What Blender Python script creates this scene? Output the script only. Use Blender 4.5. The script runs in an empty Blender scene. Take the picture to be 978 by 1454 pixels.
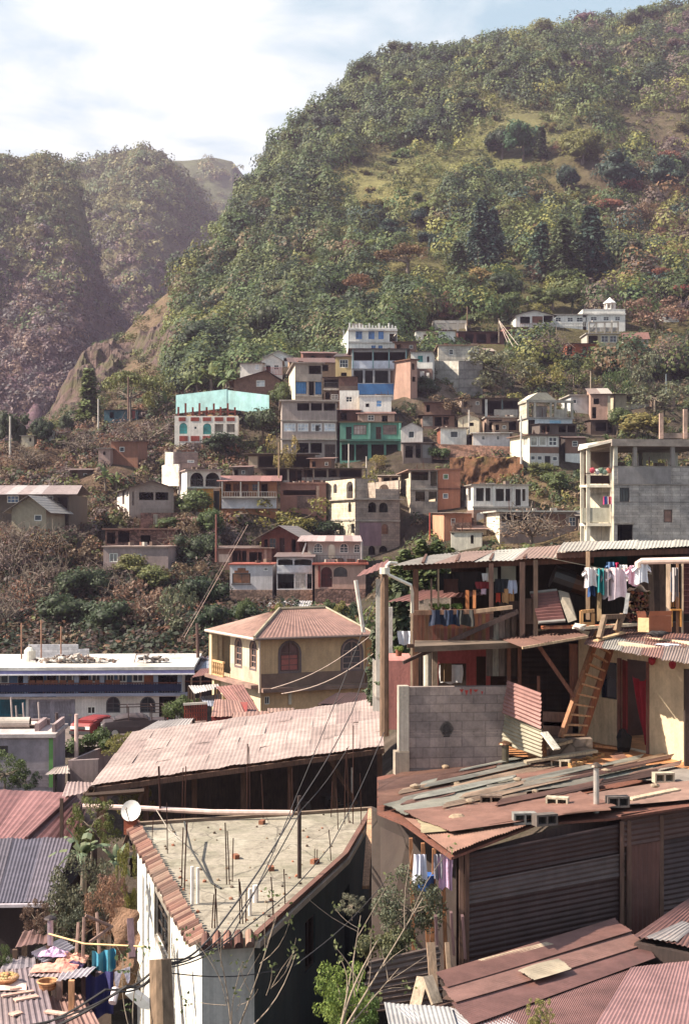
HAZE=0.00018
import bpy,math,random
import numpy as np
from mathutils import Vector,Matrix
R=math.radians
F,HZ,CX=2019.0,760.0,489.0
rnd=random.Random(7)
nr=np.random.RandomState(11)
scn=bpy.context.scene
COL=scn.collection
def P(px,py,d):return Vector(((px-CX)*d/F,d,(HZ-py)*d/F))
def S(r,g,b):
 def f(c):
  c/=255.
  return c/12.92 if c<=.04045 else((c+.055)/1.055)**2.4
 return(f(r),f(g),f(b))
MATS={}
def nodes(name):
 m=bpy.data.materials.new(name);m.use_nodes=True
 nt=m.node_tree;nt.nodes.clear()
 out=nt.nodes.new('ShaderNodeOutputMaterial')
 b=nt.nodes.new('ShaderNodeBsdfPrincipled')
 nt.links.new(b.outputs[0],out.inputs[0])
 MATS[name]=m
 return m,nt,b,out
def N(nt,t,**kw):
 n=nt.nodes.new(t)
 for k,v in kw.items():
  if k.startswith('i_'):n.inputs[k[2:].replace('_',' ')].default_value=v
  else:setattr(n,k,v)
 return n
def noise(nt,vec,scale,detail=4,rough=.6,dist=0):
 n=N(nt,'ShaderNodeTexNoise');n.inputs['Scale'].default_value=scale
 n.inputs['Detail'].default_value=detail;n.inputs['Roughness'].default_value=rough
 n.inputs['Distortion'].default_value=dist
 nt.links.new(vec,n.inputs['Vector']);return n.outputs['Fac']
def mapv(nt,vec,sc):
 m=N(nt,'ShaderNodeMapping');m.inputs['Scale'].default_value=sc
 nt.links.new(vec,m.inputs['Vector']);return m.outputs[0]
def ramp(nt,fac,pts):
 r=N(nt,'ShaderNodeValToRGB');e=r.color_ramp.elements
 while len(e)<len(pts):e.new(.5)
 for i,(p,c)in enumerate(pts):
  e[i].position=p;e[i].color=(c if len(c)==4 else(*c,1))if hasattr(c,'__len__')else(c,c,c,1)
 nt.links.new(fac,r.inputs[0]);return r.outputs[0]
def mix(nt,fac,a,b,mode='MIX'):
 m=N(nt,'ShaderNodeMix',data_type='RGBA',blend_type=mode)
 for k,v in((0,fac),(6,a),(7,b)):
  if hasattr(v,'links'):nt.links.new(v,m.inputs[k])
  elif k==0:m.inputs[0].default_value=v
  else:m.inputs[k].default_value=(*v,1)if hasattr(v,'__len__')else(v,v,v,1)
 return m.outputs[2]
def bump(nt,b,h,s,dist=.02):
 n=N(nt,'ShaderNodeBump');n.inputs['Strength'].default_value=s;n.inputs['Distance'].default_value=dist
 nt.links.new(h,n.inputs['Height']);nt.links.new(n.outputs[0],b.inputs['Normal']);return n
def common(nt):
 col=N(nt,'ShaderNodeAttribute',attribute_name='Col').outputs['Color']
 uv=N(nt,'ShaderNodeUVMap',uv_map='uv').outputs[0]
 ob=N(nt,'ShaderNodeTexCoord').outputs['Object']
 return col,uv,ob
def mk_materials():
 for name,dirt in(('plaster',.55),('concrete',.95)):
  m,nt,b,o=nodes(name);col,uv,ob=common(nt)
  n1=ramp(nt,noise(nt,ob,.9,6,.65),[(.3,1-.5*dirt),(.7,1.05)])
  n2=ramp(nt,noise(nt,mapv(nt,uv,(3.2,.35,1)),1.4,5,.6),[(.36,1-.55*dirt),(.56,1)])
  n3=ramp(nt,noise(nt,ob,14,3),[(.3,.86),(.7,1.1)])
  c=mix(nt,1,col,n1,'MULTIPLY');c=mix(nt,.8,c,n2,'MULTIPLY');c=mix(nt,.7,c,n3,'MULTIPLY')
  c=mix(nt,ramp(nt,noise(nt,ob,.35,5),[(.5,0),(.72,.5*dirt)]),c,(.13,.105,.08))
  nt.links.new(c,b.inputs['Base Color']);b.inputs['Roughness'].default_value=.92
  bump(nt,b,noise(nt,ob,22,4),.35,.02)
 m,nt,b,o=nodes('slab');col,uv,ob=common(nt)
 c=mix(nt,ramp(nt,noise(nt,ob,.45,7,.68,.8),[(.44,0),(.62,.8)]),col,(.15,.14,.095))
 c=mix(nt,ramp(nt,noise(nt,mapv(nt,ob,(1,.6,1)),1.7,8,.72,1.2),[(.5,0),(.66,.7)]),c,(.11,.09,.07))
 c=mix(nt,ramp(nt,noise(nt,ob,.8,4,.6),[(.56,0),(.66,.7)]),c,(.36,.33,.27))
 c=mix(nt,1,c,ramp(nt,noise(nt,ob,11,6,.75),[(.3,.7),(.7,1.2)]),'MULTIPLY')
 v=N(nt,'ShaderNodeTexVoronoi',feature='DISTANCE_TO_EDGE');v.inputs['Scale'].default_value=.55
 dm=mix(nt,.12,ob,(0,0,0));nz=N(nt,'ShaderNodeTexNoise');nz.inputs['Scale'].default_value=2.5;nt.links.new(ob,nz.inputs['Vector']);dm=mix(nt,.12,ob,nz.outputs['Color'],'ADD');nt.links.new(dm,v.inputs['Vector'])
 c=mix(nt,1,c,ramp(nt,v.outputs['Distance'],[(.0,.45),(.012,1)]),'MULTIPLY')
 nt.links.new(c,b.inputs['Base Color']);b.inputs['Roughness'].default_value=.95;bump(nt,b,noise(nt,ob,9,6,.7),.5,.03)
 for name,bw,bh,mort,mcol in(('block',.4,.2,.012,.62),('brick',.22,.075,.012,1.25)):
  m,nt,b,o=nodes(name);col,uv,ob=common(nt)
  br=N(nt,'ShaderNodeTexBrick');nt.links.new(uv,br.inputs['Vector'])
  br.inputs['Scale'].default_value=1;br.inputs['Brick Width'].default_value=bw;br.inputs['Row Height'].default_value=bh
  br.inputs['Mortar Size'].default_value=mort;br.inputs['Mortar Smooth'].default_value=.3
  br.inputs['Color1'].default_value=(.84,.84,.84,1);br.inputs['Color2'].default_value=(1.12,1.1,1.06,1)
  br.inputs['Mortar'].default_value=(mcol,mcol,mcol,1)
  c=mix(nt,1,col,br.outputs['Color'],'MULTIPLY')
  c=mix(nt,1,c,ramp(nt,noise(nt,ob,1.3,6,.65),[(.3,.5),(.7,1.15)]),'MULTIPLY')
  c=mix(nt,ramp(nt,noise(nt,mapv(nt,uv,(1.5,.3,1)),1.2,6,.65),[(.5,0),(.7,.5)]),c,(.12,.09,.075))
  c=mix(nt,.8,c,ramp(nt,noise(nt,ob,16,3),[(.3,.8),(.7,1.12)]),'MULTIPLY')
  nt.links.new(c,b.inputs['Base Color']);b.inputs['Roughness'].default_value=.95
  bump(nt,b,br.outputs['Color'],.5,.01)
 m,nt,b,o=nodes('stone');col,uv,ob=common(nt)
 v=N(nt,'ShaderNodeTexVoronoi',feature='DISTANCE_TO_EDGE');v.inputs['Scale'].default_value=3.2;nt.links.new(ob,v.inputs['Vector'])
 v2=N(nt,'ShaderNodeTexVoronoi');v2.inputs['Scale'].default_value=3.2;nt.links.new(ob,v2.inputs['Vector'])
 c=mix(nt,1,col,ramp(nt,v.outputs['Distance'],[(.0,.45),(.09,1)]),'MULTIPLY')
 c=mix(nt,1,c,ramp(nt,v2.outputs['Color'],[(.2,.6),(.8,1.35)]),'MULTIPLY')
 c=mix(nt,1,c,ramp(nt,noise(nt,ob,2.2,6),[(.3,.6),(.7,1.15)]),'MULTIPLY')
 nt.links.new(c,b.inputs['Base Color']);b.inputs['Roughness'].default_value=.95
 bump(nt,b,v.outputs['Distance'],.6,.05)
 for name,ribs,rust in(('tin',False,.38),('tin_rusty',False,.5),('tin_plain',False,.4),('tin_clean',False,.12),('tin_far',True,.38)):
  m,nt,b,o=nodes(name);col,uv,ob=common(nt)
  f=noise(nt,mapv(nt,uv,(2.2,.5,1)),1.3,8,.68,.6)
  f2=noise(nt,ob,.55,4,.6)
  fm=N(nt,'ShaderNodeMath',operation='ADD');nt.links.new(f,fm.inputs[0]);nt.links.new(f2,fm.inputs[1])
  rm=ramp(nt,fm.outputs[0],[(0,0),(1.0,1)])
  fm2=N(nt,'ShaderNodeMath',operation='MULTIPLY');nt.links.new(fm.outputs[0],fm2.inputs[0]);fm2.inputs[1].default_value=.5
  rc=ramp(nt,noise(nt,ob,7,5,.7),[(.25,(.085,.042,.032)),(.5,(.21,.105,.075)),(.75,(.36,.21,.15))])
  c=mix(nt,ramp(nt,fm2.outputs[0],[(.66-.27*rust,0),(.76-.27*rust,.85)]),col,rc)
  c=mix(nt,ramp(nt,noise(nt,mapv(nt,uv,(1,7,1)),1.1,6,.7),[(.55,0),(.8,.35)]),c,(.34,.31,.30))
  c=mix(nt,1,c,ramp(nt,noise(nt,ob,2.3,6,.7),[(.3,.42),(.7,.76)]),'MULTIPLY')
  hs=N(nt,'ShaderNodeHueSaturation');hs.inputs['Saturation'].default_value=.78;hs.inputs['Value'].default_value=.92;nt.links.new(c,hs.inputs['Color']);c=hs.outputs[0]
  nt.links.new(c,b.inputs['Base Color']);b.inputs['Roughness'].default_value=.62;b.inputs['Metallic'].default_value=0
  b.inputs['Specular IOR Level'].default_value=.35
  if ribs:
   w=N(nt,'ShaderNodeTexWave',wave_type='BANDS',bands_direction='X',wave_profile='SIN')
   w.inputs['Scale'].default_value=.314*2/.30;nt.links.new(uv,w.inputs['Vector'])
   bump(nt,b,w.outputs['Fac'],.8,.016)
 m,nt,b,o=nodes('wood');col,uv,ob=common(nt)
 g=noise(nt,mapv(nt,ob,(9,9,1.3)),2.2,6,.65,.4)
 c=mix(nt,1,col,ramp(nt,g,[(.3,.5),(.7,1.25)]),'MULTIPLY')
 c=mix(nt,.7,c,ramp(nt,noise(nt,ob,1.7,5),[(.35,.6),(.65,1.1)]),'MULTIPLY')
 nt.links.new(c,b.inputs['Base Color']);b.inputs['Roughness'].default_value=.85
 bump(nt,b,g,.4,.01)
 for name,ro,me in(('paint',.55,0),('metal',.45,.6),('plastic',.4,0),('cloth',.9,0),('rubber',.8,0)):
  m,nt,b,o=nodes(name);col,uv,ob=common(nt)
  c=mix(nt,1,col,ramp(nt,noise(nt,ob,5 if name!='cloth' else 3,5,.65),[(.3,.74),(.7,1.1)]),'MULTIPLY')
  nt.links.new(c,b.inputs['Base Color']);b.inputs['Roughness'].default_value=ro;b.inputs['Metallic'].default_value=me
  if name=='cloth':bump(nt,b,noise(nt,ob,9,3),.6,.03)
 m,nt,b,o=nodes('glass');col,uv,ob=common(nt)
 c=mix(nt,1,col,ramp(nt,noise(nt,ob,.8,2),[(.35,.5),(.65,1.6)]),'MULTIPLY')
 nt.links.new(c,b.inputs['Base Color']);b.inputs['Roughness'].default_value=.18
 m,nt,b,o=nodes('leaf');col,uv,ob=common(nt)
 oi=N(nt,'ShaderNodeObjectInfo')
 c=mix(nt,1,col,oi.outputs['Color'],'MULTIPLY')
 hs=N(nt,'ShaderNodeHueSaturation');nt.links.new(c,hs.inputs['Color'])
 mr=N(nt,'ShaderNodeMapRange');nt.links.new(oi.outputs['Random'],mr.inputs['Value'])
 mr.inputs['To Min'].default_value=.475;mr.inputs['To Max'].default_value=.525;nt.links.new(mr.outputs[0],hs.inputs['Hue'])
 mr2=N(nt,'ShaderNodeMapRange');nt.links.new(oi.outputs['Random'],mr2.inputs['Value'])
 mr2.inputs['To Min'].default_value=1.2;mr2.inputs['To Max'].default_value=.78;nt.links.new(mr2.outputs[0],hs.inputs['Value'])
 nt.links.new(hs.outputs[0],b.inputs['Base Color']);b.inputs['Roughness'].default_value=.62
 b.inputs['Specular IOR Level'].default_value=.3
 tr=N(nt,'ShaderNodeBsdfTranslucent');nt.links.new(hs.outputs[0],tr.inputs['Color'])
 ms=N(nt,'ShaderNodeMixShader');ms.inputs[0].default_value=.28
 nt.links.new(b.outputs[0],ms.inputs[1]);nt.links.new(tr.outputs[0],ms.inputs[2]);nt.links.new(ms.outputs[0],o.inputs[0])
 m,nt,b,o=nodes('bark');col,uv,ob=common(nt)
 c=mix(nt,1,col,ramp(nt,noise(nt,mapv(nt,ob,(6,6,1.5)),3,5),[(.3,.55),(.7,1.25)]),'MULTIPLY')
 nt.links.new(c,b.inputs['Base Color']);b.inputs['Roughness'].default_value=.95
 m,nt,b,o=nodes('earth');col,uv,ob=common(nt)
 c=mix(nt,1,col,ramp(nt,noise(nt,ob,.09,8,.7),[(.3,.62),(.7,1.3)]),'MULTIPLY')
 c=mix(nt,1,c,ramp(nt,noise(nt,ob,.9,8,.7),[(.3,.55),(.7,1.35)]),'MULTIPLY')
 c=mix(nt,ramp(nt,noise(nt,ob,.35,6,.7),[(.5,0),(.68,.6)]),c,(.055,.06,.022))
 nt.links.new(c,b.inputs['Base Color']);b.inputs['Roughness'].default_value=1
 b.inputs['Specular IOR Level'].default_value=.1
 bump(nt,b,noise(nt,ob,.7,8,.75),1,.8)
 m,nt,b,o=nodes('rock');col,uv,ob=common(nt)
 n1=noise(nt,mapv(nt,ob,(1,1,.45)),.5,10,.75,.6)
 c=mix(nt,1,col,ramp(nt,n1,[(.36,.22),(.5,.85),(.66,1.5)]),'MULTIPLY')
 c=mix(nt,ramp(nt,noise(nt,ob,.25,6,.7),[(.48,0),(.58,.85)]),c,(.085,.075,.032))
 nt.links.new(c,b.inputs['Base Color']);b.inputs['Roughness'].default_value=1
 bump(nt,b,n1,1,1.2)
mk_materials()
class MB:
 def __init__(s,col=(.5,.5,.5)):
  s.v=[];s.f=[];s.fc=[];s.fu=[];s.c=col;s.t=Vector((1,0,0))
 def poly(s,pts,col=None):
  i=len(s.v);s.v+=[tuple(p)for p in pts];s.f.append(tuple(range(i,i+len(pts))));s.fc.append(col or s.c);s.fu.append(None)
  return s
 def obox(s,o,a,b,c,col=None):
  o,a,b,c=map(Vector,(o,a,b,c))
  if a.cross(b).dot(c)<0:a,b=b,a
  q=[o,o+a,o+a+b,o+b,o+c,o+a+c,o+a+b+c,o+b+c]
  i=len(s.v);s.v+=[tuple(p)for p in q]
  for f in((3,2,1,0),(4,5,6,7),(0,1,5,4),(1,2,6,5),(2,3,7,6),(3,0,4,7)):
   s.f.append(tuple(i+k for k in f));s.fc.append(col or s.c);s.fu.append(None)
  return s
 def box(s,ctr,size,rz=0,col=None,rx=0,ry=0):
  m=Matrix.Rotation(rz,3,'Z')@Matrix.Rotation(ry,3,'Y')@Matrix.Rotation(rx,3,'X')
  a,b,c=(m@Vector((size[0],0,0))),(m@Vector((0,size[1],0))),(m@Vector((0,0,size[2])))
  return s.obox(Vector(ctr)-(a+b+c)/2,a,b,c,col)
 def bar(s,p,q,w=.05,h=None,up=(0,0,1),col=None):
  p,q=Vector(p),Vector(q);h=h or w;d=q-p
  if d.length<1e-6:return s
  x=d.cross(Vector(up))
  if x.length<1e-4:x=d.cross(Vector((1,0,0)))
  x.normalize();y=x.cross(d).normalized()
  return s.obox(p-x*w/2-y*h/2,d,x*w,y*h,col)
 def tube(s,pts,r=.03,n=6,col=None,caps=True):
  pts=[Vector(p)for p in pts];rs=r if hasattr(r,'__len__')else[r]*len(pts)
  i0=len(s.v);m=len(pts)
  px=None
  for k,p in enumerate(pts):
   d=(pts[min(k+1,m-1)]-pts[max(k-1,0)])
   if d.length<1e-9:d=Vector((0,0,1))
   d.normalize()
   x=d.cross(Vector((0,0,1)))if px is None else px-d*px.dot(d)
   if x.length<1e-3:x=d.cross(Vector((1,0,0)))
   x.normalize();px=x;y=d.cross(x)
   for j in range(n):
    a=2*math.pi*j/n;s.v.append(tuple(p+(x*math.cos(a)+y*math.sin(a))*rs[k]))
  for k in range(m-1):
   for j in range(n):
    a=i0+k*n+j;b=i0+k*n+(j+1)%n
    s.f.append((a,b,b+n,a+n));s.fc.append(col or s.c);s.fu.append(None)
  if caps:
   s.f.append(tuple(i0+j for j in range(n))[::-1]);s.fc.append(col or s.c);s.fu.append(None)
   s.f.append(tuple(i0+(m-1)*n+j for j in range(n)));s.fc.append(col or s.c);s.fu.append(None)
  return s
 def prism(s,pts,ext,col=None):
  pts=[Vector(p)for p in pts];e=Vector(ext);n=len(pts)
  nv=Vector((0,0,0))
  for k in range(n):nv+=pts[k].cross(pts[(k+1)%n])
  if nv.dot(e)>0:pts=pts[::-1]
  s.poly(pts,col);s.poly([p+e for p in pts][::-1],col)
  for k in range(n):
   a,b=pts[k],pts[(k+1)%n];s.poly([b,a,a+e,b+e],col)
  return s
 def grid(s,fn,nu,nv,col=None,colfn=None):
  i0=len(s.v)
  for j in range(nv+1):
   for i in range(nu+1):s.v.append(tuple(fn(i/nu,j/nv)))
  for j in range(nv):
   for i in range(nu):
    a=i0+j*(nu+1)+i;s.f.append((a,a+1,a+nu+2,a+nu+1))
    s.fc.append(colfn((i+.5)/nu,(j+.5)/nv)if colfn else(col or s.c));s.fu.append(None)
  return s
 def sphere(s,c,r,n=8,col=None,sc=(1,1,1),jit=0,seed=0):
  c=Vector(c);rr=random.Random(seed);rows=[]
  for j in range(n+1):
   th=math.pi*j/n;row=[]
   for i in range(n*2):
    ph=math.pi*i/n;k=r*(1+jit*(rr.random()-.5))if 0<j<n else r
    row.append(len(s.v));s.v.append((c.x+k*sc[0]*math.sin(th)*math.cos(ph),c.y+k*sc[1]*math.sin(th)*math.sin(ph),c.z+k*sc[2]*math.cos(th)))
   rows.append(row)
  for j in range(n):
   for i in range(2*n):
    a,b=rows[j][i],rows[j][(i+1)%(2*n)];d_,e=rows[j+1][i],rows[j+1][(i+1)%(2*n)]
    s.f.append((a,d_,e,b));s.fc.append(col or s.c);s.fu.append(None)
  return s
 def corr(s,o,a,b,pitch=.1,amp=.012,nb=2,col=None,jag=0,seed=0,sag=0):
  o,a,b=Vector(o),Vector(a),Vector(b);n=a.cross(b).normalized()
  if n.z<0:n=-n
  la=a.length;nu=max(4,int(la/pitch*4));rr=random.Random(seed)
  c0=col or s.c;k=rr.uniform(.8,1.12)
  c0=tuple(x*k for x in c0)
  i0=len(s.v)
  for j in range(nb+1):
   t=j/nb
   for i in range(nu+1):
    u=i/nu
    s.v.append(tuple(o+a*u+b*(t+(jag*math.sin(u*7+seed)if j in(0,nb)else 0))+n*(amp*math.sin(2*math.pi*u*la/pitch)-sag*math.sin(math.pi*t))))
  fl=a.cross(b).z<0
  for j in range(nb):
   for i in range(nu):
    q=i0+j*(nu+1)+i;f=(q,q+1,q+nu+2,q+nu+1)
    s.f.append(f[::-1]if fl else f);s.fc.append(c0)
    s.fu.append((o,a.normalized(),b.normalized()))
  return s
 def build(s,name,mat='plaster',parent=None,smooth=False,loc=None):
  if not s.v:return None
  L=Vector(loc)if loc is not None else(Vector(parent['wl'])if parent is not None and 'wl' in parent else Vector((0,0,0)))
  me=bpy.data.meshes.new(name)
  V=np.array(s.v,dtype=np.float64)-np.array(L)
  me.from_pydata([tuple(v)for v in V.tolist()],[],s.f)
  uvl=me.uv_layers.new(name='uv');at=me.color_attributes.new('Col','FLOAT_COLOR','CORNER')
  uvs=[];cs=[]
  for f,c,fr in zip(s.f,s.fc,s.fu):
   if fr is None:
    p0,p1,p2=(Vector(s.v[f[0]]),Vector(s.v[f[1]]),Vector(s.v[f[2]]))
    n=(p1-p0).cross(p2-p0)
    if n.length<1e-12 and len(f)>3:n=(p2-p0).cross(Vector(s.v[f[3]])-p0)
    if n.length>0:n.normalize()
    if abs(n.z)>.995:t=s.t;w=Vector((-t.y,t.x,0))
    else:
     t=Vector((-n.y,n.x,0)).normalized();w=n.cross(t)
    o=Vector((0,0,0))
   else:o,t,w=fr
   for k in f:
    p=Vector(s.v[k])-o;uvs+=[p.dot(t),p.dot(w)];cs+=[c[0],c[1],c[2],1]
  uvl.data.foreach_set('uv',uvs);at.data.foreach_set('color',cs)
  me.materials.append(MATS[mat]if isinstance(mat,str)else mat)
  if smooth:me.polygons.foreach_set('use_smooth',[True]*len(me.polygons))
  ob=bpy.data.objects.new(name,me);COL.objects.link(ob)
  if loc is not None or parent is None:
   ob.location=L
  if parent is not None:
   ob.parent=parent;ob.location=(0,0,0)
  ob['wl']=tuple(L)if parent is not None else tuple(ob.location)
  return ob
ALL=[]
def tag(o,label,cat,group=None):
 o['label']=label;o['category']=cat
 if group:o['group']=group
 ALL.append(o);return o
def thing(name,label,cat,loc=(0,0,0),group=None):
 o=bpy.data.objects.new(name,None);COL.objects.link(o);o.location=loc;o.empty_display_size=.3
 o['wl']=tuple(loc);return tag(o,label,cat,group)
def single(mb,name,mat,label,cat,group=None,loc=None,smooth=False):
 o=mb.build(name,mat,None,smooth,loc if loc is not None else mb.v[0]);return tag(o,label,cat,group)
def copy_tree(o,parent=None):
 c=o.copy();COL.objects.link(c)
 if parent is not None:c.parent=parent
 for ch in[x for x in KIDS.get(o.name,[])]:copy_tree(ch,c)
 return c
KIDS={}
def reg(root,*kids):
 KIDS.setdefault(root.name,[]).extend(k for k in kids if k is not None)
 return root
WHITE=S(229,224,217);CREAM=S(208,192,166);GREY=S(140,132,128);LGREY=S(178,170,162);DGREY=S(95,88,86)
BROWN=S(105,70,52);DARK=S(45,36,34);PINK=S(180,138,125);ORANGE=S(170,92,62);BLUE=S(75,125,175)
TEAL=S(60,140,130);RUST=S(130,75,58);SHEET=S(150,142,138);PALE=S(178,168,158);GLASS=(.02,.024,.03)
class Fac:
 def __init__(s,o,r):
  s.o=Vector((o[0],o[1],0));s.u=Vector((math.cos(r),math.sin(r),0));s.n=Vector((math.sin(r),-math.cos(r),0));s.r=r
 def sz(s,px,py):
  k=Vector(((px-CX)/F,1,(HZ-py)/F));t=s.o.dot(s.n)/k.dot(s.n);p=k*t
  return(p-s.o).dot(s.u),p.z
 def pt(s,a,z,off=0):v=s.o+s.u*a+s.n*off;return Vector((v.x,v.y,z))
 def box(s,mb,a0,a1,z0,z1,d0,d1,col=None):
  if a1<a0:a0,a1=a1,a0
  if z1<z0:z0,z1=z1,z0
  return mb.obox(s.pt(a0,z0,d0),s.u*(a1-a0),Vector((0,0,z1-z0)),s.n*(d1-d0),col)
def arch_pts(a0,a1,z0,z1,h,n=8):
 c=(a0+a1)/2;w=(a1-a0)/2
 return[(c-w*math.cos(math.pi*k/n),z1-h+h*math.sin(math.pi*k/n))for k in range(n+1)]
def wall(mb,f,a0,a1,z0,z1,holes=(),th=.18,back=False,col=None):
 xs=sorted({a0,a1,*[min(max(h[i],a0),a1)for h in holes for i in(0,1)]});zs=sorted({z0,z1,*[min(max(h[i],z0),z1)for h in holes for i in(2,3)]})
 def inside(x,z):return any(h[0]<x<h[1]and h[2]<z<h[3]for h in holes)
 for i in range(len(xs)-1):
  for j in range(len(zs)-1):
   if xs[i+1]-xs[i]<1e-6 or zs[j+1]-zs[j]<1e-6:continue
   if inside((xs[i]+xs[i+1])/2,(zs[j]+zs[j+1])/2):continue
   q=[f.pt(xs[i],zs[j]),f.pt(xs[i+1],zs[j]),f.pt(xs[i+1],zs[j+1]),f.pt(xs[i],zs[j+1])]
   mb.poly(q,col)
   if back:mb.poly([p-f.n*th for p in q][::-1],col)
 for h in holes:
  ah=h[4]if len(h)>4 else 0
  if ah:
   ps=arch_pts(h[0],h[1],h[2],h[3],ah);m=len(ps)//2
   L=[f.pt(*p)for p in ps[:m+1]]+[f.pt(h[0],h[3])];Rr=[f.pt(*p)for p in ps[m:]]+[f.pt(h[1],h[3])]
   mb.poly(L[::-1],col);mb.poly([Rr[0]]+[f.pt(h[1],h[3])]+Rr[1:-1][::-1]if False else Rr[::-1],col)
   if back:mb.poly([p-f.n*th for p in L],col);mb.poly([p-f.n*th for p in Rr],col)
   ring=[(h[1],h[2])]+ps[::-1]+[(h[0],h[2])]
  else:ring=[(h[1],h[2]),(h[1],h[3]),(h[0],h[3]),(h[0],h[2])]
  ring.append(ring[0])
  for p,q in zip(ring,ring[1:]):
   mb.poly([f.pt(*p),f.pt(*q),f.pt(*q,-th),f.pt(*p,-th)],col)
 if back:
  mb.poly([f.pt(a0,z1),f.pt(a1,z1),f.pt(a1,z1,-th),f.pt(a0,z1,-th)],col)
  for a in(a0,a1):mb.poly([f.pt(a,z0),f.pt(a,z1),f.pt(a,z1,-th),f.pt(a,z0,-th)],col)
def window(root,f,h,nx=2,nz=2,fc=WHITE,gc=GLASS,fw=.05,rec=.08,sill=None,name='window',trim=None):
 a0,a1,z0,z1=h[:4];ah=h[4]if len(h)>4 else 0
 m=MB(fc);g=MB(gc);fw=min(fw,(a1-a0)*.12)
 zt=z1-ah
 f.box(m,a0,a0+fw,z0,zt,-rec,-rec+.045);f.box(m,a1-fw,a1,z0,zt,-rec,-rec+.045)
 f.box(m,a0+fw,a1-fw,z0,z0+fw,-rec,-rec+.045)
 if ah:
  ps=arch_pts(a0,a1,z0,z1,ah);pi=arch_pts(a0+fw,a1-fw,z0,z1-fw,ah-fw*.5)
  for k in range(len(ps)-1):
   q=[ps[k],ps[k+1],pi[k+1],pi[k]]
   m.prism([f.pt(*p,-rec+.045)for p in q],-f.n*.045)
  g.poly([f.pt(a0,z0,-rec-.01),f.pt(a1,z0,-rec-.01)]+[f.pt(*p,-rec-.01)for p in ps[::-1]])
 else:
  f.box(m,a0+fw,a1-fw,z1-fw,z1,-rec,-rec+.045)
  g.poly([f.pt(a0,z0,-rec-.01),f.pt(a1,z0,-rec-.01),f.pt(a1,z1,-rec-.01),f.pt(a0,z1,-rec-.01)])
 t=fw*.6
 for i in range(1,nx):
  a=a0+(a1-a0)*i/nx;zz=z1-fw if not ah or i*2!=nx else z1-fw
  if ah and i*2!=nx:zz=z1-ah*.35
  f.box(m,a-t/2,a+t/2,z0+fw,zz,-rec,-rec+.035)
 for j in range(1,nz):
  z=z0+(zt-z0)*j/nz if not ah else z0+(zt-z0)*j/(nz-1 if nz>1 else 1)
  f.box(m,a0+fw,a1-fw,z-t/2,z+t/2,-rec,-rec+.032)
 w=m.build(name,'paint',root);p=g.build('pane','glass',w)
 if sill:
  s_=MB(sill);f.box(s_,a0-.08,a1+.08,z0-.09,z0-.005,-.02,.08);s_.build('sill','plaster',w)
 if trim:
  s_=MB(trim);tw=.1
  f.box(s_,a0-tw,a0-.002,z0-tw,zt,0,.035);f.box(s_,a1+.002,a1+tw,z0-tw,zt,0,.035);f.box(s_,a0-.002,a1+.002,z0-tw,z0-.002,0,.035)
  if ah:
   ps=arch_pts(a0,a1,z0,z1,ah);pi=arch_pts(a0-tw,a1+tw,z0,z1+tw,ah+tw)
   for k in range(len(ps)-1):s_.prism([f.pt(*p,.035)for p in(ps[k],ps[k+1],pi[k+1],pi[k])],-f.n*.035)
  else:f.box(s_,a0-tw,a1+tw,z1+.002,z1+tw,0,.035)
  s_.build('trim','plaster',w)
 return w
def door(root,f,h,col=BROWN,rec=.1,name='door',label=None):
 a0,a1,z0,z1=h[:4];ah=h[4]if len(h)>4 else 0;m=MB(col)
 if ah:m.prism([f.pt(a0,z0,-rec),f.pt(a1,z0,-rec)]+[f.pt(*p,-rec)for p in arch_pts(a0,a1,z0,z1,ah)[::-1]],-f.n*.04)
 else:
  f.box(m,a0,a1,z0,z1,-rec-.04,-rec)
 d=m.build(name,'wood',root)
 r=MB(tuple(c*.7 for c in col));w=(a1-a0)
 for k in(0,1):f.box(r,a0+w*(.1+.45*k),a0+w*(.45+.45*k),z0+(z1-z0)*.08,z0+(z1-z0)*.45,-rec,-rec+.02);f.box(r,a0+w*(.1+.45*k),a0+w*(.45+.45*k),z0+(z1-z0)*.52,z0+(z1-z0-ah)*.92,-rec,-rec+.02)
 r.build('panel','wood',d)
 hd=MB((.3,.28,.22));f.box(hd,a1-w*.14,a1-w*.07,z0+(z1-z0)*.45,z0+(z1-z0)*.5,-rec,-rec+.06);hd.build('handle','metal',d)
 return d
def railing(root,f,a0,a1,z0,z1,off=.02,col=WHITE,step=.18,t=.03,mat='paint',name='railing'):
 m=MB(col)
 f.box(m,a0,a1,z1-.05,z1,off,off+.05);f.box(m,a0,a1,z0+.02,z0+.07,off,off+.05)
 n=max(2,int((a1-a0)/step))
 for i in range(n+1):
  a=a0+t+(a1-a0-2*t)*i/n;f.box(m,a-t/2,a+t/2,z0+.07,z1-.05,off+.01,off+.04)
 return m.build(name,mat,root)
def corr_pts(root,q,name='roof',mat='tin',col=SHEET,n=1,gap=.0,th=.02,seed=0,t=None):
 m=MB(col);q=[Vector(p)for p in q];rr=random.Random(seed+int(abs(q[0].x*7+q[0].y)))
 for k in range(n):
  a,b=k/n,(k+1)/n
  p=[q[0].lerp(q[1],a),q[0].lerp(q[1],b),q[3].lerp(q[2],b),q[3].lerp(q[2],a)]
  z=Vector((0,0,.012*(k%2)));c=col
  if n>1:
   kk=rr.uniform(.72,1.2);c=tuple(x*kk for x in col)
   if rr.random()<.3:c=tuple(x*.5+y*.5 for x,y in zip(c,RUST))
  m.prism([x+z for x in p],(0,0,-th),c)
 return m.build(name,mat,root)
TD=None
HOUSES=[]
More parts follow.
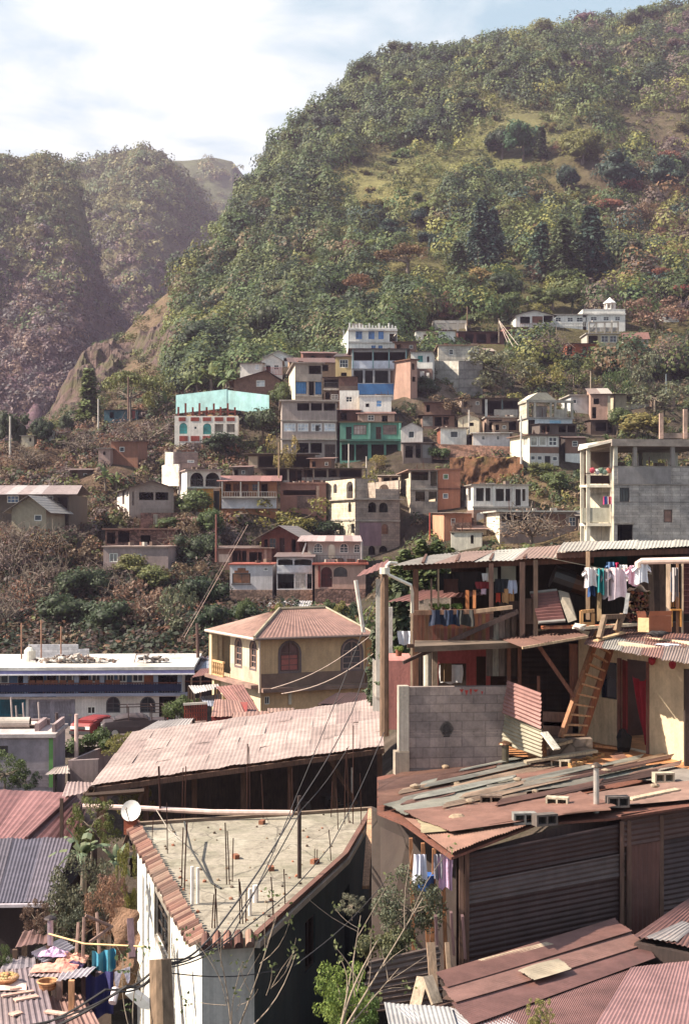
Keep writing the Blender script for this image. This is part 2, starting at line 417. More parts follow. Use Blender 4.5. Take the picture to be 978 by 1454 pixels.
def house(label,x0,x1,yt,yb,d=None,r=0,L=6.,xs=None,col=WHITE,scol=None,mat='plaster',items=(),roof='flat',rc=None,oh=.25,rt=.16,cat='house',group=None,name='house',lab_wall=None,rmat=None,ext=2.5,base=None,bmat='stone',peak=1.,xr=None,back=False,floors=(),skew=0):
 """x0..x1 the front's left and right columns, yt/yb its top and foot, d its depth at the left end, r its yaw (degrees)"""
 if d is None:d=TD((x0+x1)/2,yb)
 rr=R(r);o=Vector(((x0-CX)*d/F,d,0));k1=(x1-CX)/F
 f=Fac(o,rr);W=(k1*d-o.x)/(math.cos(rr)-k1*math.sin(rr))
 if xs is not None:
  ks=(xs-CX)/F;L=max(2.,min(14.,(o.x-ks*d)/(ks*math.cos(rr)+math.sin(rr))))
 if xr is not None:
  ks=(xr-CX)/F;B=f.pt(W,0);L=max(2.,min(14.,(B.x-ks*B.y)/(ks*math.cos(rr)+math.sin(rr))))
 z1=(HZ-yt)*d/F;zb=(HZ-yb)*d/F;z0=zb-ext
 root=thing(name,label,cat,tuple(f.pt(W/2,zb)-f.n*L/2),group)
 fl=Fac(f.pt(0,0)-f.n*L,rr-math.pi/2)
 fr=Fac(f.pt(W,0),rr+math.pi/2)
 fb=Fac(f.pt(W,0)-f.n*L,rr+math.pi)
 H={0:[],1:[],2:[]};todo=[]
 FS={0:f,1:fl,2:fr}
 for it in items:
  k,x_0,y_0,x_1,y_1=it[:5];op=it[5]if len(it)>5 else{}
  si=0
  if k[0]=='s':si=1 if x_0<x0 else 2;k=k[1:]
  ff=FS[si];lim=W if si==0 else L
  a0,zt=ff.sz(x_0,y_0);a1,zz=ff.sz(x_1,y_1)
  zm=ff.sz((x_0+x_1)/2,y_1)[1];zt=ff.sz((x_0+x_1)/2,y_0)[1]
  if k in 'wdvaDA':a0=max(a0,.06);a1=min(a1,lim-.06)
  if a1-a0<.05:continue
  zm=max(zm,z0+.05)
  ah=0
  if k in 'aDA':ah=min((a1-a0)/2,(zt-zm)*.5)*op.get('ah',1)
  h=(a0,a1,zm,zt,ah)
  if k in 'wdvaDA':H[si].append(h)
  todo.append((k,ff,h,op,si,lim))
 m=MB(col)
 wall(m,f,0,W,z0,z1,H[0],back=back)
 if base is not None:pass
 sc=scol or col  # paler scol on many houses puts the sunlit side into the wall colour
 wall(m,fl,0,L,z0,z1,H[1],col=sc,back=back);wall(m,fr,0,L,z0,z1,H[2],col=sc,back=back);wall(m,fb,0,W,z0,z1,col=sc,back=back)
 wl_=m.build('wall',mat,root)
 for k,ff,h,op,si,lim in todo:
  a0,a1,zm,zt,ah=h;c=op.get('c')
  if k in 'wa':window(root,ff,h,op.get('nx',2),op.get('nz',2 if k=='w' else 3),op.get('f',WHITE),op.get('g',GLASS),fw=op.get('fw',.07),sill=op.get('sill'),trim=op.get('trim'))
  elif k in 'dD':door(root,ff,h,c or BROWN)
  elif k in 'vA':
   if op.get('bars'):railing(root,ff,a0,a1,zm,zm+op['bars'],-.12,c or DGREY)
   if op.get('cur'):
    b=MB(op['cur']);n_=14
    b.grid(lambda u,v:ff.pt(a0+(a1-a0)*u,zm+(zt-zm)*v,-.35+.05*math.sin(u*n_*2)),24,1);b.build('curtain','cloth',root)
  elif k=='p':b=MB(c or GREY);ff.box(b,max(a0,0.01),min(a1,lim-.01),zm,zt,0,.015+op.get('o',0));b.build(op.get('n','painted_band'),op.get('m','plaster'),root)
  elif k=='l':b=MB(c or GREY);o_=op.get('o',.25);ff.box(b,a0,a1,zm,zt,-.02,o_);b.build(op.get('n','ledge'),op.get('m','concrete'),root)
  elif k=='c':b=MB(c or PALE);ff.box(b,a0,a1,zm,zt,-.05,op.get('o',.12));b.build('column','concrete',root)
  elif k=='r':railing(root,ff,a0,a1,zm,zt,op.get('o',.04),c or WHITE,op.get('step',.2),op.get('t',.04))
 for y in floors:
  z=(HZ-y)*d/F;b=MB(LGREY if mat!='plaster' else tuple(c_*.8 for c_ in col))
  b.obox(f.pt(-.02,z-.1,.05),f.u*(W+.04),Vector((0,0,.2)),-f.n*(L+.05));b.build('floor_slab','concrete',root)
 rc=rc or(tuple(c_*.75 for c_ in LGREY)if roof=='flat' else RUST);rmat=rmat or('concrete' if roof in('flat','parapet')else 'tin_far')
 if roof=='flat':
  b=MB(rc);b.obox(f.pt(-oh,z1+.002,oh),f.u*(W+2*oh),Vector((0,0,rt)),-f.n*(L+2*oh));b.build('roof',rmat,root)
 elif roof=='parapet':
  b=MB(rc);z_=z1-peak*.5;b.obox(f.pt(.19,z_,-.19),f.u*(W-.38),Vector((0,0,.12)),-f.n*(L-.38));b.build('roof',rmat,root)
  if not back:
   b=MB(col)
   for q in(f,fl,fr,fb):lim=W if q in(f,fb)else L;q.box(b,0,lim,z1+.001,z1+.08,-.2,.03)
   b.build('parapet_cap',mat,root)
 elif roof=='shed':
  q=[f.pt(-oh,z1+.04,oh*1.6),f.pt(W+oh,z1+.04,oh*1.6),f.pt(W+oh,z1+.04+peak,-L-oh),f.pt(-oh,z1+.04+peak,-L-oh)]
  corr_pts(root,q,col=rc,mat=rmat,n=max(2,int(W/.9)),seed=int(x0))
  if peak>0:
   b=MB(sc)
   b.poly([f.pt(0,z1,-.02),f.pt(0,z1,-L),f.pt(0,z1+peak*.95,-L)]);b.poly([f.pt(W,z1,-.02),f.pt(W,z1+peak*.95,-L),f.pt(W,z1,-L)]);b.poly([f.pt(0,z1,-L),f.pt(W,z1,-L),f.pt(W,z1+peak*.95,-L),f.pt(0,z1+peak*.95,-L)]);b.build('gable',mat,root)
 elif roof in('gablef','gables'):
  b=MB(sc if roof=='gables' else col)
  if roof=='gablef':
   for off in(0,-L):
    b=MB(col);b.prism([f.pt(0,z1,off),f.pt(W,z1,off),f.pt(W*(.5+skew),z1+peak,off)],f.n*(-.15 if off==0 else.15));b.build('gable',mat,root)
   b=MB(col)
   q1=[f.pt(-oh,z1-peak*oh/W*2+.05,oh),f.pt(W*(.5+skew),z1+peak+.05,oh),f.pt(W*(.5+skew),z1+peak+.05,-L-oh),f.pt(-oh,z1-peak*oh/W*2+.05,-L-oh)]
   q2=[f.pt(W*(.5+skew),z1+peak+.05,oh),f.pt(W+oh,z1-peak*oh/W*2+.05,oh),f.pt(W+oh,z1-peak*oh/W*2+.05,-L-oh),f.pt(W*(.5+skew),z1+peak+.05,-L-oh)]
  else:
   for a,sg in((0,1),(W,-1)):
    b=MB(sc);b.prism([f.pt(a,z1,0),f.pt(a,z1,-L),f.pt(a,z1+peak,-L/2)],f.u*.15*sg);b.build('gable',mat,root)
   b=MB(sc)
   q1=[f.pt(-oh,z1-.05,oh),f.pt(W+oh,z1-.05,oh),f.pt(W+oh,z1+peak+.05,-L/2),f.pt(-oh,z1+peak+.05,-L/2)]
   q2=[f.pt(-oh,z1+peak+.05,-L/2),f.pt(W+oh,z1+peak+.05,-L/2),f.pt(W+oh,z1-.05,-L-oh),f.pt(-oh,z1-.05,-L-oh)]
  b.build('gable',mat,root)
  rf=corr_pts(root,q1,col=rc,mat=rmat,n=3 if roof=='gables' else 1,seed=int(x0));corr_pts(root,q2,col=rc,mat=rmat,n=1)
 if roof=='flat' and d>95 and W>2.5:
  rr2=random.Random(int(x0*7+yt))
  for k in range(rr2.randrange(0,5)):
   a,b_,h=rr2.uniform(.1,W-.1),-rr2.uniform(.2,L-.4),rr2.uniform(.5,1.3);MB(S(95,62,52)).bar(f.pt(a,z1+rt,b_),f.pt(a+rr2.uniform(-.1,.1),z1+rt+h,b_),.06).build('starter_bar','metal',root)
  if rr2.random()<.7:
   m=MB(col)
   for k in range(rr2.randrange(2,9)):m.box(f.pt(rr2.uniform(.3,W-.3),z1+rt+.12,-rr2.uniform(.3,L-.5)),(rr2.uniform(.2,.9),rr2.uniform(.2,.5),rr2.uniform(.15,.5)),rr2.random(),col=[S(130,110,98),S(95,72,62),S(185,175,165),S(120,75,60)][k%4])
   o_=m.build('roof_clutter','concrete',root)
   if o_:o_['kind']='stuff'
 HOUSES.append((root,f,W,L,z0,z1));root_f=f
 return root,f,W,L,zb,z1
_lat=nr.rand(256,256)
def vnoise(x,y):
 xi=np.floor(x).astype(int);yi=np.floor(y).astype(int);fx=x-xi;fy=y-yi
 fx=fx*fx*(3-2*fx);fy=fy*fy*(3-2*fy)
 a=_lat[xi%256,yi%256];b=_lat[(xi+1)%256,yi%256];c=_lat[xi%256,(yi+1)%256];d=_lat[(xi+1)%256,(yi+1)%256]
 return(a*(1-fx)+b*fx)*(1-fy)+(c*(1-fx)+d*fx)*fy
def fbm(x,y,o=4):
 s=0;a=.5;x=np.asarray(x,float);y=np.asarray(y,float)
 for k in range(o):s=s+a*(vnoise(x+17.3*k,y+9.1*k)-.5);x=x*2.03;y=y*2.03;a*=.5
 return s
PXS=np.array([-500,-300,0,150,300,450,600,750,900,1300,1600.])
ROWS={85:[1045,1045,1040,1038,1038,1030,940,900,890,890,900],95:[1005,1000,985,975,965,940,850,815,805,805,815],110:[960,950,930,915,900,890,830,802,800,800,800],125:[920,905,880,865,862,860,812,786,785,780,785],140:[880,860,820,805,812,822,778,744,755,760,770],155:[810,790,765,748,748,772,737,700,705,720,740],170:[760,745,722,702,692,692,682,657,660,680,700],185:[720,705,682,667,656,650,630,614,615,640,660],200:[705,692,655,630,612,602,590,576,580,600,620],220:[700,690,642,595,562,547,530,530,540,560,590],240:[710,700,640,562,522,502,490,492,500,520,550],260:[720,705,640,540,482,467,455,450,455,480,510],290:[730,710,640,505,440,415,405,398,402,425,450],330:[740,715,640,480,385,352,338,332,332,350,380],380:[750,720,640,460,330,283,264,257,257,270,300],430:[760,720,640,450,290,220,202,190,188,195,220],480:[760,720,640,440,260,165,145,134,128,120,150],540:[760,720,640,430,230,110,88,78,72,45,70],600:[760,720,640,420,200,70,45,32,28,-30,0],700:[760,720,640,410,170,20,-10,-30,-40,-150,-120]}
NEAR={-60:[-13]*11,0:[-13]*11,8:[-13]*11,20:[-13,-13,-13,-13,-13,-13,-9.8,-9.2,-9.2,-9.2,-9.2],28:[-13,-13,-13,-13,-13,-12.8,-8.6,-6.4,-6.4,-6.4,-6.4],34:[-13,-13,-13,-13,-13,-12.8,-7.8,-5.2,-5.0,-5.0,-5],50:[-13,-13,-13,-13,-13,-12.5,-9,-6.5,-6,-6,-6],65:[-13,-13,-12.8,-12.7,-12.6,-12.3,-9.5,-7.5,-6.6,-6,-6],76:[-12.4,-12.4,-12.2,-12.1,-12,-11.8,-9,-7,-6,-6,-6]}
DS=np.array(sorted(list(NEAR)+list(ROWS)),float)
ZT=np.array([NEAR[int(d)]if int(d)in NEAR else[(HZ-r)*d/F for r in ROWS[int(d)]]for d in DS],float)
RX=np.array([-800,0,40,60,70,105,130,150,190,230,310,350,400,440,480,500,560,650,690,740,820,870,905,950,1100,1600.])
RY=np.array([700,640,618,602,592,560,514,490,458,420,326,272,206,166,134,106,82,76,64,50,34,28,26,14,-40,-120.])
def rowinterp(px,d):
 px=np.clip(px,PXS[0],PXS[-1]);d=np.clip(d,DS[0],DS[-1])
 i=np.clip(np.searchsorted(PXS,px)-1,0,len(PXS)-2);j=np.clip(np.searchsorted(DS,d)-1,0,len(DS)-2)
 u=(px-PXS[i])/(PXS[i+1]-PXS[i]);v=(d-DS[j])/(DS[j+1]-DS[j]);u=u*u*(3-2*u)
 return(ZT[j,i]*(1-u)+ZT[j,i+1]*u)*(1-v)+(ZT[j+1,i]*(1-u)+ZT[j+1,i+1]*u)*v
def ground(px,d):
 px=np.asarray(px,float);d=np.asarray(d,float)
 z=rowinterp(px,d)
 x=(px-CX)*d/F
 amp=np.clip((d-225)/120,0,1)
 n=fbm(x/55.+3,d/70.+8,4)*26+(.25-np.abs(fbm(x/38.+40+d/160.,d/150.+5,3)))*20-3.
 z=z+amp*n+fbm(x/9.,d/9.,3)*np.clip((d-85)/60,0,1)*1.6
 zr=(HZ-np.interp(px,RX,RY))*d/F
 return z,zr
def ground_fall(px,D):
 z,zr=ground(px,D)
 hit=np.where((z>zr)&(D>150))[0]
 if len(hit):
  k=hit[0];z[k:]=zr[k]-(D[k:]-D[k])*.75-0.004*(D[k:]-D[k])**1.3
 return z
DG=np.concatenate([[-60,-30,-10,0,6,12,18],np.arange(21,80,3.),np.arange(80,240,2.),np.arange(240,420,3.),np.arange(420,760,6.),[800,900]])
PG=np.concatenate([[-500,-400,-300,-200,-100],np.arange(-60,1041,10.),[1080,1150,1250,1400,1600]])
GZ=np.array([ground_fall(p,DG.copy())for p in PG])
kern=np.array([.25,.5,.25])
for _ in range(2):GZ[1:-1]=.25*GZ[:-2]+.5*GZ[1:-1]+.25*GZ[2:]
def gz(px,d):
 i=int(np.clip(np.searchsorted(PG,px)-1,0,len(PG)-2));j=int(np.clip(np.searchsorted(DG,d)-1,0,len(DG)-2))
 u=min(max((px-PG[i])/(PG[i+1]-PG[i]),0),1);v=min(max((d-DG[j])/(DG[j+1]-DG[j]),0),1)
 return(GZ[i,j]*(1-u)+GZ[i+1,j]*u)*(1-v)+(GZ[i,j+1]*(1-u)+GZ[i+1,j+1]*u)*v
def TD(px,py):
 for d in np.arange(86,900,1.):
  if HZ-gz(px,d)*F/d<=py:return float(d)
 return None
def visible(px,d):
 py=HZ-gz(px,d)*F/d
 return py,py<1454
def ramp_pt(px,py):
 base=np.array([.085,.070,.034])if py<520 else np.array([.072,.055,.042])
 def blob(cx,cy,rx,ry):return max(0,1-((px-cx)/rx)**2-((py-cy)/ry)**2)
 k=[(blob(560,270,130,55),(.16,.145,.06)),(blob(660,225,130,60),(.135,.13,.052)),(blob(790,170,120,60),(.13,.12,.055)),(blob(610,400,90,50),(.13,.11,.035)),(blob(920,250,110,170),(.11,.085,.055)),(blob(480,455,120,30),(.12,.085,.06)),(blob(190,490,150,110),(.15,.105,.07)),(blob(620,350,180,50),(.12,.105,.045)),(blob(780,420,150,60),(.10,.085,.04)),(blob(650,565,90,45),(.17,.12,.09)),(blob(720,110,120,50),(.11,.10,.05)),(blob(760,730,120,70),(.15,.105,.06)),(blob(140,860,330,110),(.05,.036,.030)),(blob(130,660,260,70),(.12,.078,.056))]  # the dark blob low on the left paints valley shadow into the ground
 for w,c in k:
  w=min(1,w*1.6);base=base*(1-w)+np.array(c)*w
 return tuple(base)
def sheet(name,PG,DG,GZ,mat,colfn):
 V=np.zeros((len(PG),len(DG),3));V[...,0]=(PG[:,None]-CX)*np.maximum(DG,60)[None,:]/F
 V[...,1]=DG[None,:];V[...,2]=GZ
 nI,nJ=len(PG),len(DG);idx=np.arange(nI*nJ).reshape(nI,nJ)
 q=np.stack([idx[:-1,:-1],idx[1:,:-1],idx[1:,1:],idx[:-1,1:]],-1).reshape(-1,4)
 me=bpy.data.meshes.new(name);me.from_pydata(V.reshape(-1,3).tolist(),[],q.tolist())
 at=me.color_attributes.new('Col','FLOAT_COLOR','POINT')
 C=np.ones((nI*nJ,4));k=0
 for i in range(nI):
  for j in range(nJ):
   d=max(DG[j],5.);C[k,:3]=colfn(PG[i],HZ-GZ[i,j]*F/d,d);k+=1
 at.data.foreach_set('color',C.ravel())
 me.polygons.foreach_set('use_smooth',[True]*len(me.polygons))
 me.materials.append(MATS[mat]);me.uv_layers.new(name='uv')
 o=bpy.data.objects.new(name,me);COL.objects.link(o);o['kind']='structure';return o
g=MB((.10,.085,.06));g.grid(lambda u,v:(-4000+8000*u,-500+9000*v,-70),8,8)
go=g.build('ground','earth');go['kind']='structure'
def mountain(name,sky,dr,x0,x1,base,slope,seed,ramp_col,fold=22.,lean=.5):
 SX=np.array([a for a,_ in sky],float);SY=np.array([b for _,b in sky],float)
 PX=np.arange(x0,x1+1,6.);n=70
 T=np.linspace(0,1,n);V=np.zeros((len(PX),n+14))
 DD=np.concatenate([np.linspace(base,dr,n),np.linspace(dr+8,dr+200,14)])
 Z=np.zeros((len(PX),len(DD)))
 for i,px in enumerate(PX):
  zr=(HZ-np.interp(px,SX,SY))*dr/F
  x=(px-CX)*dr/F
  a=np.clip((dr-DD)/(dr-base),0,1)
  z=np.where(DD<=dr,zr-(dr-DD)*slope,zr-(DD-dr)*.7)
  w=np.sin(np.clip(a*4,0,1)*math.pi/2)
  q=(x+(dr-DD)*lean)/130.+seed
  folds=(.28-np.abs(fbm(q,DD/600.+seed,3)))*fold*3.4-fold*.4
  small=fbm(x/22.+seed+(dr-DD)*lean/30.,DD/30.,4)*fold*.75
  Z[i]=z+w*(folds+small)+fbm(x/16.+seed,DD*0+3,3)*5
 return sheet(name,PX,DD,Z,'earth',ramp_col),PX,DD,Z
def mcol(py):k=min(1,max(0,(py-300)/220));return(.11+.02*k,.11-.03*k,.05+.045*k)  # purple towards the bottom puts distance haze into the slope colour
MT=[]
MT.append(mountain('mountain_spur',[(-600,60),(-200,190),(-60,222),(0,229),(50,224),(85,236),(108,246),(120,290),(132,350),(150,400),(172,438),(220,520),(300,640),(420,760)],640,-600,420,380,.78,3.3,lambda px,py,d:mcol(py),36,.85))
MT.append(mountain('mountain',[(-600,260),(0,250),(80,240),(100,231),(150,221),(200,209),(225,216),(245,234),(262,252),(290,285),(330,340),(420,460),(600,620)],900,-600,600,560,.74,7.9,lambda px,py,d:mcol(py),36,.35))
MT.append(mountain('mountain_peak',[(-600,400),(150,300),(215,246),(248,228),(300,224),(330,230),(347,250),(380,300),(600,520)],1200,-300,600,950,.8,12.4,lambda px,py,d:(.09,.10,.055),26,.3))
g_blue=(.05,.14,.32);g_turq=(.05,.30,.28);g_pale=(.35,.36,.38);RB=(.18,.07,.045)
W_='w'
def V(x0,y0,x1,y1,**k):return('v',x0,y0,x1,y1,k)
def Wn(x0,y0,x1,y1,**k):return('w',x0,y0,x1,y1,k)
def A(x0,y0,x1,y1,**k):return('a',x0,y0,x1,y1,k)
def AV(x0,y0,x1,y1,**k):return('A',x0,y0,x1,y1,k)
def Dr(x0,y0,x1,y1,**k):return('d',x0,y0,x1,y1,k)
def B(x0,y0,x1,y1,**k):return('p',x0,y0,x1,y1,k)
def Lg(x0,y0,x1,y1,**k):return('l',x0,y0,x1,y1,k)
def Cl(x0,y0,x1,y1,**k):return('c',x0,y0,x1,y1,k)
def Rl(x0,y0,x1,y1,**k):return('r',x0,y0,x1,y1,k)
def sd_(t):return('s'+t[0],)+t[1:]
house('left wing of the white hilltop building, with dark gable roof and red-brown panel',732,786,447.5,466,r=4,L=9,roof='gablef',peak=.9,oh=.5,rc=S(70,60,58),col=WHITE,items=[V(738,449.5,752,459),B(755,449,770,458.6,c=RB),V(771,448,784,457.5),Rl(738,459.5,785,465,c=RUST,step=.3)])
house('low white middle wing of the hilltop building with three dark windows',786,832,447.5,466,r=0,L=8,col=WHITE,roof='flat',items=[Wn(788,450.5,796,457),Wn(805,450.5,813,457),Wn(818,450.5,831,457,nx=3),Rl(787,458.5,832,463.5,step=.3)])
hr,hf,hW,hL,hzb,hz1=house('tallest white block of the hilltop building, with parapet and small cupola',827,887,439.6,470,r=0,L=9,col=WHITE,roof='parapet',peak=.9,items=[Wn(838,449.6,847,455.4),Wn(856,449.6,864,455.4),Wn(872.5,449.6,880,455.4),Lg(826,445,888,447,o=.2,c=WHITE)])
m=MB(WHITE);c=hf.pt(hW*.7,hz1,-2.5)
for k in range(8):
 a=k*math.pi/4;b_=a+math.pi/4;m.box(c+Vector((math.cos(a)*.95,math.sin(a)*.95,.75)),(.22,.22,1.5),a)
m.tube([c,c+Vector((0,0,.5))],1.0,8);m.tube([c+Vector((0,0,1.45)),c+Vector((0,0,1.6)),c+Vector((0,0,2.3)),c+Vector((0,0,2.6))],[1.25,1.2,.35,.08],8)
m.build('cupola','plaster',hr)
house('concrete frame front below the white hilltop block, with two dark windows over a cream wall',833,878,474,500,r=2,L=5,col=S(190,175,145),scol=LGREY,items=[V(835,476.5,848,488),Wn(853,476.5,863,486),Wn(865,476.5,875,486)],roof='flat',rc=LGREY)
m=MB(PALE);d_=232
for px in(836,846,858,868,877):m.bar(P(px,474,d_),P(px,458,d_),.25)
m.bar(P(835,458,d_),P(878,457,d_),.22);m.bar(P(835,468,d_),P(878,468,d_),.12,.7);m.bar(P(846,458,d_),P(838,470,d_),.2)
for px in(840,868):m.bar(P(px,458,d_),P(px,456,d_+5),.2)
single(m,'concrete_frame','concrete','bare concrete frame standing on the roof below the white hilltop block','frame')
house('small white gabled house with reddish roof right of the hilltop building',885,920,482,498,r=-8,L=7,col=PALE,roof='gables',peak=1.6,rc=RUST,items=[V(896,486,902,494),Wn(908,486,914,492)])
house('orange brick shed below the white hilltop building',804,847,488,506,r=0,L=4,col=S(165,85,55),mat='brick',roof='shed',peak=.3,rc=S(120,70,55),items=[V(805,492,812,503),Dr(826,492,833,505),B(834,491,846,503,c=S(120,60,45))])
house('distant pale hut half hidden by trees at the right',940,966,445,456,L=4,col=WHITE,roof='shed',peak=.6,items=[V(945,448,949,453)])
house('low roofs at the right edge above the bare trees',955,985,478,490,L=5,col=PALE,roof='shed',rc=RUST,peak=.8,items=[V(960,481,966,487)])
hr,f,W,L_,zb,z1=house('white house with crenellated parapet and blue windows, highest in the centre',494,563.5,469,496,d=219,r=5,L=9,xs=479,col=WHITE,roof='parapet',peak=.5,items=[Wn(505,470.5,514,481.5,f=(.06,.16,.4),g=g_blue,trim=WHITE),Wn(523,470.5,531.5,481.5,f=(.06,.16,.4),g=g_blue,trim=WHITE),Wn(537,470.5,544.5,481.5,f=(.06,.16,.4),g=g_blue,trim=WHITE),Wn(527,490.5,533,494.5,f=g_blue,g=g_blue,nx=1),Wn(537,490.5,543,494.5,f=g_blue,g=g_blue,nx=1),Lg(494,467.5,564,470,c=WHITE,o=.35),Lg(494,485,564,487,c=WHITE,o=.2),V(553,474,563,486),sd_(V(482,473,487,483)),B(516,470,518,485,c=WHITE,o=.05),B(534,470,536,485,c=WHITE,o=.05)])
m=MB(WHITE)
for k in range(15):
 a=W*(k+.3)/15;h=.75+.35*(k%3==0)+.2*rnd.random();f.box(m,a,a+W/32,z1+.01,z1+h,-.25,.02)
f.box(m,0,W,z1+.01,z1+.45,-.2,.0);f.box(m,W*.12,W*.34,z1,z1+1.5,-3.2,-3,PALE);f.box(m,W*.7,W*.98,z1,z1+.5,-4,-3.8)
m.build('battlements','plaster',hr)
house('unfinished concrete frame right of the highest white house',614.5,664,455,470,r=0,L=4,col=LGREY,roof='none',back=True,items=[V(619,459,633,470),V(637,459,648,470),V(651,459,662,470)])
house('small white hut beside the path above the pinkish house',590,606,470,488,L=4,col=WHITE,roof='shed',peak=.5,items=[Dr(601,475,605,487,c=RB)])
house('pinkish cream house with rust door under the unfinished frame',607,648,469,490,r=6,L=5,xs=604,col=S(190,155,130),scol=CREAM,roof='shed',rc=RUST,peak=.4,items=[B(622,470,646,486,c=WHITE),Wn(627,467,635,476,g=(.2,.03,.03)),V(609,474,613,486)])
house('dark red tin roofed shack row between path and hilltop',650,715,471,488,r=3,L=6,col=S(95,50,42),roof='shed',rc=S(120,60,50),peak=.6,items=[V(660,474,672,487),V(676,474,690,487),Wn(732,468,738,475),V(696,474,708,487)])
house('blue doored shack at the right end of the dark red row',716,750,465,480,r=2,L=5,col=S(120,70,60),roof='shed',rc=S(130,70,58),peak=.5,items=[V(719,468,728,478),Wn(731,468,738,475,g=g_blue),B(731,476,749,480,c=WHITE)])
house('whitewashed block house with two small windows above the grey retaining wall',622,680,491,513,d=212,r=0,L=6,xs=617,col=S(200,190,178),scol=CREAM,mat='block',roof='flat',rc=S(150,120,100),items=[Wn(637,496,643.5,503.5,nx=1),Wn(663.5,495,670.5,502.5,nx=1,g=g_pale),sd_(V(617.5,496,621,509))])
m=MB(S(185,180,172));q=[P(616,538,209),P(651,538,206),P(651,512.5,206),P(616,512.5,209)];m.prism([q[0]-Vector((0,0,4)),q[1]-Vector((0,0,4)),q[2],q[3]],(0,.4,0));q=[P(651.3,537,206),P(685,537,207),P(685,512.5,207),P(651.3,512.5,206)]
m.prism([q[0]-Vector((0,0,4)),q[1]-Vector((0,0,4)),q[2],q[3]],(0,.4,0),S(150,142,138));single(m,'retaining_wall','block','tall bare retaining wall below the whitewashed block house','wall')
house('small brown roofed hut right of the whitewashed block house',681,702,498,512,r=10,L=5,col=S(120,85,70),roof='gables',peak=.7,rc=S(175,150,130),items=[V(686,501,692,511)])
house('white house with turquoise window right of the big blue building',583,614,500,523,d=203,r=-6,L=6,xr=617,col=WHITE,roof='shed',rc=S(160,150,145),peak=.4,items=[Wn(593,505,600,514,g=g_turq,f=(.04,.25,.2)),V(606,506,609,514)])
house('brownish lower storey under the white house with turquoise window',590,613,523.5,545,d=199,r=-6,L=4,col=S(140,110,98),roof='none',items=[V(596,527,602,540),V(605,529,609,538)])
house('narrow pinkish house squeezed against the right end of the blue building',582.5,592,511,553,d=193,r=35,L=5,col=S(165,130,115),roof='flat',rc=BROWN,items=[V(584.5,516,588.5,525),V(585,535,589.5,542)])
hr,f,W,L_,zb,z1=house('big three level building with blue and white bands and a dark open storey',499,577,496,574,d=196,r=1,L=11,col=S(160,158,160),roof='shed',rc=S(110,108,112),peak=-.5,oh=.5,items=[V(502,500,528,512),V(530,500,551,512),V(553,500,575,512),B(499,512.3,577.5,523.5,c=S(205,208,220),o=.12),V(502,526,515,544),V(518,526,529,544),V(532,526,551,544),V(554,526,575,544),B(499,545,577,560,c=S(70,120,175)),V(510,549,522,557,cur=(.05,.15,.4)),V(532,551,543,560),V(570,550,575,560),B(560,560.5,577,574,c=S(165,180,205)),V(502,549,508,562)])
m=MB(S(120,150,150))
for px in(501,529.5,552,576.5):a,z=f.sz(px,500);f.box(m,a-.06,a+.06,(HZ-523)*196/F,z1,.12,.24)
m.build('post','metal',hr)
house('yellowish hut with dark roof left of the big blue building',476,499,507,534,d=197,r=-4,L=5,col=S(190,165,120),roof='shed',rc=S(80,62,55),peak=1.1,items=[Wn(482,510.5,494,522,nx=3),V(484,529,492,534)])
house('white low house with a small window under the brown shack',482,509.5,554.5,577,d=187,L=4,r=0,col=WHITE,roof='none',items=[Wn(491,563,500,571,nx=2)])
house('dark brown plank shack on top of the small white house',481,508,535,554,d=189,L=4,col=S(100,68,58),mat='wood',roof='shed',rc=S(110,72,60),peak=.5,items=[B(481,548,508,554,c=S(110,90,80))])
house('shaded balcony shack between the narrow grey house and the brown shack',459.5,481,536,568,d=190,L=6,col=S(90,74,66),roof='shed',rc=S(100,70,60),peak=.6,items=[V(460,539,480,550,bars=.7),Lg(459,552,482,554.5,c=PALE,o=.6),V(462,557,468,567),Wn(470,560,480,567,g=(.1,.08,.07))])
house('low white building with pipes on its flat roof in front of the blue band',510,555.5,563,579,d=185,r=0,L=5,col=WHITE,scol=CREAM,rc=WHITE,roof='flat',oh=.1,items=[Wn(534,568,542,578,g=(.12,.25,.45),nx=1),V(519,573,524,578)])
house('brown roofed shacks climbing left of the yellowish hut',411,476,515,528,d=206,r=4,L=7,col=S(160,130,105),roof='shed',rc=S(120,80,68),peak=1.6,items=[V(416,517,425,526),V(455,518,466,527)])
house('red-brown shack with sloping roof behind the narrow grey house',430,478,502,514,d=216,r=4,L=7,col=S(120,75,62),roof='shed',rc=S(150,95,85),peak=1.2,items=[V(440,505,448,512),V(462,505,470,512)])
house('narrow grey three storey house with blue curtains',419,457.5,516,568,d=190,r=6,xs=410,col=S(150,138,128),scol=S(210,195,178),roof='flat',rc=S(165,150,140),oh=.35,items=[V(438.5,519,456,531),B(419,531.5,457,541,c=S(160,148,138)),V(419.8,542,435,559,cur=(.06,.2,.42)),V(438.5,541,446,562),V(447.5,542,456.5,560,cur=(.06,.2,.42)),Lg(419,540,457.5,541.5,c=PALE,o=.1),Lg(419,561.5,457.5,563,c=PALE,o=.1)])
house('white hut with pale shutters above the brown gabled shed',341,371.5,516,540,d=206,r=-6,L=6,col=S(215,208,200),roof='shed',rc=S(120,100,95),peak=.5,items=[Wn(362,517,368,525,g=g_pale,nx=1),Wn(339,521,343,527,g=g_pale)])
house('white curved-roof house with red railing',371.5,401,512,536,d=208,r=2,L=6,col=WHITE,roof='gablef',peak=.9,rc=WHITE,oh=.3,items=[Rl(372,523,401,533,c=S(170,70,60),step=.22,o=.8),V(378,519,384,530),Wn(389,518,396,525)])
house('bright white tin roofed shed behind the red railing house',376,415,507,515,d=217,r=-3,L=6,col=WHITE,roof='gablef',peak=.9,rc=S(225,225,225),oh=.5,items=[V(403,508.5,409,513)])
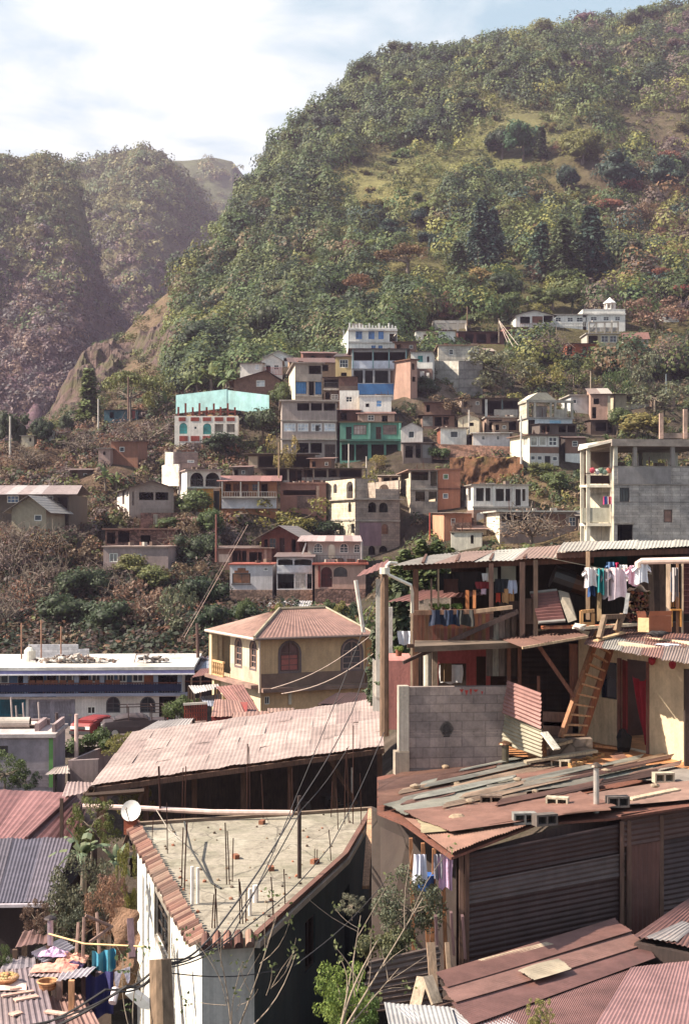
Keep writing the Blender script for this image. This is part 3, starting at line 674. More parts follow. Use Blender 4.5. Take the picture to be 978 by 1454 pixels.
house('brown house with wide sloping roof and grey window',332,398,540,557,d=200,r=0,L=7,col=S(125,92,78),mat='wood',roof='gablef',peak=1.3,rc=S(125,85,72),oh=.8,skew=.2,items=[Wn(364,540,376,549,g=g_pale)])
m=MB(S(150,190,192))
tp=[(250,561,200),(322,552.5,196),(324,554,196),(382,561,192)]
for(a,b)in zip(tp[:-1],tp[1:]):
 p,q=P(*a),P(*b);m.prism([p-Vector((0,0,2.6)),q-Vector((0,0,2.6)),q,p],(0,.2,0))
single(m,'garden_wall','plaster','long turquoise painted wall stepping along the slope','wall')
cells=[]
for(a,b)in((249.5,253.5),(258,0)):pass
hr,f,W,L_,zb,z1=house('white framed house with red brick panels and turquoise arched windows',248,338,590.5,628,d=186,r=0,L=7,xs=245,col=S(225,215,205),roof='none',items=[A(255,600.5,266,616,g=g_turq,f=(.03,.2,.16)),A(288.6,601,300,616.5,g=g_turq,f=(.03,.2,.16)),V(305,602,317,614),V(305,616,317,626.5),V(322,602,333.5,614),V(322,616,333.5,626.5),Wn(276,605.5,279.5,609.5,nx=1,nz=1),*[B(a,592.5,b,598,c=S(140,60,48),n='brick_panel',m='brick',o=.02)for a,b in((254,264),(271,283),(288,300),(305,317),(322,333.5))],*[B(a,619,b,626.5,c=S(140,60,48),n='brick_panel',m='brick',o=.02)for a,b in((255,267),(271,283.5),(288,300))]])
m=MB(S(150,115,75));m.grid(lambda u,v:f.pt(W*u,z1+.05+.5*v*v+.18*math.sin(u*19+v*5),-.3-6.5*v),20,6);m.build('grass_roof','earth',hr)
m=MB(S(150,70,55))
for k in range(9):a=W*(k+.5)/9;f.box(m,a-.12,a+.12,z1,z1+1.2+.5*(k%2),-.5-(k%3)*.2,-.3-(k%3)*.2)
f.box(m,W*.4,W*.95,z1+.5,z1+.62,-.6,-.5);m.build('column_stub','concrete',hr)
m=MB(S(120,105,98));p,q=P(268,650,185),P(340,650,185);m.prism([p,q,P(340,629,185),P(268,628,185)],(0,.5,0));single(m,'retaining_wall','stone','stone footing under the brick panelled house','wall')
fr=dict(f=S(215,210,205),g=(.42,.44,.48),nx=3,nz=2,fw=.12)
house('wide grey three storey building with white framed windows in the middle row',400,478,570,655,d=177,r=3,xs=396,L=9,col=S(160,145,138),scol=S(195,178,168),roof='flat',rc=S(180,165,155),oh=.3,rt=.2,items=[V(422,572.5,439,583),V(441.5,572.5,457,583),V(459.5,572.5,476,583),Lg(399,596.5,478.5,598.5,c=PALE,o=.15),Wn(402.8,601,420,612.5,**fr),Wn(422.5,601,438,612.5,**fr),Wn(441.5,601,457,612.5,**fr),Wn(460,601,476,612.5,**fr),B(448,604,453,612,c=(.02,.02,.02),o=-.08),Lg(399,623,478.5,625,c=PALE,o=.3),V(421,629,438,643),V(441,629,457,643),Dr(461,631,476,655,c=S(80,60,52))])
house('green two storey house with a brown door and framed windows',482.5,568,600,656,d=177,r=0,L=8,col=S(92,142,126),roof='flat',rc=S(120,100,70),oh=.25,rt=.1,items=[Dr(491,606,499,624,c=(.03,.03,.03)),Wn(502,603.5,520,617,g=(.35,.25,.22),f=S(120,80,68),nx=4,nz=2),Dr(533.5,606,541,624,c=S(90,55,45)),Wn(543.5,603.5,563,617,g=(.2,.12,.1),f=S(120,80,68),nx=5,nz=2),Lg(482,624,569,627,c=S(60,110,98),o=.7),Cl(522.5,601,526,624,c=S(110,165,150),o=.5),Cl(566,601,569,655,c=S(110,165,150),o=.5),V(485,631,503,654),V(505,631,522,654),V(527,631,545,654),V(548,631,564,654)])
house('pinkish cottage with a rusty roof directly above the green house',508,560,588,600,d=181,r=0,L=6,col=S(185,155,140),roof='shed',rc=S(140,88,74),peak=.9,items=[Wn(522,589,531,597,g=(.07,.07,.08)),V(542,590,550,599)])
house('dark tin shack above the left half of the green house',478,512,583,597,d=183,r=3,L=6,col=S(90,60,50),roof='shed',rc=S(150,85,70),peak=.7,items=[V(484,586,492,596)])
house('small white gabled hut right of the green house',569.5,600,608,627,d=176,L=5,col=S(215,205,198),roof='gablef',peak=.7,rc=S(150,140,135),oh=.15,items=[Wn(579.5,612,588,622,nx=1,nz=1)])
house('grey plank and sheet shed under the small white gabled hut',572,613,629,657,d=172,L=5,col=S(110,95,90),roof='shed',rc=S(120,100,92),peak=.4,items=[V(575,633,586,650),V(590,631,597,650),B(600,632,611,650,c=S(130,125,125))])
house('row of shacks with a grey block panel above the white huts',599.5,645,590,606,d=184,r=0,L=6,col=S(130,100,88),roof='shed',rc=S(140,95,80),peak=.5,oh=.5,items=[B(600,591,614,605,c=S(165,158,155),m='block'),V(617,592,627,605),V(629,592,637,603)])
house('pale cream hut between the shack row and the dark open shed',650,680,594,612,d=181,r=-10,L=5,col=CREAM,roof='gablef',peak=.5,rc=S(120,85,70),items=[V(665,600,672,605)])
house('white hut with a black window square and brown left end',625,662,608,630,d=176,r=3,xs=620,col=WHITE,scol=S(130,75,55),roof='flat',rc=S(150,130,118),oh=.3,rt=.1,items=[Wn(639,612,650,621.5,nx=1,nz=1)])
house('long low white house with two tiny windows',671,723.5,615.5,635,d=174,r=-3,L=5,xs=664,col=S(215,208,205),scol=S(180,160,140),roof='flat',rc=WHITE,oh=.35,rt=.1,items=[Wn(683.5,619,688,624.5,nx=1),Wn(704.5,619,709,624.5,nx=1)])
m=MB(S(105,75,62));p=[P(612,652,172),P(724,656,170),P(724,634,171),P(640,631,173),P(612,630,174)];m.prism(p,(0,1.5,0));single(m,'retaining_wall','stone','rough brown stone wall under the white huts','wall')
def bankpt(u,v):
 n_=float(fbm(u*9,v*3+4,5));p=P(638+104*u,700-50*v,161+2.4*v);return p+Vector((0,n_*2.2,n_*.8))
m=MB(S(115,82,62));m.grid(bankpt,70,20);m.grid(lambda u,v:bankpt(u,1)+Vector((0,7*v,.3*v)),70,4,S(130,118,62))
o_=m.build('earth_bank','earth',None,True);o_['kind']='structure'
house('dark open shed with white posts and a grey half wall',689,737,566,594,d=190,r=2,L=6,col=S(90,75,68),roof='shed',rc=S(130,95,82),peak=.3,items=[V(692,569,711,589),V(714,569,734,580),Cl(688,567,691.5,594,c=WHITE),Cl(711.5,567,713.5,582,c=S(90,110,110)),B(701,581.5,735,590.5,c=S(175,165,155),o=.05),V(693,592,700,594)])
house('pinkish terrace wall with dark recess under the open shed',690,738,593,613,d=184,r=2,L=5,col=S(150,125,112),roof='flat',oh=.2,items=[V(694,596,712,611,bars=.6),V(716,598,733,611)])
hr,f,W,L_,zb,z1=house('unfinished pale concrete house with an open roof frame and white lower wall',749,812,594,620,d=180,r=10,xs=737,L=7,col=S(200,205,210),scol=S(210,200,180),roof='flat',rc=LGREY,oh=.2,items=[V(747,596,759,617),B(780,597,796,608,c=S(150,190,215)),V(772,603,779,617)])
m=MB(S(185,175,160));H_=(594-571)*180/F
for a in(0,.16,.52,.62,.86,1):f.box(m,W*a-.14,W*a+.14,z1+.16,z1+H_,-.28,0)
f.box(m,-.2,W+.2,z1+H_,z1+H_+.3,-.3,.05);f.box(m,-.2,.1,z1+H_,z1+H_+.3,-L_,-.3);f.box(m,W*.18,W*.5,z1+.16,z1+1.7,-1.6,-1.4,S(165,155,150))
f.box(m,W*.64,W*.84,z1+.16,z1+1.2,-.26,-.1);f.box(m,0,.25,z1+.16,z1+H_,-L_,-.4,S(210,200,180));m.build('roof_frame','concrete',hr)
m=MB(S(200,190,170));m.prism([f.pt(0,z1+H_+.3,-.5),f.pt(W*.68,z1+H_+.3,-.5),f.pt(W*.45,z1+H_+1.3,-.5),f.pt(W*.25,z1+H_+1.3,-.5)],-f.n*4);m.build('gable','plaster',hr)
house('grey white box house with one dark window under the trees',810,836,562,583,d=193,r=4,L=6,col=S(190,190,190),roof='flat',rc=PALE,oh=.3,items=[Wn(812.5,567,818,573,nx=1,nz=1)])
house('pinkish house with a sloping pale roof right of the grey white box',838,866,560,597,d=190,r=-5,L=6,col=S(170,135,120),roof='shed',rc=S(195,175,160),peak=1.4,items=[V(842,566,850,574),V(840,578,846,594),Cl(862,562,866,595,c=CREAM)])
house('open porch house with pale roof and dark posts',873,922,560,582,d=194,r=-4,L=7,col=S(190,175,150),roof='shed',rc=S(200,180,165),peak=.6,oh=.5,items=[V(889,562,904,573),V(906,562,919,573),B(895,573.5,921,581,c=S(185,180,170),o=.1)])
house('dark lower storey of huts under the pinkish house',838,872,597,617,d=183,r=0,L=5,col=S(80,60,52),roof='shed',rc=S(110,80,70),peak=.3,items=[V(845,600,860,612),V(862,600,869,615)])
wi=dict(f=WHITE,g=(.40,.36,.30),nx=1,nz=1,fw=.12)
house('two storey house with brown band, bright left side and white framed windows',751.5,793,618,667,d=164,r=16,xs=724,col=S(205,195,188),scol=S(222,210,190),roof='flat',rc=S(110,85,75),oh=.35,items=[Wn(752.5,620,763,633.5,**wi),Wn(765,620,775.5,633.5,**wi),Wn(778,620,791,633.5,f=WHITE,nx=2,nz=2,g=(.03,.03,.04),fw=.14),B(751.5,634.5,793,643.5,c=S(130,95,78)),Wn(753,647,759.5,653.5,nx=1,nz=1),Wn(762.5,647,769.5,653.5,nx=1,nz=1),Dr(773,647.5,781,664,c=(.03,.03,.035)),Wn(784,648,791,654.5,nx=1,nz=1),sd_(Wn(742,620,748.5,633,f=WHITE,g=(.3,.28,.25),nx=2,nz=1)),B(752,661,793,667,c=S(120,85,70),o=.01)])
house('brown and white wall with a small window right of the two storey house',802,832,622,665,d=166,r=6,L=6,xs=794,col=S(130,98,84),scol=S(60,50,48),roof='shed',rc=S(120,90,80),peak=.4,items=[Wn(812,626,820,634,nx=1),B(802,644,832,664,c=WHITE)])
house('shaded laundry terrace hut on the roof of the two storey house',766,818,602,616,d=168,r=6,L=4,col=S(90,78,72),roof='shed',rc=S(110,90,82),peak=.2,items=[V(768,604,780,614),V(793,604,803,614),V(805,604,816,614)],ext=.6)
house('terracotta orange two storey house with small square windows',621.5,653,667,723,d=150,r=2,L=8,col=S(176,115,90),scol=S(176,115,90),roof='flat',rc=S(150,95,80),oh=.15,rt=.12,items=[Wn(629,673,636.5,680.5,nx=1,nz=1,g=(.06,.12,.05),f=WHITE),Wn(628.5,700.5,636,708,nx=1,nz=1,g=(.15,.17,.2),f=WHITE),Lg(620,693.5,653.5,695,c=S(120,70,55),o=.12)])
house('grey block house with open dark upper storey left of the orange house',582.5,621,667.5,725,d=149,r=4,xs=566,col=S(150,138,130),scol=S(205,188,165),mat='block',roof='flat',rc=S(165,130,115),oh=.3,rt=.1,items=[V(584,669.5,608,682),V(611,669.5,621,690),Lg(582,693,621,695.5,c=PALE,o=.15),V(589.5,698,603,711.5),V(608.5,698,620,712),sd_(V(567,671,580,681)),sd_(AV(568,703,578,719))])
house('low roofed wall with rusty posts left of the grey block house',541,566,676,700,d=153,r=3,L=5,col=S(150,125,108),roof='shed',rc=S(190,160,140),peak=.3,items=[V(544,678,553,688),V(556,678,564,690)])
ub=dict(ah=1)
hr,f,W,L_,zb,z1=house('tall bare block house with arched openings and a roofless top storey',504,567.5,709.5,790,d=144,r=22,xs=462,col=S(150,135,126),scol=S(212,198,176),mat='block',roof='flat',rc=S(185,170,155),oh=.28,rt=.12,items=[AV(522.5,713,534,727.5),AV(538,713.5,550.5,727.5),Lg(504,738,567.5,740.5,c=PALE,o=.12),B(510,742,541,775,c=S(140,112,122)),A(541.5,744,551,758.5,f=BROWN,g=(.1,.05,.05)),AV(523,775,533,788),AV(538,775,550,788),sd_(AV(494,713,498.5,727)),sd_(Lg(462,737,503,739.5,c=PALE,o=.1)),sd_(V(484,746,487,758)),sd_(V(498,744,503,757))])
f1=Fac(f.pt(0,0)-f.n*L_,f.r-math.pi/2);ztop=(HZ-679.5)*144/F;fR=Fac(f.pt(W,0),f.r+math.pi/2);fB=Fac(f.pt(0,0)-f.n*(L_-.2),f.r)
m=MB(S(168,152,140));z_=z1+.12
def hol(ff,*r_):return[(*[ff.sz(x,y)[0]for x in(a,c_)for y in(b,)][:0],ff.sz(a,b)[0],ff.sz(c_,b)[0],max(z_+.01,ff.sz((a+c_)/2,d_2)[1]),ff.sz((a+c_)/2,b)[1],(ff.sz(c_,b)[0]-ff.sz(a,b)[0])/2)for a,b,c_,d_2 in r_]
wall(m,f,0,W*.46,z_,ztop,hol(f,(521.5,681,533,707)),back=True,th=.16);wall(m,f,W*.46,W,z_,z_+1.0,back=True,th=.16)
wall(m,fB,0,W,z_,ztop-.1,[(W*.52,W*.66,z_+1.,ztop-.35,W*.07),(W*.72,W*.88,z_+1.,ztop-.35,W*.08)],back=True,th=.16)
wall(m,fR,0,L_,z_,ztop-.1,[(L_*.3,L_*.6,z_+1,ztop-.4,.5)],back=True,th=.16)
wall(m,f1,0,L_,z_,ztop,[(L_*.28,L_*.4,z_+.7,ztop-.35,.3),(L_*.72,L_*.93,z_+.05,ztop-.25,.4)],back=True,th=.16,col=S(212,198,176));m.build('roofless_storey','block',hr)  # left wall's paler tone has the sunlight put into its colour
house('white loggia building with tall dark openings between white columns',671.5,750,689,728,d=146,r=5,xs=653,L=7,col=S(212,204,198),scol=S(225,215,205),roof='flat',rc=S(150,140,130),oh=.25,rt=.12,items=[V(675.5,693,686.5,711.5),V(689,693,696,711.5),V(703.5,694,715,711.5),V(717.5,694,724,711.5),V(731.5,694.5,739,718),V(741,694.5,745.5,711.5),Cl(699,690,701.5,720,c=WHITE),Cl(726.5,690,729,720,c=WHITE),Lg(670,719,751,721.5,c=PALE,o=.3),sd_(V(655,692.5,661,711)),sd_(V(664,692.5,668,711)),AV(676,725,687,728)])
house('shaded lower storey with an arch under the white loggia',672,706,724,752,d=142,r=5,L=4,col=S(120,95,85),roof='none',items=[AV(676,727,687,751)])
house('long grey porch house with bright left end and blue window',709,818,727,776,d=134,r=3,xs=688,L=6,col=S(150,132,124),scol=S(222,212,190),roof='flat',rc=S(205,200,190),oh=.4,rt=.14,items=[V(712,730,727,748),V(729,731.5,751,749),V(753,731.5,772,749),Wn(807,734,818,747,g=(.12,.16,.22)),B(775,730,803,748,c=S(120,85,72)),B(710,741,722,758,c=S(140,130,125),m='block',o=.3)])
house('small orange house with a window left of the porch house',630,669.5,729,762,d=138,r=4,xs=612,L=5,col=S(165,108,84),scol=S(200,145,115),roof='shed',rc=S(185,165,150),peak=.2,items=[Wn(640,736,646,746,nx=1,g=(.1,.04,.03)),B(641,742,669,754,c=S(150,120,105),m='stone',o=.02)])
house('broken white garden shed wall below the small orange house',640,684,756,780,d=131,r=-4,L=4,col=S(215,205,188),roof='flat',rc=S(150,130,110),oh=.1,rt=.1,items=[V(668,760,672,772),V(640.5,757,645,759)])
house('mud brick house with one black window',158,196,627,665,d=171,r=-3,L=6,col=S(145,98,78),roof='shed',rc=S(150,110,92),peak=.4,items=[Wn(170,634.5,177,641.6,nx=1,nz=1)])
house('small pinkish block lean-to on the left of the mud brick house',140,157,637,652,d=169,L=4,col=S(175,145,135),roof='flat',rt=.08,items=[V(147,641,150,646)])
house('small white hut with pink upper band on the far left',49,74,610,627,d=196,r=5,L=5,col=WHITE,roof='flat',oh=.1,rc=PINK,items=[V(66,616,70,626),B(49,610.2,74,614,c=S(200,120,110))])
house('low cream hut left of the pink banded hut',31,48.5,619,632,d=194,L=4,col=CREAM,roof='flat',rt=.08,items=[V(42,622,45,627)])
house('bluish fenced shed among the banana plants',148,196,582,597,d=210,L=4,col=S(60,95,105),roof='shed',rc=S(140,60,50),peak=.3,items=[V(156,585,162,594),B(184,583,192,595,c=S(150,60,50))])
hr,f,W,L_,zb,z1=house('long house with patched white and pinkish tin roof on the far left',-30,98,703,752,d=142,r=-3,L=8,col=S(90,78,68),roof='none',items=[Wn(10.5,703.8,27,714,g=(.06,.1,.2),nx=3),V(40,705,52,722),Wn(61,704,76,713,f=WHITE,g=(.1,.09,.09),nx=3),V(82,706,96,750)])
corr_pts(hr,[f.pt(-.6,z1+.05,1.0),f.pt(W+1.1,z1+.05,1.0),f.pt(W+.4,z1+1.1,-L_*.5),f.pt(-.6,z1+1.1,-L_*.5)],col=S(205,190,188),mat='tin_far',n=9,seed=4)
corr_pts(hr,[f.pt(-.6,z1+1.1,-L_*.5),f.pt(W+.4,z1+1.1,-L_*.5),f.pt(W+.4,z1+.2,-L_-.5),f.pt(-.6,z1+.2,-L_-.5)],col=S(170,150,145),n=3)
house('low gabled cream shed in front of the patched roof house',17,66,722,753,d=136,r=-6,L=6,col=S(165,152,130),roof='gablef',peak=1.2,rc=S(180,170,162),oh=.7,skew=.05,items=[Wn(49,731,59.5,739.5,nx=1,nz=1)])
house('grey gabled house with a recessed porch and bright left side',183.5,247,693,724,d=144,r=14,xs=165,col=S(160,142,132),scol=S(220,205,195),roof='gablef',peak=.75,rc=S(150,130,122),oh=.5,mat='plaster',items=[V(198,699,218,710),V(221,699,239,710),B(197,711,243,722,c=S(170,150,142)),sd_(Wn(166.5,697,169,706,nx=1)),sd_(Dr(174,697,177,716,c=(.08,.04,.04))),sd_(Wn(179.5,697,182.5,706,nx=1)),V(188.5,698,190,718)])
house('stone basement with a white door under the grey gabled house',200,252,728,748,d=141,r=8,L=5,col=S(115,85,76),mat='stone',roof='none',items=[Dr(218,730,224,744,c=S(200,190,175))])
hr,f,W,L_,zb,z1=house('white house with two balcony arches above an ochre ground floor',265.5,313.5,668,730,d=146,r=14,xs=233,col=S(205,190,178),scol=S(232,222,215),roof='flat',rc=S(175,150,140),oh=.2,rt=.12,items=[AV(270.5,671,289,691,bars=.8),AV(292,671,312,691,bars=.8),Lg(265,691.5,314,693.5,c=WHITE,o=.3),B(280,694,303,727,c=S(200,145,70)),V(303.5,697,312,726),B(312,694,313.5,727,c=S(200,145,70)),B(265.5,694,279.8,727,c=S(180,160,150))])
m=MB(S(228,215,205));p0,p1=P(228,682,152),P(255,682,150)
m.prism([P(230,690,152),P(254,690,150),P(254,659,150),P(246,659,150.6),P(246,642,150.6),P(234.5,642,151.6),P(234.5,660,151.6),P(230,661,152)],(.1,.35,0))
single(m,'stepped_wall','block','pale stepped block wall rising above the white house with arches','wall')
house('grey block room behind the stepped pale wall',247,281,642.5,680,d=154,r=6,L=4,col=S(150,128,122),mat='block',roof='flat',oh=.05,rt=.08,items=[Wn(266,653,276,657,g=g_pale,nx=4,nz=1)])
hr,f,W,L_,zb,z1=house('porch house with red tin roof, railing and white base',315,393,684,724,d=146,r=2,L=7,col=S(160,105,72),roof='shed',rc=S(165,95,82),peak=.9,oh=.5,items=[V(320,687,328,698),Dr(331,687,340,705,c=RB),Dr(344,687,353,705,c=RB),Wn(358,687,366,697,f=RB),V(371,687,380,705),B(315,706.5,393,722,c=S(205,200,205),o=.3),Rl(316,698.5,393,706.3,c=S(180,165,155),o=.9,step=.25),Lg(315,705.5,393.5,707.5,c=S(190,180,170),o=1.0),Cl(341.5,684.5,343,706,c=S(200,190,180),o=.95),Cl(366.5,684.5,368,706,c=S(200,190,180),o=.95),Cl(315.3,684.5,316.8,706,c=S(200,190,180),o=.95)])
house('long shack under a thin pale roof behind the olive tree',352,446,645,665,d=166,r=0,L=5,col=S(110,85,72),roof='shed',rc=S(200,165,145),peak=.2,oh=.6,items=[B(353,648,366,664,c=S(200,175,150)),V(368,648,388,663),V(392,648,412,663),V(416,648,440,663)])
house('long open porch with white posts and a grey half wall',373,514,665.5,690,d=157,r=0,L=6,col=S(100,78,68),roof='shed',rc=S(205,180,155),peak=.25,oh=.5,items=[V(378,668,406,686),V(411,668,428,686),V(432,668,444,677),V(447,668,463,677),V(467,668,478,677),V(482,668,512,677),B(428.5,678,483,688,c=S(165,150,142),m='block',o=.05),Cl(408,666,410.5,690,c=S(195,175,155)),Cl(444.3,666,446,678,c=S(195,175,155)),Cl(464,666,466,678,c=S(195,175,155))])
house('pinkish retaining wall house with a single pale pillar',398,463,687,722,d=150,r=2,L=4,col=S(160,115,102),roof='flat',rc=S(165,120,105),oh=.2,items=[V(402,696,449,703),Cl(449,690,453,722,c=S(170,140,125),o=.3),B(422,704,448,722,c=S(125,100,92),m='stone',o=.02)])
house('grey flat house with two windows and clutter on its roof',147,239,777,812,d=127,r=-2,L=7,col=S(155,135,132),roof='flat',rc=S(175,150,140),oh=.15,rt=.12,items=[Wn(155.5,785.5,167.5,798,nx=2,nz=1,g=(.25,.22,.2)),Wn(193,786.5,201,796,nx=1,nz=1),B(193.5,776.5,239,779,c=S(160,140,132),o=.05)])
house('stone terrace hut above the grey flat house',150,250,752,776,d=136,r=2,L=5,col=S(115,82,72),mat='stone',roof='flat',rc=S(140,100,88),oh=.3,rt=.12,items=[V(152,756,164,772),V(168,754,184,770),V(200,760,214,772)])
house('low shack with pale planks above the white house with stepped window',309,386,779,801,d=131,r=3,L=5,col=S(140,108,95),roof='shed',rc=S(130,100,88),peak=.2,items=[B(311,787,326,798,c=S(205,180,165)),V(330,782,350,798),V(354,784,372,798),Cl(375,780,379,800,c=S(190,165,150))])
m_=dict(f=S(60,48,42),g=(.30,.12,.06))
hr,f,W,L_,zb,z1=house('white house with a stepped orange-brown shuttered window',326.5,387,802,858,d=124,r=0,L=7,col=S(205,198,200),roof='flat',rc=S(165,85,70),oh=.15,rt=.1,items=[Wn(330,814,355.8,828.5,nx=2,nz=1,sill=S(90,80,80),**m_),Wn(374,806,381,810.5,nx=3,nz=1),B(326.5,837.5,387,858,c=S(130,105,92),m='stone',o=.05)])
m=MB((.30,.12,.06))
for(a,b,c_,d_2)in((333,810,353,813.6),(337.5,806.5,349,810.1)):a0,zt=f.sz(a,b);a1,zz=f.sz(c_,d_2);f.box(m,a0,a1,zz,zt,.001,.03)
m.build('window_head','wood',hr)
hr,f,W,L_,zb,z1=house('two level house with a white upper band pierced by long oval openings',393,443.5,791,858,d=124,r=0,L=6,col=S(200,198,202),roof='shed',rc=S(150,140,140),peak=.3,items=[AV(394.5,794,415.5,802.5,ah=.5),AV(418,794,442,802.5,ah=.5),B(393,803.5,443.5,813,c=S(212,210,215),o=.05),V(394,815,417.5,836),Dr(419,814.5,434,836,c=S(205,200,195)),V(436,815,443,836),B(393,837.5,443.5,858,c=S(130,105,92),m='stone',o=.06)])
house('red-brown wooden house with a low gable',371,425,762,793,d=133,r=-10,L=7,col=S(112,60,50),mat='wood',roof='gablef',peak=1.0,rc=S(165,150,145),oh=.8,items=[V(375,766,380,778),Wn(382,764,392,780,f=RB,g=(.03,.02,.02)),Dr(397,764,404,784,c=S(70,35,30)),V(414,766,420,784)])
house('white upper house with a row of arches and a pinkish tin roof',437,513,769,800,d=128,r=-2,L=6,col=S(200,186,178),roof='none',items=[A(445,771,458,785,g=(.08,.08,.09),nx=3),AV(466,773,475.5,795),A(482,771,494.5,785,nx=2),A(502,772,511,785)])
hr2,f2,W2,L2,zb2,z12=HOUSES[-1][0],HOUSES[-1][1],HOUSES[-1][2],HOUSES[-1][3],0,HOUSES[-1][5]
corr_pts(hr2,[f2.pt(-.9,z12+.03,1.1),f2.pt(W2+.1,z12+.03,1.1),f2.pt(W2-.2,z12+.55,-4.5),f2.pt(-.9,z12+.55,-4.5)],col=S(215,180,175),mat='tin',n=7)
m=MB(S(210,200,195));m.bar(f2.pt(-.1,z12-.1,.9),f2.pt(-.7,z12-1.9,.9),.14);m.build('porch_post','plaster',hr2);m=MB(S(210,200,195));m.bar(f2.pt(W2,z12,1),f2.pt(W2,z12-1.9,1),.1);m.build('porch_post','plaster',hr2)
railing(hr2,f2,0.2,W2-.2,z12-1.95,z12-1.2,.95,DGREY,.3)
house('pink house with a dark red arched door and a red tiled ledge',447,519,802,860,d=122,r=0,L=7,col=S(195,155,140),roof='flat',rc=S(165,80,62),oh=.25,rt=.14,items=[('D',455.5,805,471.5,833.5,dict(c=S(90,35,32))),A(473.5,805,493,819,g=(.1,.08,.08),f=S(60,40,35),nx=3),Cl(452,803,454.5,833.5,c=S(150,45,35),o=.1),B(447,836,519,860,c=S(125,95,85),m='stone',o=.06)])
m=MB(S(150,115,105))
m.prism([P(322,885,121),P(522,885,119),P(522,858,119),P(388,858,121),P(330,868,121)],(0,.6,0));single(m,'retaining_wall','stone','dark stone retaining wall under the row of white and pink houses','wall')
m=MB(S(205,195,195));m.corr(P(378,862,112),P(440,862,112)-P(378,862,112),P(384,853,117)-P(378,862,112),.2,.03);single(m,'tin_awning','tin','pale tin sheet roof just behind the yellow house','roof')
hr,f,W,L_,zb,z1=house('tall bare concrete house with open top storey and laundry balcony',871,1010,663.5,790,d=98,r=6,L=7.5,col=S(180,170,164),scol=S(200,190,172),mat='block',roof='flat',rc=S(160,150,142),oh=0,rt=.1,items=[B(876.2,664.5,951.8,687,c=S(150,142,140),o=.02),Lg(871,687.5,1010,689,c=S(170,158,148),o=.05),Wn(879.3,692.5,893,712.5,nx=3,nz=1,f=S(60,52,50),g=(.05,.045,.04)),Wn(941.5,723.5,954,742,nx=1,nz=1,f=S(90,70,62),g=(.20,.09,.06)),Lg(871,712.8,1010,713.6,c=S(120,112,110),o=.01),V(876,745,898,769),Lg(871,742.5,900,744.5,c=S(170,158,148),o=.06)])
zr_0=(HZ-633.5)*98/F;zr_1=(HZ-623.5)*98/F
for a,w_,c in((.0,.26,S(208,198,182)),(f.sz(898.5,650)[0],.26,S(170,158,150)),(f.sz(952,650)[0],.28,S(165,154,148)),(W-.3,.28,S(165,154,148))):
 m=MB(c);f.box(m,a,a+w_,z1+.1,zr_0,-.28,.02);m.build('column','concrete',hr);m=MB(c);f.box(m,a,a+w_,z1+.1,zr_0,-L_,-L_+.28);m.build('column','concrete',hr)
m=MB(S(172,156,145));f.box(m,-.2,W+.2,zr_0,zr_1,-L_-.2,.2);m.build('roof','concrete',hr)
m=MB(S(205,195,180));fbk=Fac(f.pt(0,0,-L_+.5),f.r);a0=W*.62;wall(m,fbk,0,W*.3,z1+.1,zr_0,[(.5,1.2,z1+.11,z1+1.3,.3),(1.35,1.8,z1+.11,z1+1.3,.2)],th=.12,back=True);m.build('back_wall','plaster',hr);m=MB(S(205,195,180));wall(m,fbk,a0,W,z1+.1,zr_0,[(a0+.25,a0+.8,z1+.11,z1+.85),(a0+1.1,a0+1.9,z1+.11,z1+.95)],th=.12,back=True);m.build('back_wall','plaster',hr)
cw=S(212,202,185);bx0,bx1=823.5,870.5;d_=99.0
def Q(px,py,dd=0):return P(px,py,d_+dd)
m=MB(cw)
for px,dd in((826,1.5),(834.5,0),(868,-.3)):
 m.bar(Q(px,806,dd),Q(px,634,dd),.24)
for px in(826,868):m.bar(P(px,806,d_+5.5),P(px,634,d_+5.5),.22)
m.build('column','plaster',hr)
for yt_,yb_ in((687,692),(741,747)):
 m=MB(cw);a,b,c_,e=Q(822,yb_,1.8),Q(833,yb_,-.2),Q(871,yb_,-.5),P(871,yb_,d_+6)
 m.prism([a,b,c_,e,P(824,yb_,d_+6)],(0,0,(yb_-yt_)*.7*d_/F));m.build('balcony_slab','plaster',hr)
m=MB(S(215,205,190));m.prism([Q(820,640,1.6),Q(834,636,-.8),Q(872,627,-1.1),P(872,627,d_+6.5),P(822,634,d_+6.5)],(0,0,.16));m.build('canopy','plaster',hr)
m=MB(S(185,178,160));m.prism([Q(827.5,742),Q(868,742,-.3),Q(868,721,-.3),Q(827.5,721)],(0,.12,0));m.prism([P(826,742,d_),P(826,721,d_),P(824,721,d_+5),P(824,742,d_+5)],(.1,0,0));m.build('balcony_wall','plaster',hr)
m=MB(S(120,100,88));m.prism([P(824,745,d_+6),P(875,745,d_+6),P(875,632,d_+6),P(824,632,d_+6)],(0,.2,0));m.build('back_wall','plaster',hr)
m=MB(S(60,35,30))
for k in range(26):px=830+38*k/25;m.bar(Q(px,687,-.1),Q(px,672,-.1),.03)
m.bar(Q(829,672,-.1),Q(868,671.5,-.1),.05);m.grid(lambda u,v:Q(829+39*u,687-12*v,0),2,2,S(55,35,32));m.build('railing','metal',hr)
for px,hh in((938,587),(972,581)):
 m=MB(S(200,165,150));m.bar(P(px,623,99),P(px,hh,99),.26);m.build('column_stub','concrete',hr)
m=MB(S(165,145,135));m.prism([P(941,622,99),P(1000,622,99),P(1000,615,99),P(941,615,99)],(0,.2,0));m.build('roof_wall','concrete',hr)
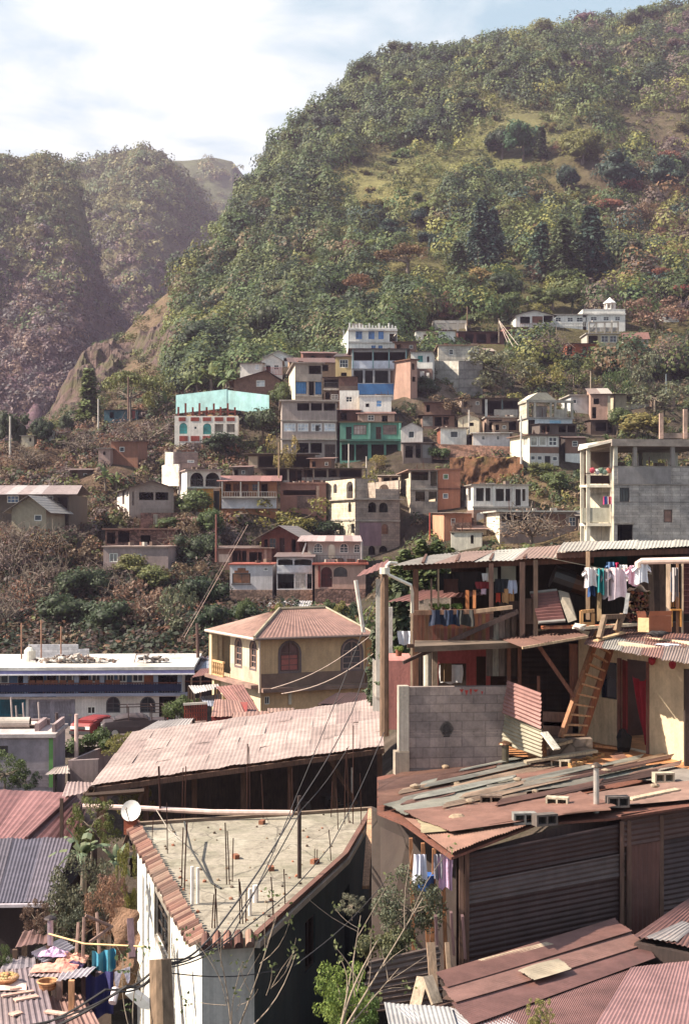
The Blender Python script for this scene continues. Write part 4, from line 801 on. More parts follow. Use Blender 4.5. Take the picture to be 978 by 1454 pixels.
def cloth_at(px,py,d,w,h,col,name='garment',seed=0):
 m=MB(col);p=P(px,py,d);s_=rnd.random()*6
 m.grid(lambda u,v:p+Vector((w*(u-.5)*(1-.12*math.sin(v*3+s_)),.04*math.sin(u*7+s_)*v+.02*math.sin(u*17+s_),-h*v*(1+.06*math.sin(u*9+s_)))),8,5)
 return m
cc=[S(190,60,110),S(60,80,150),S(210,200,205),S(180,60,80),S(215,150,170)]
for i,px in enumerate((857,859.5,862.5,865,867.5)):
 o_=single(cloth_at(px,705,98.5,.12*(1+i%2*.4),.55,cc[i]),'garment','cloth',['magenta','blue','white','red','pale pink'][i]+' garment on the line of the concrete house middle balcony','clothing','laundry on the concrete house')
for i,px in enumerate((840,848,853,858,864)):
 m=MB([S(200,90,110),S(205,200,200),S(110,130,110),S(150,170,150),S(205,120,110)][i]);m.sphere(P(px,668+(i%2)*2,98.6),.2,5,jit=.5,seed=i,sc=(1,.6,1));
 single(m,'flower_pot','leaf',['pink','white','grey-green','pale green','coral'][i]+' flowering pot on the top balcony rail of the concrete house','flower pot','flower pots on the balcony rail',smooth=False)
for a in[('dark plank shack at the head of the path, right of the blue building',598,622,541,556,201,S(90,66,56),S(120,84,72)),('low rusty lean-to left of the pale cream hut',602,640,572,586,190,S(120,92,80),S(140,98,84)),('small tin roofed shed over the rubble slope',655,684,566,579,190,S(150,130,118),S(165,130,115)),('narrow shed with a pale roof below the unfinished frame house',700,722,600,612,179,S(150,128,112),S(190,170,150)),('brown shed behind the long open porch',440,470,652,664,163,S(120,88,72),S(150,105,88)),('grey block shed right of the porch house with red roof',330,352,664,676,158,S(140,124,116),S(150,110,95)),('small rust roofed hut below the stepped wall house',258,290,738,752,140,S(150,120,105),S(140,92,78)),('tiny dark hut between bare thickets on the left terraces',100,128,668,680,168,S(100,74,64),S(130,96,84)),('brown roofed hut under the highest white house',560,590,486,496,214,S(130,98,84),S(150,105,90)),('low rusty roofed hut in the trees right of the feathery tree',925,958,560,572,192,S(150,125,110),S(150,100,86)),('pale lean-to right of the grey block house',655,690,752,764,137,S(190,170,150),S(165,120,100)),('dark stall right of the long grey porch house',822,845,733,748,133,S(90,76,68),S(160,140,125))]:
 house(a[0],a[1],a[2],a[3],a[4],a[5],r=rnd.uniform(-8,8),L=4,col=a[6],roof='shed',rc=a[7],peak=.4,oh=.4,rmat='tin',items=[V(a[1]+3,a[3]+3,a[1]+8,a[4]-1),Wn(a[2]-9,a[3]+4,a[2]-4,a[3]+9,nx=1)])
def pole(name,label,px,py0,py1,d,r=.09,col=S(190,180,170),px1=None,mat='wood'):
 m=MB(col);m.tube([P(px,py0,d)-Vector((0,0,.5)),P(px1 if px1 else px,py1,d)],[r,r*.8],7);return single(m,name,mat,label,'pole')
pole('utility_pole','pale thin pole at the far left edge',15,640,591,190,.16)
pole('utility_pole','thin dark pole beside the wide olive tree',182.5,590,535,205,.13,S(110,80,70))
pole('utility_pole','short grey pole left of the wide olive tree',140,610,566,205,.13)
pole('utility_pole','white pole beside the corner of the two storey brown banded house',739.5,668,590,163,.12,S(200,195,190))
pole('utility_pole','thin pale pole between the cream hut and the white huts',665.5,612,582,178,.1)
pole('utility_pole','tall grey pole right of the pale flowering trees',838,562,527,200,.1,S(170,150,130))
pole('utility_pole','grey-blue pole in the bare trees at the right',945,568,531,200,.11,S(120,130,135))
pole('utility_pole','dark pole where the steep wires meet above the village',708,482,452,205,.11,S(120,105,90))
pole('utility_pole','short pole above the unfinished frame',663,458,436,225,.12,S(120,95,75))
pole('utility_pole','weathered pole in front of the thin yellow-green tree',396,690,628,150,.09,S(150,125,100))
pole('utility_pole','white leaning pole under the green house',495,662,630,165,.09)
pole('utility_pole','grey pole right of the white leaning one under the green house',520,672,648,160,.08)
pole('utility_pole','rusty red pole in the valley left of the olive tree',307,790,730,126,.09,S(130,80,70))
pole('pipe','red standing pipe beside the small orange house',610,768,728,134,.07,S(165,60,45),mat='paint')
_pts=[]
for(root,f,W,L,z0,z1)in HOUSES:
 if f.o.y<92:continue
 for a,b in((.15,-.3),(.5,-.3),(.85,-.3),(.5,-L*.8)):
  p=f.pt(W*a,0,b);px=CX+p.x*F/p.y;zb=z0+2.5
  _pts.append((p.x,p.y,max(-5.,min(5.,zb+.1-gz(px,p.y)))))
_pts=np.array(_pts)
XX=(PG[:,None]-CX)*DG[None,:]/F;YY=np.tile(DG[None,:],(len(PG),1))
_n=np.zeros_like(XX);_w=np.full_like(XX,.25)
for(x,y,dz)in _pts:
 w=np.exp(-((XX-x)/2.6)**2-((YY-y)/2.4)**2);_n+=w*dz;_w+=w
GZ+=_n/_w
_pg=np.arange(50,290,3.);_dg=np.arange(196,292,1.2);_rz=np.zeros((len(_pg),len(_dg)))
for _i,_p in enumerate(_pg):
 for _j,_d in enumerate(_dg):
  _x=(_p-CX)*_d/F;_py=HZ-gz(_p,_d)*F/_d
  _m=1.15-min(abs((_py-545)/75+(_p-95)/160)+abs(_p-100)/130,((_p-215)/48)**2+((_py-462)/58)**2,((_p-240)/30)**2+((_py-500)/40)**2+.3)
  _n=(.22-abs(float(fbm(_x/6+2,_d/9,4))))*17+float(fbm(_x/2.6,_d/2.4,4))*4.5+float(fbm(_x/20,_d/40+9,2))*6
  _rz[_i,_j]=gz(_p,_d)+min(2.6,max(-3,_m*4-.6))+(_n*min(1,max(0,_m*1.5)))-1.
_ro=sheet('rock_face',_pg,_dg,_rz,'rock',lambda px,py,d:(.125,.078,.066))
_ro.data.polygons.foreach_set('use_smooth',[False]*len(_ro.data.polygons))
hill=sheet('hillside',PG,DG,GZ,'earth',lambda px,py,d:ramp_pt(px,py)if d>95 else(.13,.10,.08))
tr=np.random.RandomState(5)
def fastmesh(name,V,Q,C,mats,mi=None):
 """V (n,3), Q (m,4) quads, C per-face colour (m,3)"""
 me=bpy.data.meshes.new(name);m=len(Q)
 me.vertices.add(len(V));me.vertices.foreach_set('co',np.asarray(V,np.float32).ravel())
 me.loops.add(4*m);me.loops.foreach_set('vertex_index',np.asarray(Q,np.int32).ravel())
 me.polygons.add(m);me.polygons.foreach_set('loop_start',np.arange(0,4*m,4,dtype=np.int32))
 try:me.polygons.foreach_set('loop_total',np.full(m,4,np.int32))
 except Exception:pass
 at=me.color_attributes.new('Col','FLOAT_COLOR','CORNER')
 at.data.foreach_set('color',np.repeat(np.concatenate([C,np.ones((m,1))],1),4,axis=0).astype(np.float32).ravel())
 for k in mats:me.materials.append(MATS[k])
 if mi is not None:me.polygons.foreach_set('material_index',np.asarray(mi,np.int32))
 me.update(calc_edges=True);me.validate();return me
def rdir(n):
 v=tr.normal(size=(n,3));return v/np.linalg.norm(v,axis=1)[:,None]
def cards(ctr,nrm,size,aspect=.6,jit=.9):
 n=len(ctr);nn=nrm+rdir(n)*jit;nn/=np.linalg.norm(nn,axis=1)[:,None]
 a=np.cross(nn,rdir(n));a/=np.linalg.norm(a,axis=1)[:,None];b=np.cross(nn,a)
 s=np.asarray(size).reshape(-1,1)*np.ones((n,1))
 V=np.stack([ctr-a*s,ctr-b*s*aspect,ctr+a*s,ctr+b*s*aspect],1).reshape(-1,3)
 return V,np.arange(4*n).reshape(n,4)
def leafcol(n,lo=.72,hi=1.22,hue=.09):
 k=tr.uniform(lo,hi,(n,1));h=tr.uniform(-hue,hue,(n,1))
 return np.clip(np.concatenate([k*(1+h),k,k*(1-h)],1),.05,3)
class Lots:
 def __init__(s):s.V=[];s.Q=[];s.C=[];s.M=[];s.n=0
 def add(s,V,Q,C,m=0):
  s.V.append(V);s.Q.append(Q+s.n);s.C.append(C);s.M.append(np.full(len(Q),m));s.n+=len(V)
 def mesh(s,name,mats):return fastmesh(name,np.concatenate(s.V),np.concatenate(s.Q),np.concatenate(s.C),mats,np.concatenate(s.M))
 def limb(s,p,q,r0,r1,n=5,bend=.1,m=1,col=1.,seg=3):
  p=np.array(p,float);q=np.array(q,float);d=q-p;L=np.linalg.norm(d);d/=L
  x=np.cross(d,[.3,.2,1.]if abs(d[2])<.9 else[1.,0,0]);x/=np.linalg.norm(x);y=np.cross(d,x)
  off=x*tr.uniform(-1,1)*bend*L+y*tr.uniform(-1,1)*bend*L;V=[]
  for k in range(seg+1):
   t=k/seg;c=p+(q-p)*t+off*math.sin(math.pi*t);r=r0+(r1-r0)*t
   for j in range(n):a=2*math.pi*j/n;V.append(c+(x*math.cos(a)+y*math.sin(a))*r)
  Q=[[k*n+j,k*n+(j+1)%n,(k+1)*n+(j+1)%n,(k+1)*n+j]for k in range(seg)for j in range(n)]
  s.add(np.array(V),np.array(Q),np.tile(np.array([[.17,.13,.10]])*col,(len(Q),1)),m)
  return q
def lobes_crown(L,lobes,n,size,jit=.8,core=True,sq=.8,up=.25):
 tot=sum(r*r for _,r in lobes)
 for c,r in lobes:
  k=max(12,int(n*r*r/tot));d=rdir(k);d[:,2]+=up;d/=np.linalg.norm(d,axis=1)[:,None]
  rad=r*(1-.38*tr.rand(k,1)**2)*(1+.16*np.sin(d[:,:1]*7+c[0]*9)*np.cos(d[:,1:2]*8))
  ctr=np.array(c)+d*rad*np.array([1,1,sq]);V,Q=cards(ctr,d,size*tr.uniform(.6,1.3,k),.62,jit)
  L.add(V,Q,leafcol(k),0)
  if core:
   g=MB();g.sphere(c,r*.7,4,sc=(1,1,sq),jit=.3,seed=int(abs(c[0])*99))
   Q=np.array([f if len(f)==4 else(*f,f[0])for f in g.f]);L.add(np.array(g.v),Q,np.full((len(Q),3),.55),0)
PROTO={}
def bark_trunk(h,r,limbs,lobes):
 L=Lots();top=L.limb((0,0,-.3),(tr.uniform(-.06,.06),tr.uniform(-.06,.06),h),r,r*.6,7,.05,0)
 for c,rr_ in lobes[:limbs]:L.limb(top,np.array(c)*.85+np.array([0,0,-.05]),r*.5,r*.12,5,.12,0)
 return L.mesh('trunk',['bark'])
def make_proto(kind,k,n=1500,size=.056):
 L=Lots()
 if kind=='broad':
  lobes=[((tr.uniform(-.6,.6),tr.uniform(-.6,.6),.85+tr.uniform(-.3,.4)),tr.uniform(.3,.5))for _ in range(9)];lobes.append(((0,0,1.),.6));h,r,nl=.7,.07,6
  lobes_crown(L,lobes,n,size)
 elif kind=='round':
  lobes=[((math.cos(a)*.5,math.sin(a)*.5,.75+.3*math.sin(a*2.3)),.45)for a in np.arange(0,6.2,.7)]+[((0,0,.95),.72),((.1,0,1.25),.4)];h,r,nl=.6,.08,4
  lobes_crown(L,lobes,int(n*1.7),size*.8,.6)
 elif kind=='loose':
  lobes=[((tr.uniform(-.8,.8),tr.uniform(-.65,.65),.72+tr.uniform(-.45,.55)),tr.uniform(.18,.34)if n<4000 else tr.uniform(.1,.24))for _ in range(15 if n<4000 else 46)];h,r,nl=.6,.05,12
  lobes_crown(L,lobes,int(n*.8),size*.9,.9,core=False)
 elif kind=='umbrella':
  lobes=[((math.cos(a)*q,math.sin(a)*q,1.-.25*q*q+tr.uniform(-.06,.06)),.27)for a,q in[(tr.uniform(0,6.28),tr.uniform(0,.85))for _ in range(17)]];h,r,nl=.5,.06,9
  lobes_crown(L,lobes,n,size*.8,.8,core=False,sq=.5)
 elif kind in('conifer','column'):
  h,r,nl=1.7,.05,0;lobes=[]
  tiers=13;w0=.62 if kind=='conifer' else.3
  for t in range(tiers):
   z=.25+1.75*t/tiers;R0=(w0*(1-t/tiers)**.75+.06)*(1 if kind=='conifer' else 1+.2*math.sin(t*2))
   for b in range(9):
    a=b*.7+t*1.9+tr.uniform(-.3,.3);q=R0*tr.uniform(.7,1.15);m=17
    tt=tr.rand(m)**.6;ctr=np.stack([np.cos(a)*q*tt,np.sin(a)*q*tt,z-.12*tt+tr.uniform(-.05,.05,m)+(0 if kind=='conifer' else.1*tt)],1)+tr.normal(size=(m,3))*.035
    V,Q=cards(ctr,np.tile([math.cos(a)*.4,math.sin(a)*.4,.9],(m,1)),size*1.3,.55,.6);L.add(V,Q,leafcol(m),0)
 elif kind=='scrub':
  lobes=[((tr.uniform(-.7,.7),tr.uniform(-.7,.7),.25+tr.uniform(-.1,.3)),tr.uniform(.25,.45))for _ in range(8)];h,r,nl=.2,.03,6
  lobes_crown(L,lobes,int(n*.7),size,.9)
 elif kind=='twiggy':
  h,r,nl=.3,.045,0;lobes=[]
  top=(0,0,.3)
  for b in range(11):
   a=b*.57+tr.uniform(-.2,.2);e=tr.uniform(.3,.95);q=np.array([math.cos(a)*e*.9,math.sin(a)*e*.9,.95-.4*e+tr.uniform(0,.3)])
   L.limb(top,q,.03,.012,4,.15,1)
   for t in range(9):
    s0=np.array(top)+(q-np.array(top))*tr.uniform(.35,1);e1=s0+tr.normal(size=3)*.26+[0,0,.1];L.limb(s0,e1,.011,.005,3,.15,1,seg=2)
  m=n//3;d=rdir(m);d[:,2]=np.abs(d[:,2]);ctr=d*tr.uniform(.4,1,(m,1))*[.95,.95,.85]+[0,0,.25];V,Q=cards(ctr,d,size*.6,.6,1);L.add(V,Q,leafcol(m),0)
 elif kind=='banana':
  h,r,nl=.6,.09,0;lobes=[]
  for b in range(11):
   a=b*2.4+tr.uniform(-.2,.2);el=tr.uniform(.35,1.15);ln=tr.uniform(.7,1.05);w=.13;m=9;pv=None
   for t in range(m+1):
    u=t/m;hh=math.cos(el)*ln*u;z=.55+math.sin(el)*ln*u-.55*u*u*(1.25-el*.6);c=np.array([math.cos(a)*hh,math.sin(a)*hh,z]);sdv=np.array([-math.sin(a),math.cos(a),0])*w*math.sin(math.pi*min(1,.06+u*.93))**.6
    cur=(c-sdv-[0,0,.035],c,c+sdv-[0,0,.035])
    if pv is not None and not(t%3==1 and b%3==0):
     V=np.array([pv[0],pv[1],cur[1],cur[0],pv[1],pv[2],cur[2],cur[1]]);L.add(V,np.array([[0,1,2,3],[4,5,6,7]]),np.tile(leafcol(1,.8,1.2),(2,1)),0)
    pv=cur
 crown=L.mesh('crown',['leaf','bark'])
 trunk=bark_trunk(h,r,nl,lobes)
 B=Lots()
 PROTO[(kind,k)]=(crown,trunk)
for kind,c in(('broad',4),('round',2),('loose',3),('umbrella',2),('conifer',2),('column',1),('scrub',3),('twiggy',3),('banana',3)):
 for k in range(c):make_proto(kind,k)
for k in(10,11):make_proto('broad',k,3200,.042)
for k in(10,11):make_proto('loose',k,5600,.036)
make_proto('scrub',10,3200,.045);make_proto('column',10,3000,.07)
def joined(kind,k):
 key=('one',kind,k)
 if key in PROTO:return PROTO[key]
 c,t=PROTO[(kind,k)]
 V=[];Q=[];C=[];M=[];n=0
 for me,mo in((c,0),(t,1)):
  v=np.zeros(len(me.vertices)*3);me.vertices.foreach_get('co',v);V.append(v.reshape(-1,3))
  q=np.zeros(len(me.loops),int);me.loops.foreach_get('vertex_index',q);Q.append(q.reshape(-1,4)+n);n+=len(me.vertices)
  cc=np.zeros(len(me.loops)*4);me.attributes['Col'].data.foreach_get('color',cc);C.append(cc.reshape(-1,4,4)[:,0,:3])
  mi=np.zeros(len(me.polygons),int);me.polygons.foreach_get('material_index',mi);M.append(np.maximum(mi,mo))
 PROTO[key]=fastmesh('tree',np.concatenate(V),np.concatenate(Q),np.concatenate(C),['leaf','bark'],np.concatenate(M));return PROTO[key]
G_DARK=(.045,.064,.030);G_OLIVE=(.130,.138,.045);G_YEL=(.20,.175,.052);G_BLUE=(.038,.066,.048);G_BRN=(.165,.11,.068)
G_RED=(.20,.092,.055);G_MID=(.085,.112,.038);G_PUR=(.14,.095,.085);G_BRIGHT=(.15,.21,.05);G_GREY=(.15,.15,.09)
BARK=(1,1,1,1)
def tree(name,label,kind,px,py,wpx,hpx,col,d=None,group=None,k=None,cat='tree',parts=True,z=None,dz=0):
 if d is None:d=TD(px,py)or 300.
 x=(px-CX)*d/F;z0=gz(px,d)if z is None else z
 if k is None:
  ks=[q[1]for q in PROTO if q[0]==kind and isinstance(q[1],int)and(q[1]<10)]
  k=ks[rnd.randrange(len(ks))]
 sx=wpx*d/F/1.9;H={'broad':1.75,'round':1.72,'loose':1.6,'umbrella':1.2,'conifer':2.1,'column':2.1,'scrub':.95,'twiggy':1.35,'banana':1.35}[kind]
 if kind=='column':sx=wpx*d/F/.8
 if kind=='conifer':sx=wpx*d/F/1.35
 sz=hpx*d/F/H
 rz=rnd.uniform(0,6.28)
 if parts:
  root=thing(name,label,cat,(x,d,z0+dz),group)
  for nm,me,c in(('crown',PROTO[(kind,k)][0],(*col,1)),('trunk' if kind not in('scrub','twiggy')else 'stem',PROTO[(kind,k)][1],BARK)):
   o=bpy.data.objects.new(nm,me);COL.objects.link(o);o.parent=root;o.color=c
   o.scale=(sx,sx,sz);o.rotation_euler=(0,0,rz)
  return root
 o=bpy.data.objects.new(name,joined(kind,k));COL.objects.link(o);o.location=(x,d,z0+dz);o.scale=(sx,sx,sz);o.rotation_euler=(0,0,rz);o.color=(*col,1)
 return tag(o,label,cat,group)
KEEP=[]
for t in[('round',290,516,92,66,G_DARK,'large round dark mango-like tree on the brown slope above the turquoise wall'),('broad',378,502,62,84,G_DARK,'tall dark tree just right of the large round tree, above the white tin-roofed house'),('round',330,505,42,40,G_DARK,'small dark crown pressed against the right side of the large round tree'),('column',127,608,46,90,G_MID,'upright dark green tree at the foot of the pinkish rock face'),('umbrella',186,598,92,72,G_OLIVE,'wide olive tree beside a thin pole, right of the upright tree by the rock face'),('loose',224,585,60,60,G_OLIVE,'light olive tree between the wide olive tree and the banana clump'),('conifer',683,385,62,112,G_BLUE,'tall dark pine in the middle of the hillside'),('conifer',700,378,50,90,G_BLUE,'second dark pine standing just behind the tall pine mid hillside'),('conifer',650,400,46,62,G_DARK,'shorter dark conifer at the left foot of the mid hillside pines'),('conifer',768,398,64,88,G_BLUE,'left one of the close clump of dark pines on the right of the hill'),('conifer',800,405,72,105,G_DARK,'middle one of the close clump of dark pines on the right of the hill'),('conifer',838,400,78,118,G_BLUE,'tallest and rightmost of the close clump of dark pines on the right of the hill'),('broad',712,228,50,54,G_DARK,'leftmost of the row of tall trees on the terrace below the summit'),('broad',742,230,58,62,S(70,100,62),'green domed tree in the centre of the terrace row below the summit'),('column',768,229,26,52,G_DARK,'narrow dark tree in the terrace row, left of the broad yellow-green crown'),('round',826,234,72,56,G_YEL,'broad yellow-green crown at the right end of the terrace row'),('broad',802,280,42,50,G_BLUE,'pale blue-green tree below the terrace row'),('broad',880,282,94,68,G_BLUE,'very wide blue-green crown on the right shoulder of the hill'),('broad',945,272,64,58,G_BLUE,'dark blue-green crown right of the very wide one, near the photo edge'),('umbrella',576,392,104,42,(.15,.09,.045),'flat-topped rusty brown tree in the middle of the slope'),('round',716,428,66,46,G_DARK,'dark rounded tree right above the white hilltop wing'),('umbrella',510,430,60,40,G_RED,'reddish flat tree low on the slope above the highest white house'),('column',812,452,6,34,G_DARK,'thin dark cypress behind the white hilltop building'),('broad',785,440,62,36,G_MID,'bushy tree behind the roof of the white hilltop building'),('loose',930,470,90,62,G_BRN,'dry brownish tree right of the white hilltop building'),('broad',556,350,44,32,G_BLUE,'small grey-green tree alone below the meadow'),('broad',460,385,30,38,G_MID,'bright rounded tree on the left flank of the hill'),('umbrella',152,494,44,26,G_MID,'small flat tree clinging to the edge of the cliff'),('loose',712,560,110,72,G_GREY,'wide grey-green tree beside the steep path and wires'),('twiggy',776,520,90,60,G_PUR,'bare purplish tree over the orange brick shed'),('loose',876,582,50,76,G_MID,'dark leafy tree above the open porch with pale roof'),('loose',905,560,62,84,G_GREY,'tall feathery pale tree right of the dark leafy one'),('twiggy',950,540,70,80,G_PUR,'bare pinkish tree at the right edge above the concrete house'),('loose',930,590,90,50,G_GREY,'grey-green bush crown at the right edge behind the roof columns'),('broad',905,626,88,46,G_YEL,'rounded yellow-green bush behind the roof of the concrete house'),('broad',876,618,44,46,G_MID,'green bush with broad leaves under the open porch'),('loose',772,556,66,50,G_YEL,'pale yellow flowering tree above the unfinished frame house'),('loose',815,552,60,46,G_OLIVE,'olive tree right of the pale flowering tree'),('loose',742,548,50,52,G_OLIVE,'olive tree at the left of the pale flowering tree'),('broad',372,632,56,62,G_DARK,'dark shrub tree filling the gap right of the brick panelled house'),('loose',402,680,44,68,G_YEL,'thin yellow-green tree in front of the grey three storey house'),('broad',275,742,78,54,G_MID,'dense green tree in front of the house with two balcony arches'),('broad',318,655,66,40,G_DARK,'dark shrub above the porch with the red roof'),('loose',412,772,96,66,G_YEL,'spiky yellow-green tree below the pink retaining wall'),('broad',455,778,66,40,G_DARK,'dark bush left of the tall arched block house'),('twiggy',120,742,58,44,G_OLIVE,'round tangled bush between the two tin roofed houses on the left'),('round',60,632,40,42,G_DARK,'dark tree left of the pink and white hut'),('broad',18,640,44,62,G_DARK,'dark tree behind the pale pole at the left edge'),('broad',95,622,30,36,G_DARK,'dark tree right of the pink and white hut'),('twiggy',205,645,130,50,G_PUR,'spreading bare tree over the mud brick house'),('twiggy',120,650,90,42,G_PUR,'bare pinkish thicket right of the pink and white hut'),('twiggy',40,672,90,44,G_BRN,'bare brown thicket below the pink and white hut'),('loose',535,672,44,26,G_YEL,'low yellow bush under the green two storey house'),('broad',400,585,40,44,G_MID,'olive tree left of the narrow grey house with blue curtains'),('twiggy',755,775,150,56,G_BRN,'bare tangled tree in front of the long grey porch house'),('broad',606,566,50,36,G_DARK,'dark tree in the hollow right of the blue building'),('loose',640,590,56,34,G_BRN,'dry brown tree above the shack row with grey panel'),('broad',668,470,30,26,G_MID,'green tree among the dark red roofs'),('broad',690,540,44,34,G_OLIVE,'olive tree right of the tall retaining wall'),('loose',580,590,26,24,G_DARK,'small dark shrub above the white gabled hut'),('broad',700,740,60,40,G_MID,'green shrub on the slope right of the white loggia')if 0 else('broad',790,705,60,36,G_MID,'green shrub on the dry slope right of the white loggia'),('broad',770,682,50,26,G_OLIVE,'olive shrub below the two storey brown banded house'),('twiggy',600,800,60,40,G_BRN,'bare shrub behind the upper tin roof'),('scrub',620,655,50,20,G_MID,'green bush on top of the earth bank'),]:
 q_=tree('tree',t[6],t[0],t[1],t[2],t[3],t[4],t[5])
 if t[2]<470:KEEP.append((t[1]-t[3]*.4,t[1]+t[3]*.4,t[2]-t[4],t[2]-2,q_.location.y))
for i,(px,py,w_,h_)in enumerate([(300,562,62,58),(322,562,48,48),(280,564,48,44),(236,592,40,44),(258,586,34,30),(150,700,44,52),(166,704,34,40),(690,425,26,26),(748,440,26,24),(862,640,30,30)]):
 lab=['tall banana plant in the clump above the turquoise wall','right banana plant of the clump above the turquoise wall','left banana plant of the clump above the turquoise wall','banana plant at the left end of the turquoise wall','small banana plant between the clump and the lone one by the turquoise wall','banana plant below the mud brick house','smaller banana plant right of the one below the mud brick house','tiny banana plant by the dark rounded tree on the slope','tiny banana plant left of the bushy tree behind the hilltop building','banana plant under the open porch on the right'][i]
 tree('banana_plant',lab,'banana',px,py,w_,h_,(.10,.13,.045),group='banana plants on the slope',cat='banana plant')
vt=[(8,905,66,62,G_PUR),(40,880,70,70,G_RED),(85,905,80,60,G_DARK),(70,850,70,60,G_PUR),(120,870,70,60,G_DARK),(150,915,76,58,G_DARK),(172,872,60,50,G_RED),(210,905,80,84,G_BRN),(250,922,60,84,G_GREY),(222,850,50,40,G_OLIVE),(20,828,76,60,G_PUR),(62,808,70,54,G_RED),(112,812,60,46,G_BRN),(140,838,70,40,G_PUR),(262,850,56,44,G_BRN),(288,878,60,60,G_DARK),(300,920,60,56,G_DARK),(252,800,50,36,G_RED),(282,812,52,50,G_DARK),(100,780,50,30,G_PUR),(30,780,60,34,G_PUR),(190,830,50,34,G_OLIVE),(350,900,60,40,G_DARK),(10,780,40,40,G_RED),(300,770,44,44,G_MID),(262,775,50,38,G_BRN),(235,760,40,20,G_MID)]
side={(0):'left edge',(1):'middle',(2):'right end'}
for i,(px,py,w_,h_,c)in enumerate(vt):
 cn={G_PUR:'purplish bare',G_RED:'reddish brown',G_DARK:'dark green',G_BRN:'dry brown',G_GREY:'pale leafy',G_OLIVE:'olive',G_MID:'green'}[c]
 pos='by the left edge of the photo' if px<60 else 'left of centre' if px<160 else 'toward the banister house' if px<240 else 'beside the leaning cables'
 lv='low behind the long blue building' if py>895 else 'halfway up the dark valley thicket' if py>835 else 'high in the valley thicket'
 tree('tree',f'{cn} tree {lv}, {pos}'.replace('toward the banister house','right of centre'),'twiggy' if c in(G_PUR,G_RED)else 'loose' if c in(G_GREY,G_BRN)else 'broad',px,py,w_*1.25,h_*1.2,c,group=f'{cn} valley trees')
def zone(px,py):
 if px<255 and py>380:return.25,[('twiggy',G_BRN),('loose',G_BRN),('scrub',G_OLIVE)],'sparse dry tree on the rocky left flank of the hill',26
 if 465<px<860 and abs(py-(285-(px-480)*.36))<42:return.38,[('scrub',G_YEL),('scrub',G_OLIVE),('scrub',G_MID)],'low yellowish bush on the open meadow of the hill',22
 if 880<px and 90<py<240:return.55,[('scrub',G_PUR),('scrub',G_OLIVE),('loose',G_PUR)],'low purplish bush on the bare upper right slope',26
 if px>820 and py<110:return 1,[('broad',G_PUR),('broad',G_MID),('loose',G_BRN)],'purplish olive tree on the upper right crest',34
 if py<135:return 1,[('broad',G_OLIVE),('broad',G_MID),('broad',G_MID)],'olive tree along the skyline of the summit',38
 if px<700 and py<235:return 1,[('broad',G_MID),('broad',G_DARK),('broad',G_OLIVE)],'dark olive tree in the dense wood under the summit',40
 if px<480 and py<310:return.9,[('broad',G_OLIVE),('loose',G_OLIVE),('broad',G_MID)],'olive tree on the left shoulder of the hill',34
 if px<480:return.95,[('broad',G_DARK),('broad',G_MID),('broad',G_MID),('loose',G_BRN),('broad',G_OLIVE)],'dark tree in the wood on the lower left shoulder',38
 if px>840 and py>240:return.9,[('broad',G_PUR),('umbrella',G_RED),('broad',G_BLUE),('loose',G_BRN)],'mixed brown and green tree on the right flank',36
 if py>400:return.9,[('umbrella',G_OLIVE),('loose',G_BRN),('broad',G_YEL),('broad',G_MID),('broad',G_MID)],'dry brownish tree at the foot of the slope above the houses',38
 if py>300:return.8,[('umbrella',G_BRN),('broad',G_BLUE),('broad',G_YEL),('broad',G_MID),('umbrella',G_OLIVE)],'mixed olive tree in the middle of the slope',34
 return.6,[('umbrella',G_OLIVE),('scrub',G_OLIVE),('loose',G_BRN),('broad',G_MID)],'low brownish tree on the upper right slope',28
def blocks(px,d,z,r=0):
 py=HZ-z*F/d;q=r*F/d
 for(a0,a1,b0,b1,dd)in RECTS:
  if d<dd+8 and a0-q<px<a1+q and b0-q<py<b1+4:return True
 return False
RECTS=list(KEEP)
for(root,f,W,L,z0,z1)in HOUSES:
 p,q=f.pt(0,0),f.pt(W,0);RECTS.append((CX+p.x*F/p.y-3,CX+q.x*F/q.y+2,HZ-z1*F/p.y,HZ-(z0+2.3)*F/p.y,p.y))
taken=[];cnt=0;zr_=random.Random(3)
def hillspot(px,py):
 d=TD(px,py)
 return d if d and d>228 else None
tries=0
while cnt<215 and tries<5000:
 tries+=1;px=zr_.uniform(90,1000);py=zr_.uniform(15,478)
 if py<np.interp(px,RX,RY)+2:continue
 dn,ks,lab,sz=zone(px,py)
 if zr_.random()>dn:continue
 if any((a-px)**2+((b-py)*1.6)**2<(sz*.62)**2 for a,b in taken):continue
 d=hillspot(px,py)
 if not d or blocks(px,d,gz(px,d),1.5):continue
 taken.append((px,py));kind,c=ks[zr_.randrange(len(ks))];q=sz*zr_.uniform(.8,1.35)
 tree('hill_tree',lab,kind,px,py,q,q*(.75 if kind!='scrub' else.5),tuple(x*zr_.uniform(.85,1.2)for x in c),d=d,group=lab.replace('tree','trees').replace('bush','bushes')+' that look alike',parts=False);cnt+=1
def mass(name,pts,n0,seed,cat=None):
 L=Lots()
 for(x,y,z,r,c)in pts:
  n=int(n0*max(.4,min(2.6,r/1.6))*(min(1.9,max(1,420/y))if y>220 else 1));k_=1.26/math.sqrt(n)
  d=rdir(n);d[:,2]=np.abs(d[:,2])*1.1-.15;rad=r*(1-.4*tr.rand(n,1)**2)*(1+.2*np.sin(d[:,:1]*6+x))
  ctr=np.array([x,y,z+r*.3])+d*rad*[1,1,.9];V,Q=cards(ctr,d,r*k_*tr.uniform(.6,1.3,n),.65,.36);L.add(V,Q,leafcol(n,.84,1.14,.05)*np.array(c),0)
 o=bpy.data.objects.new(name,L.mesh(name,['leaf']));COL.objects.link(o);o['kind']='stuff';return o
pts=[]
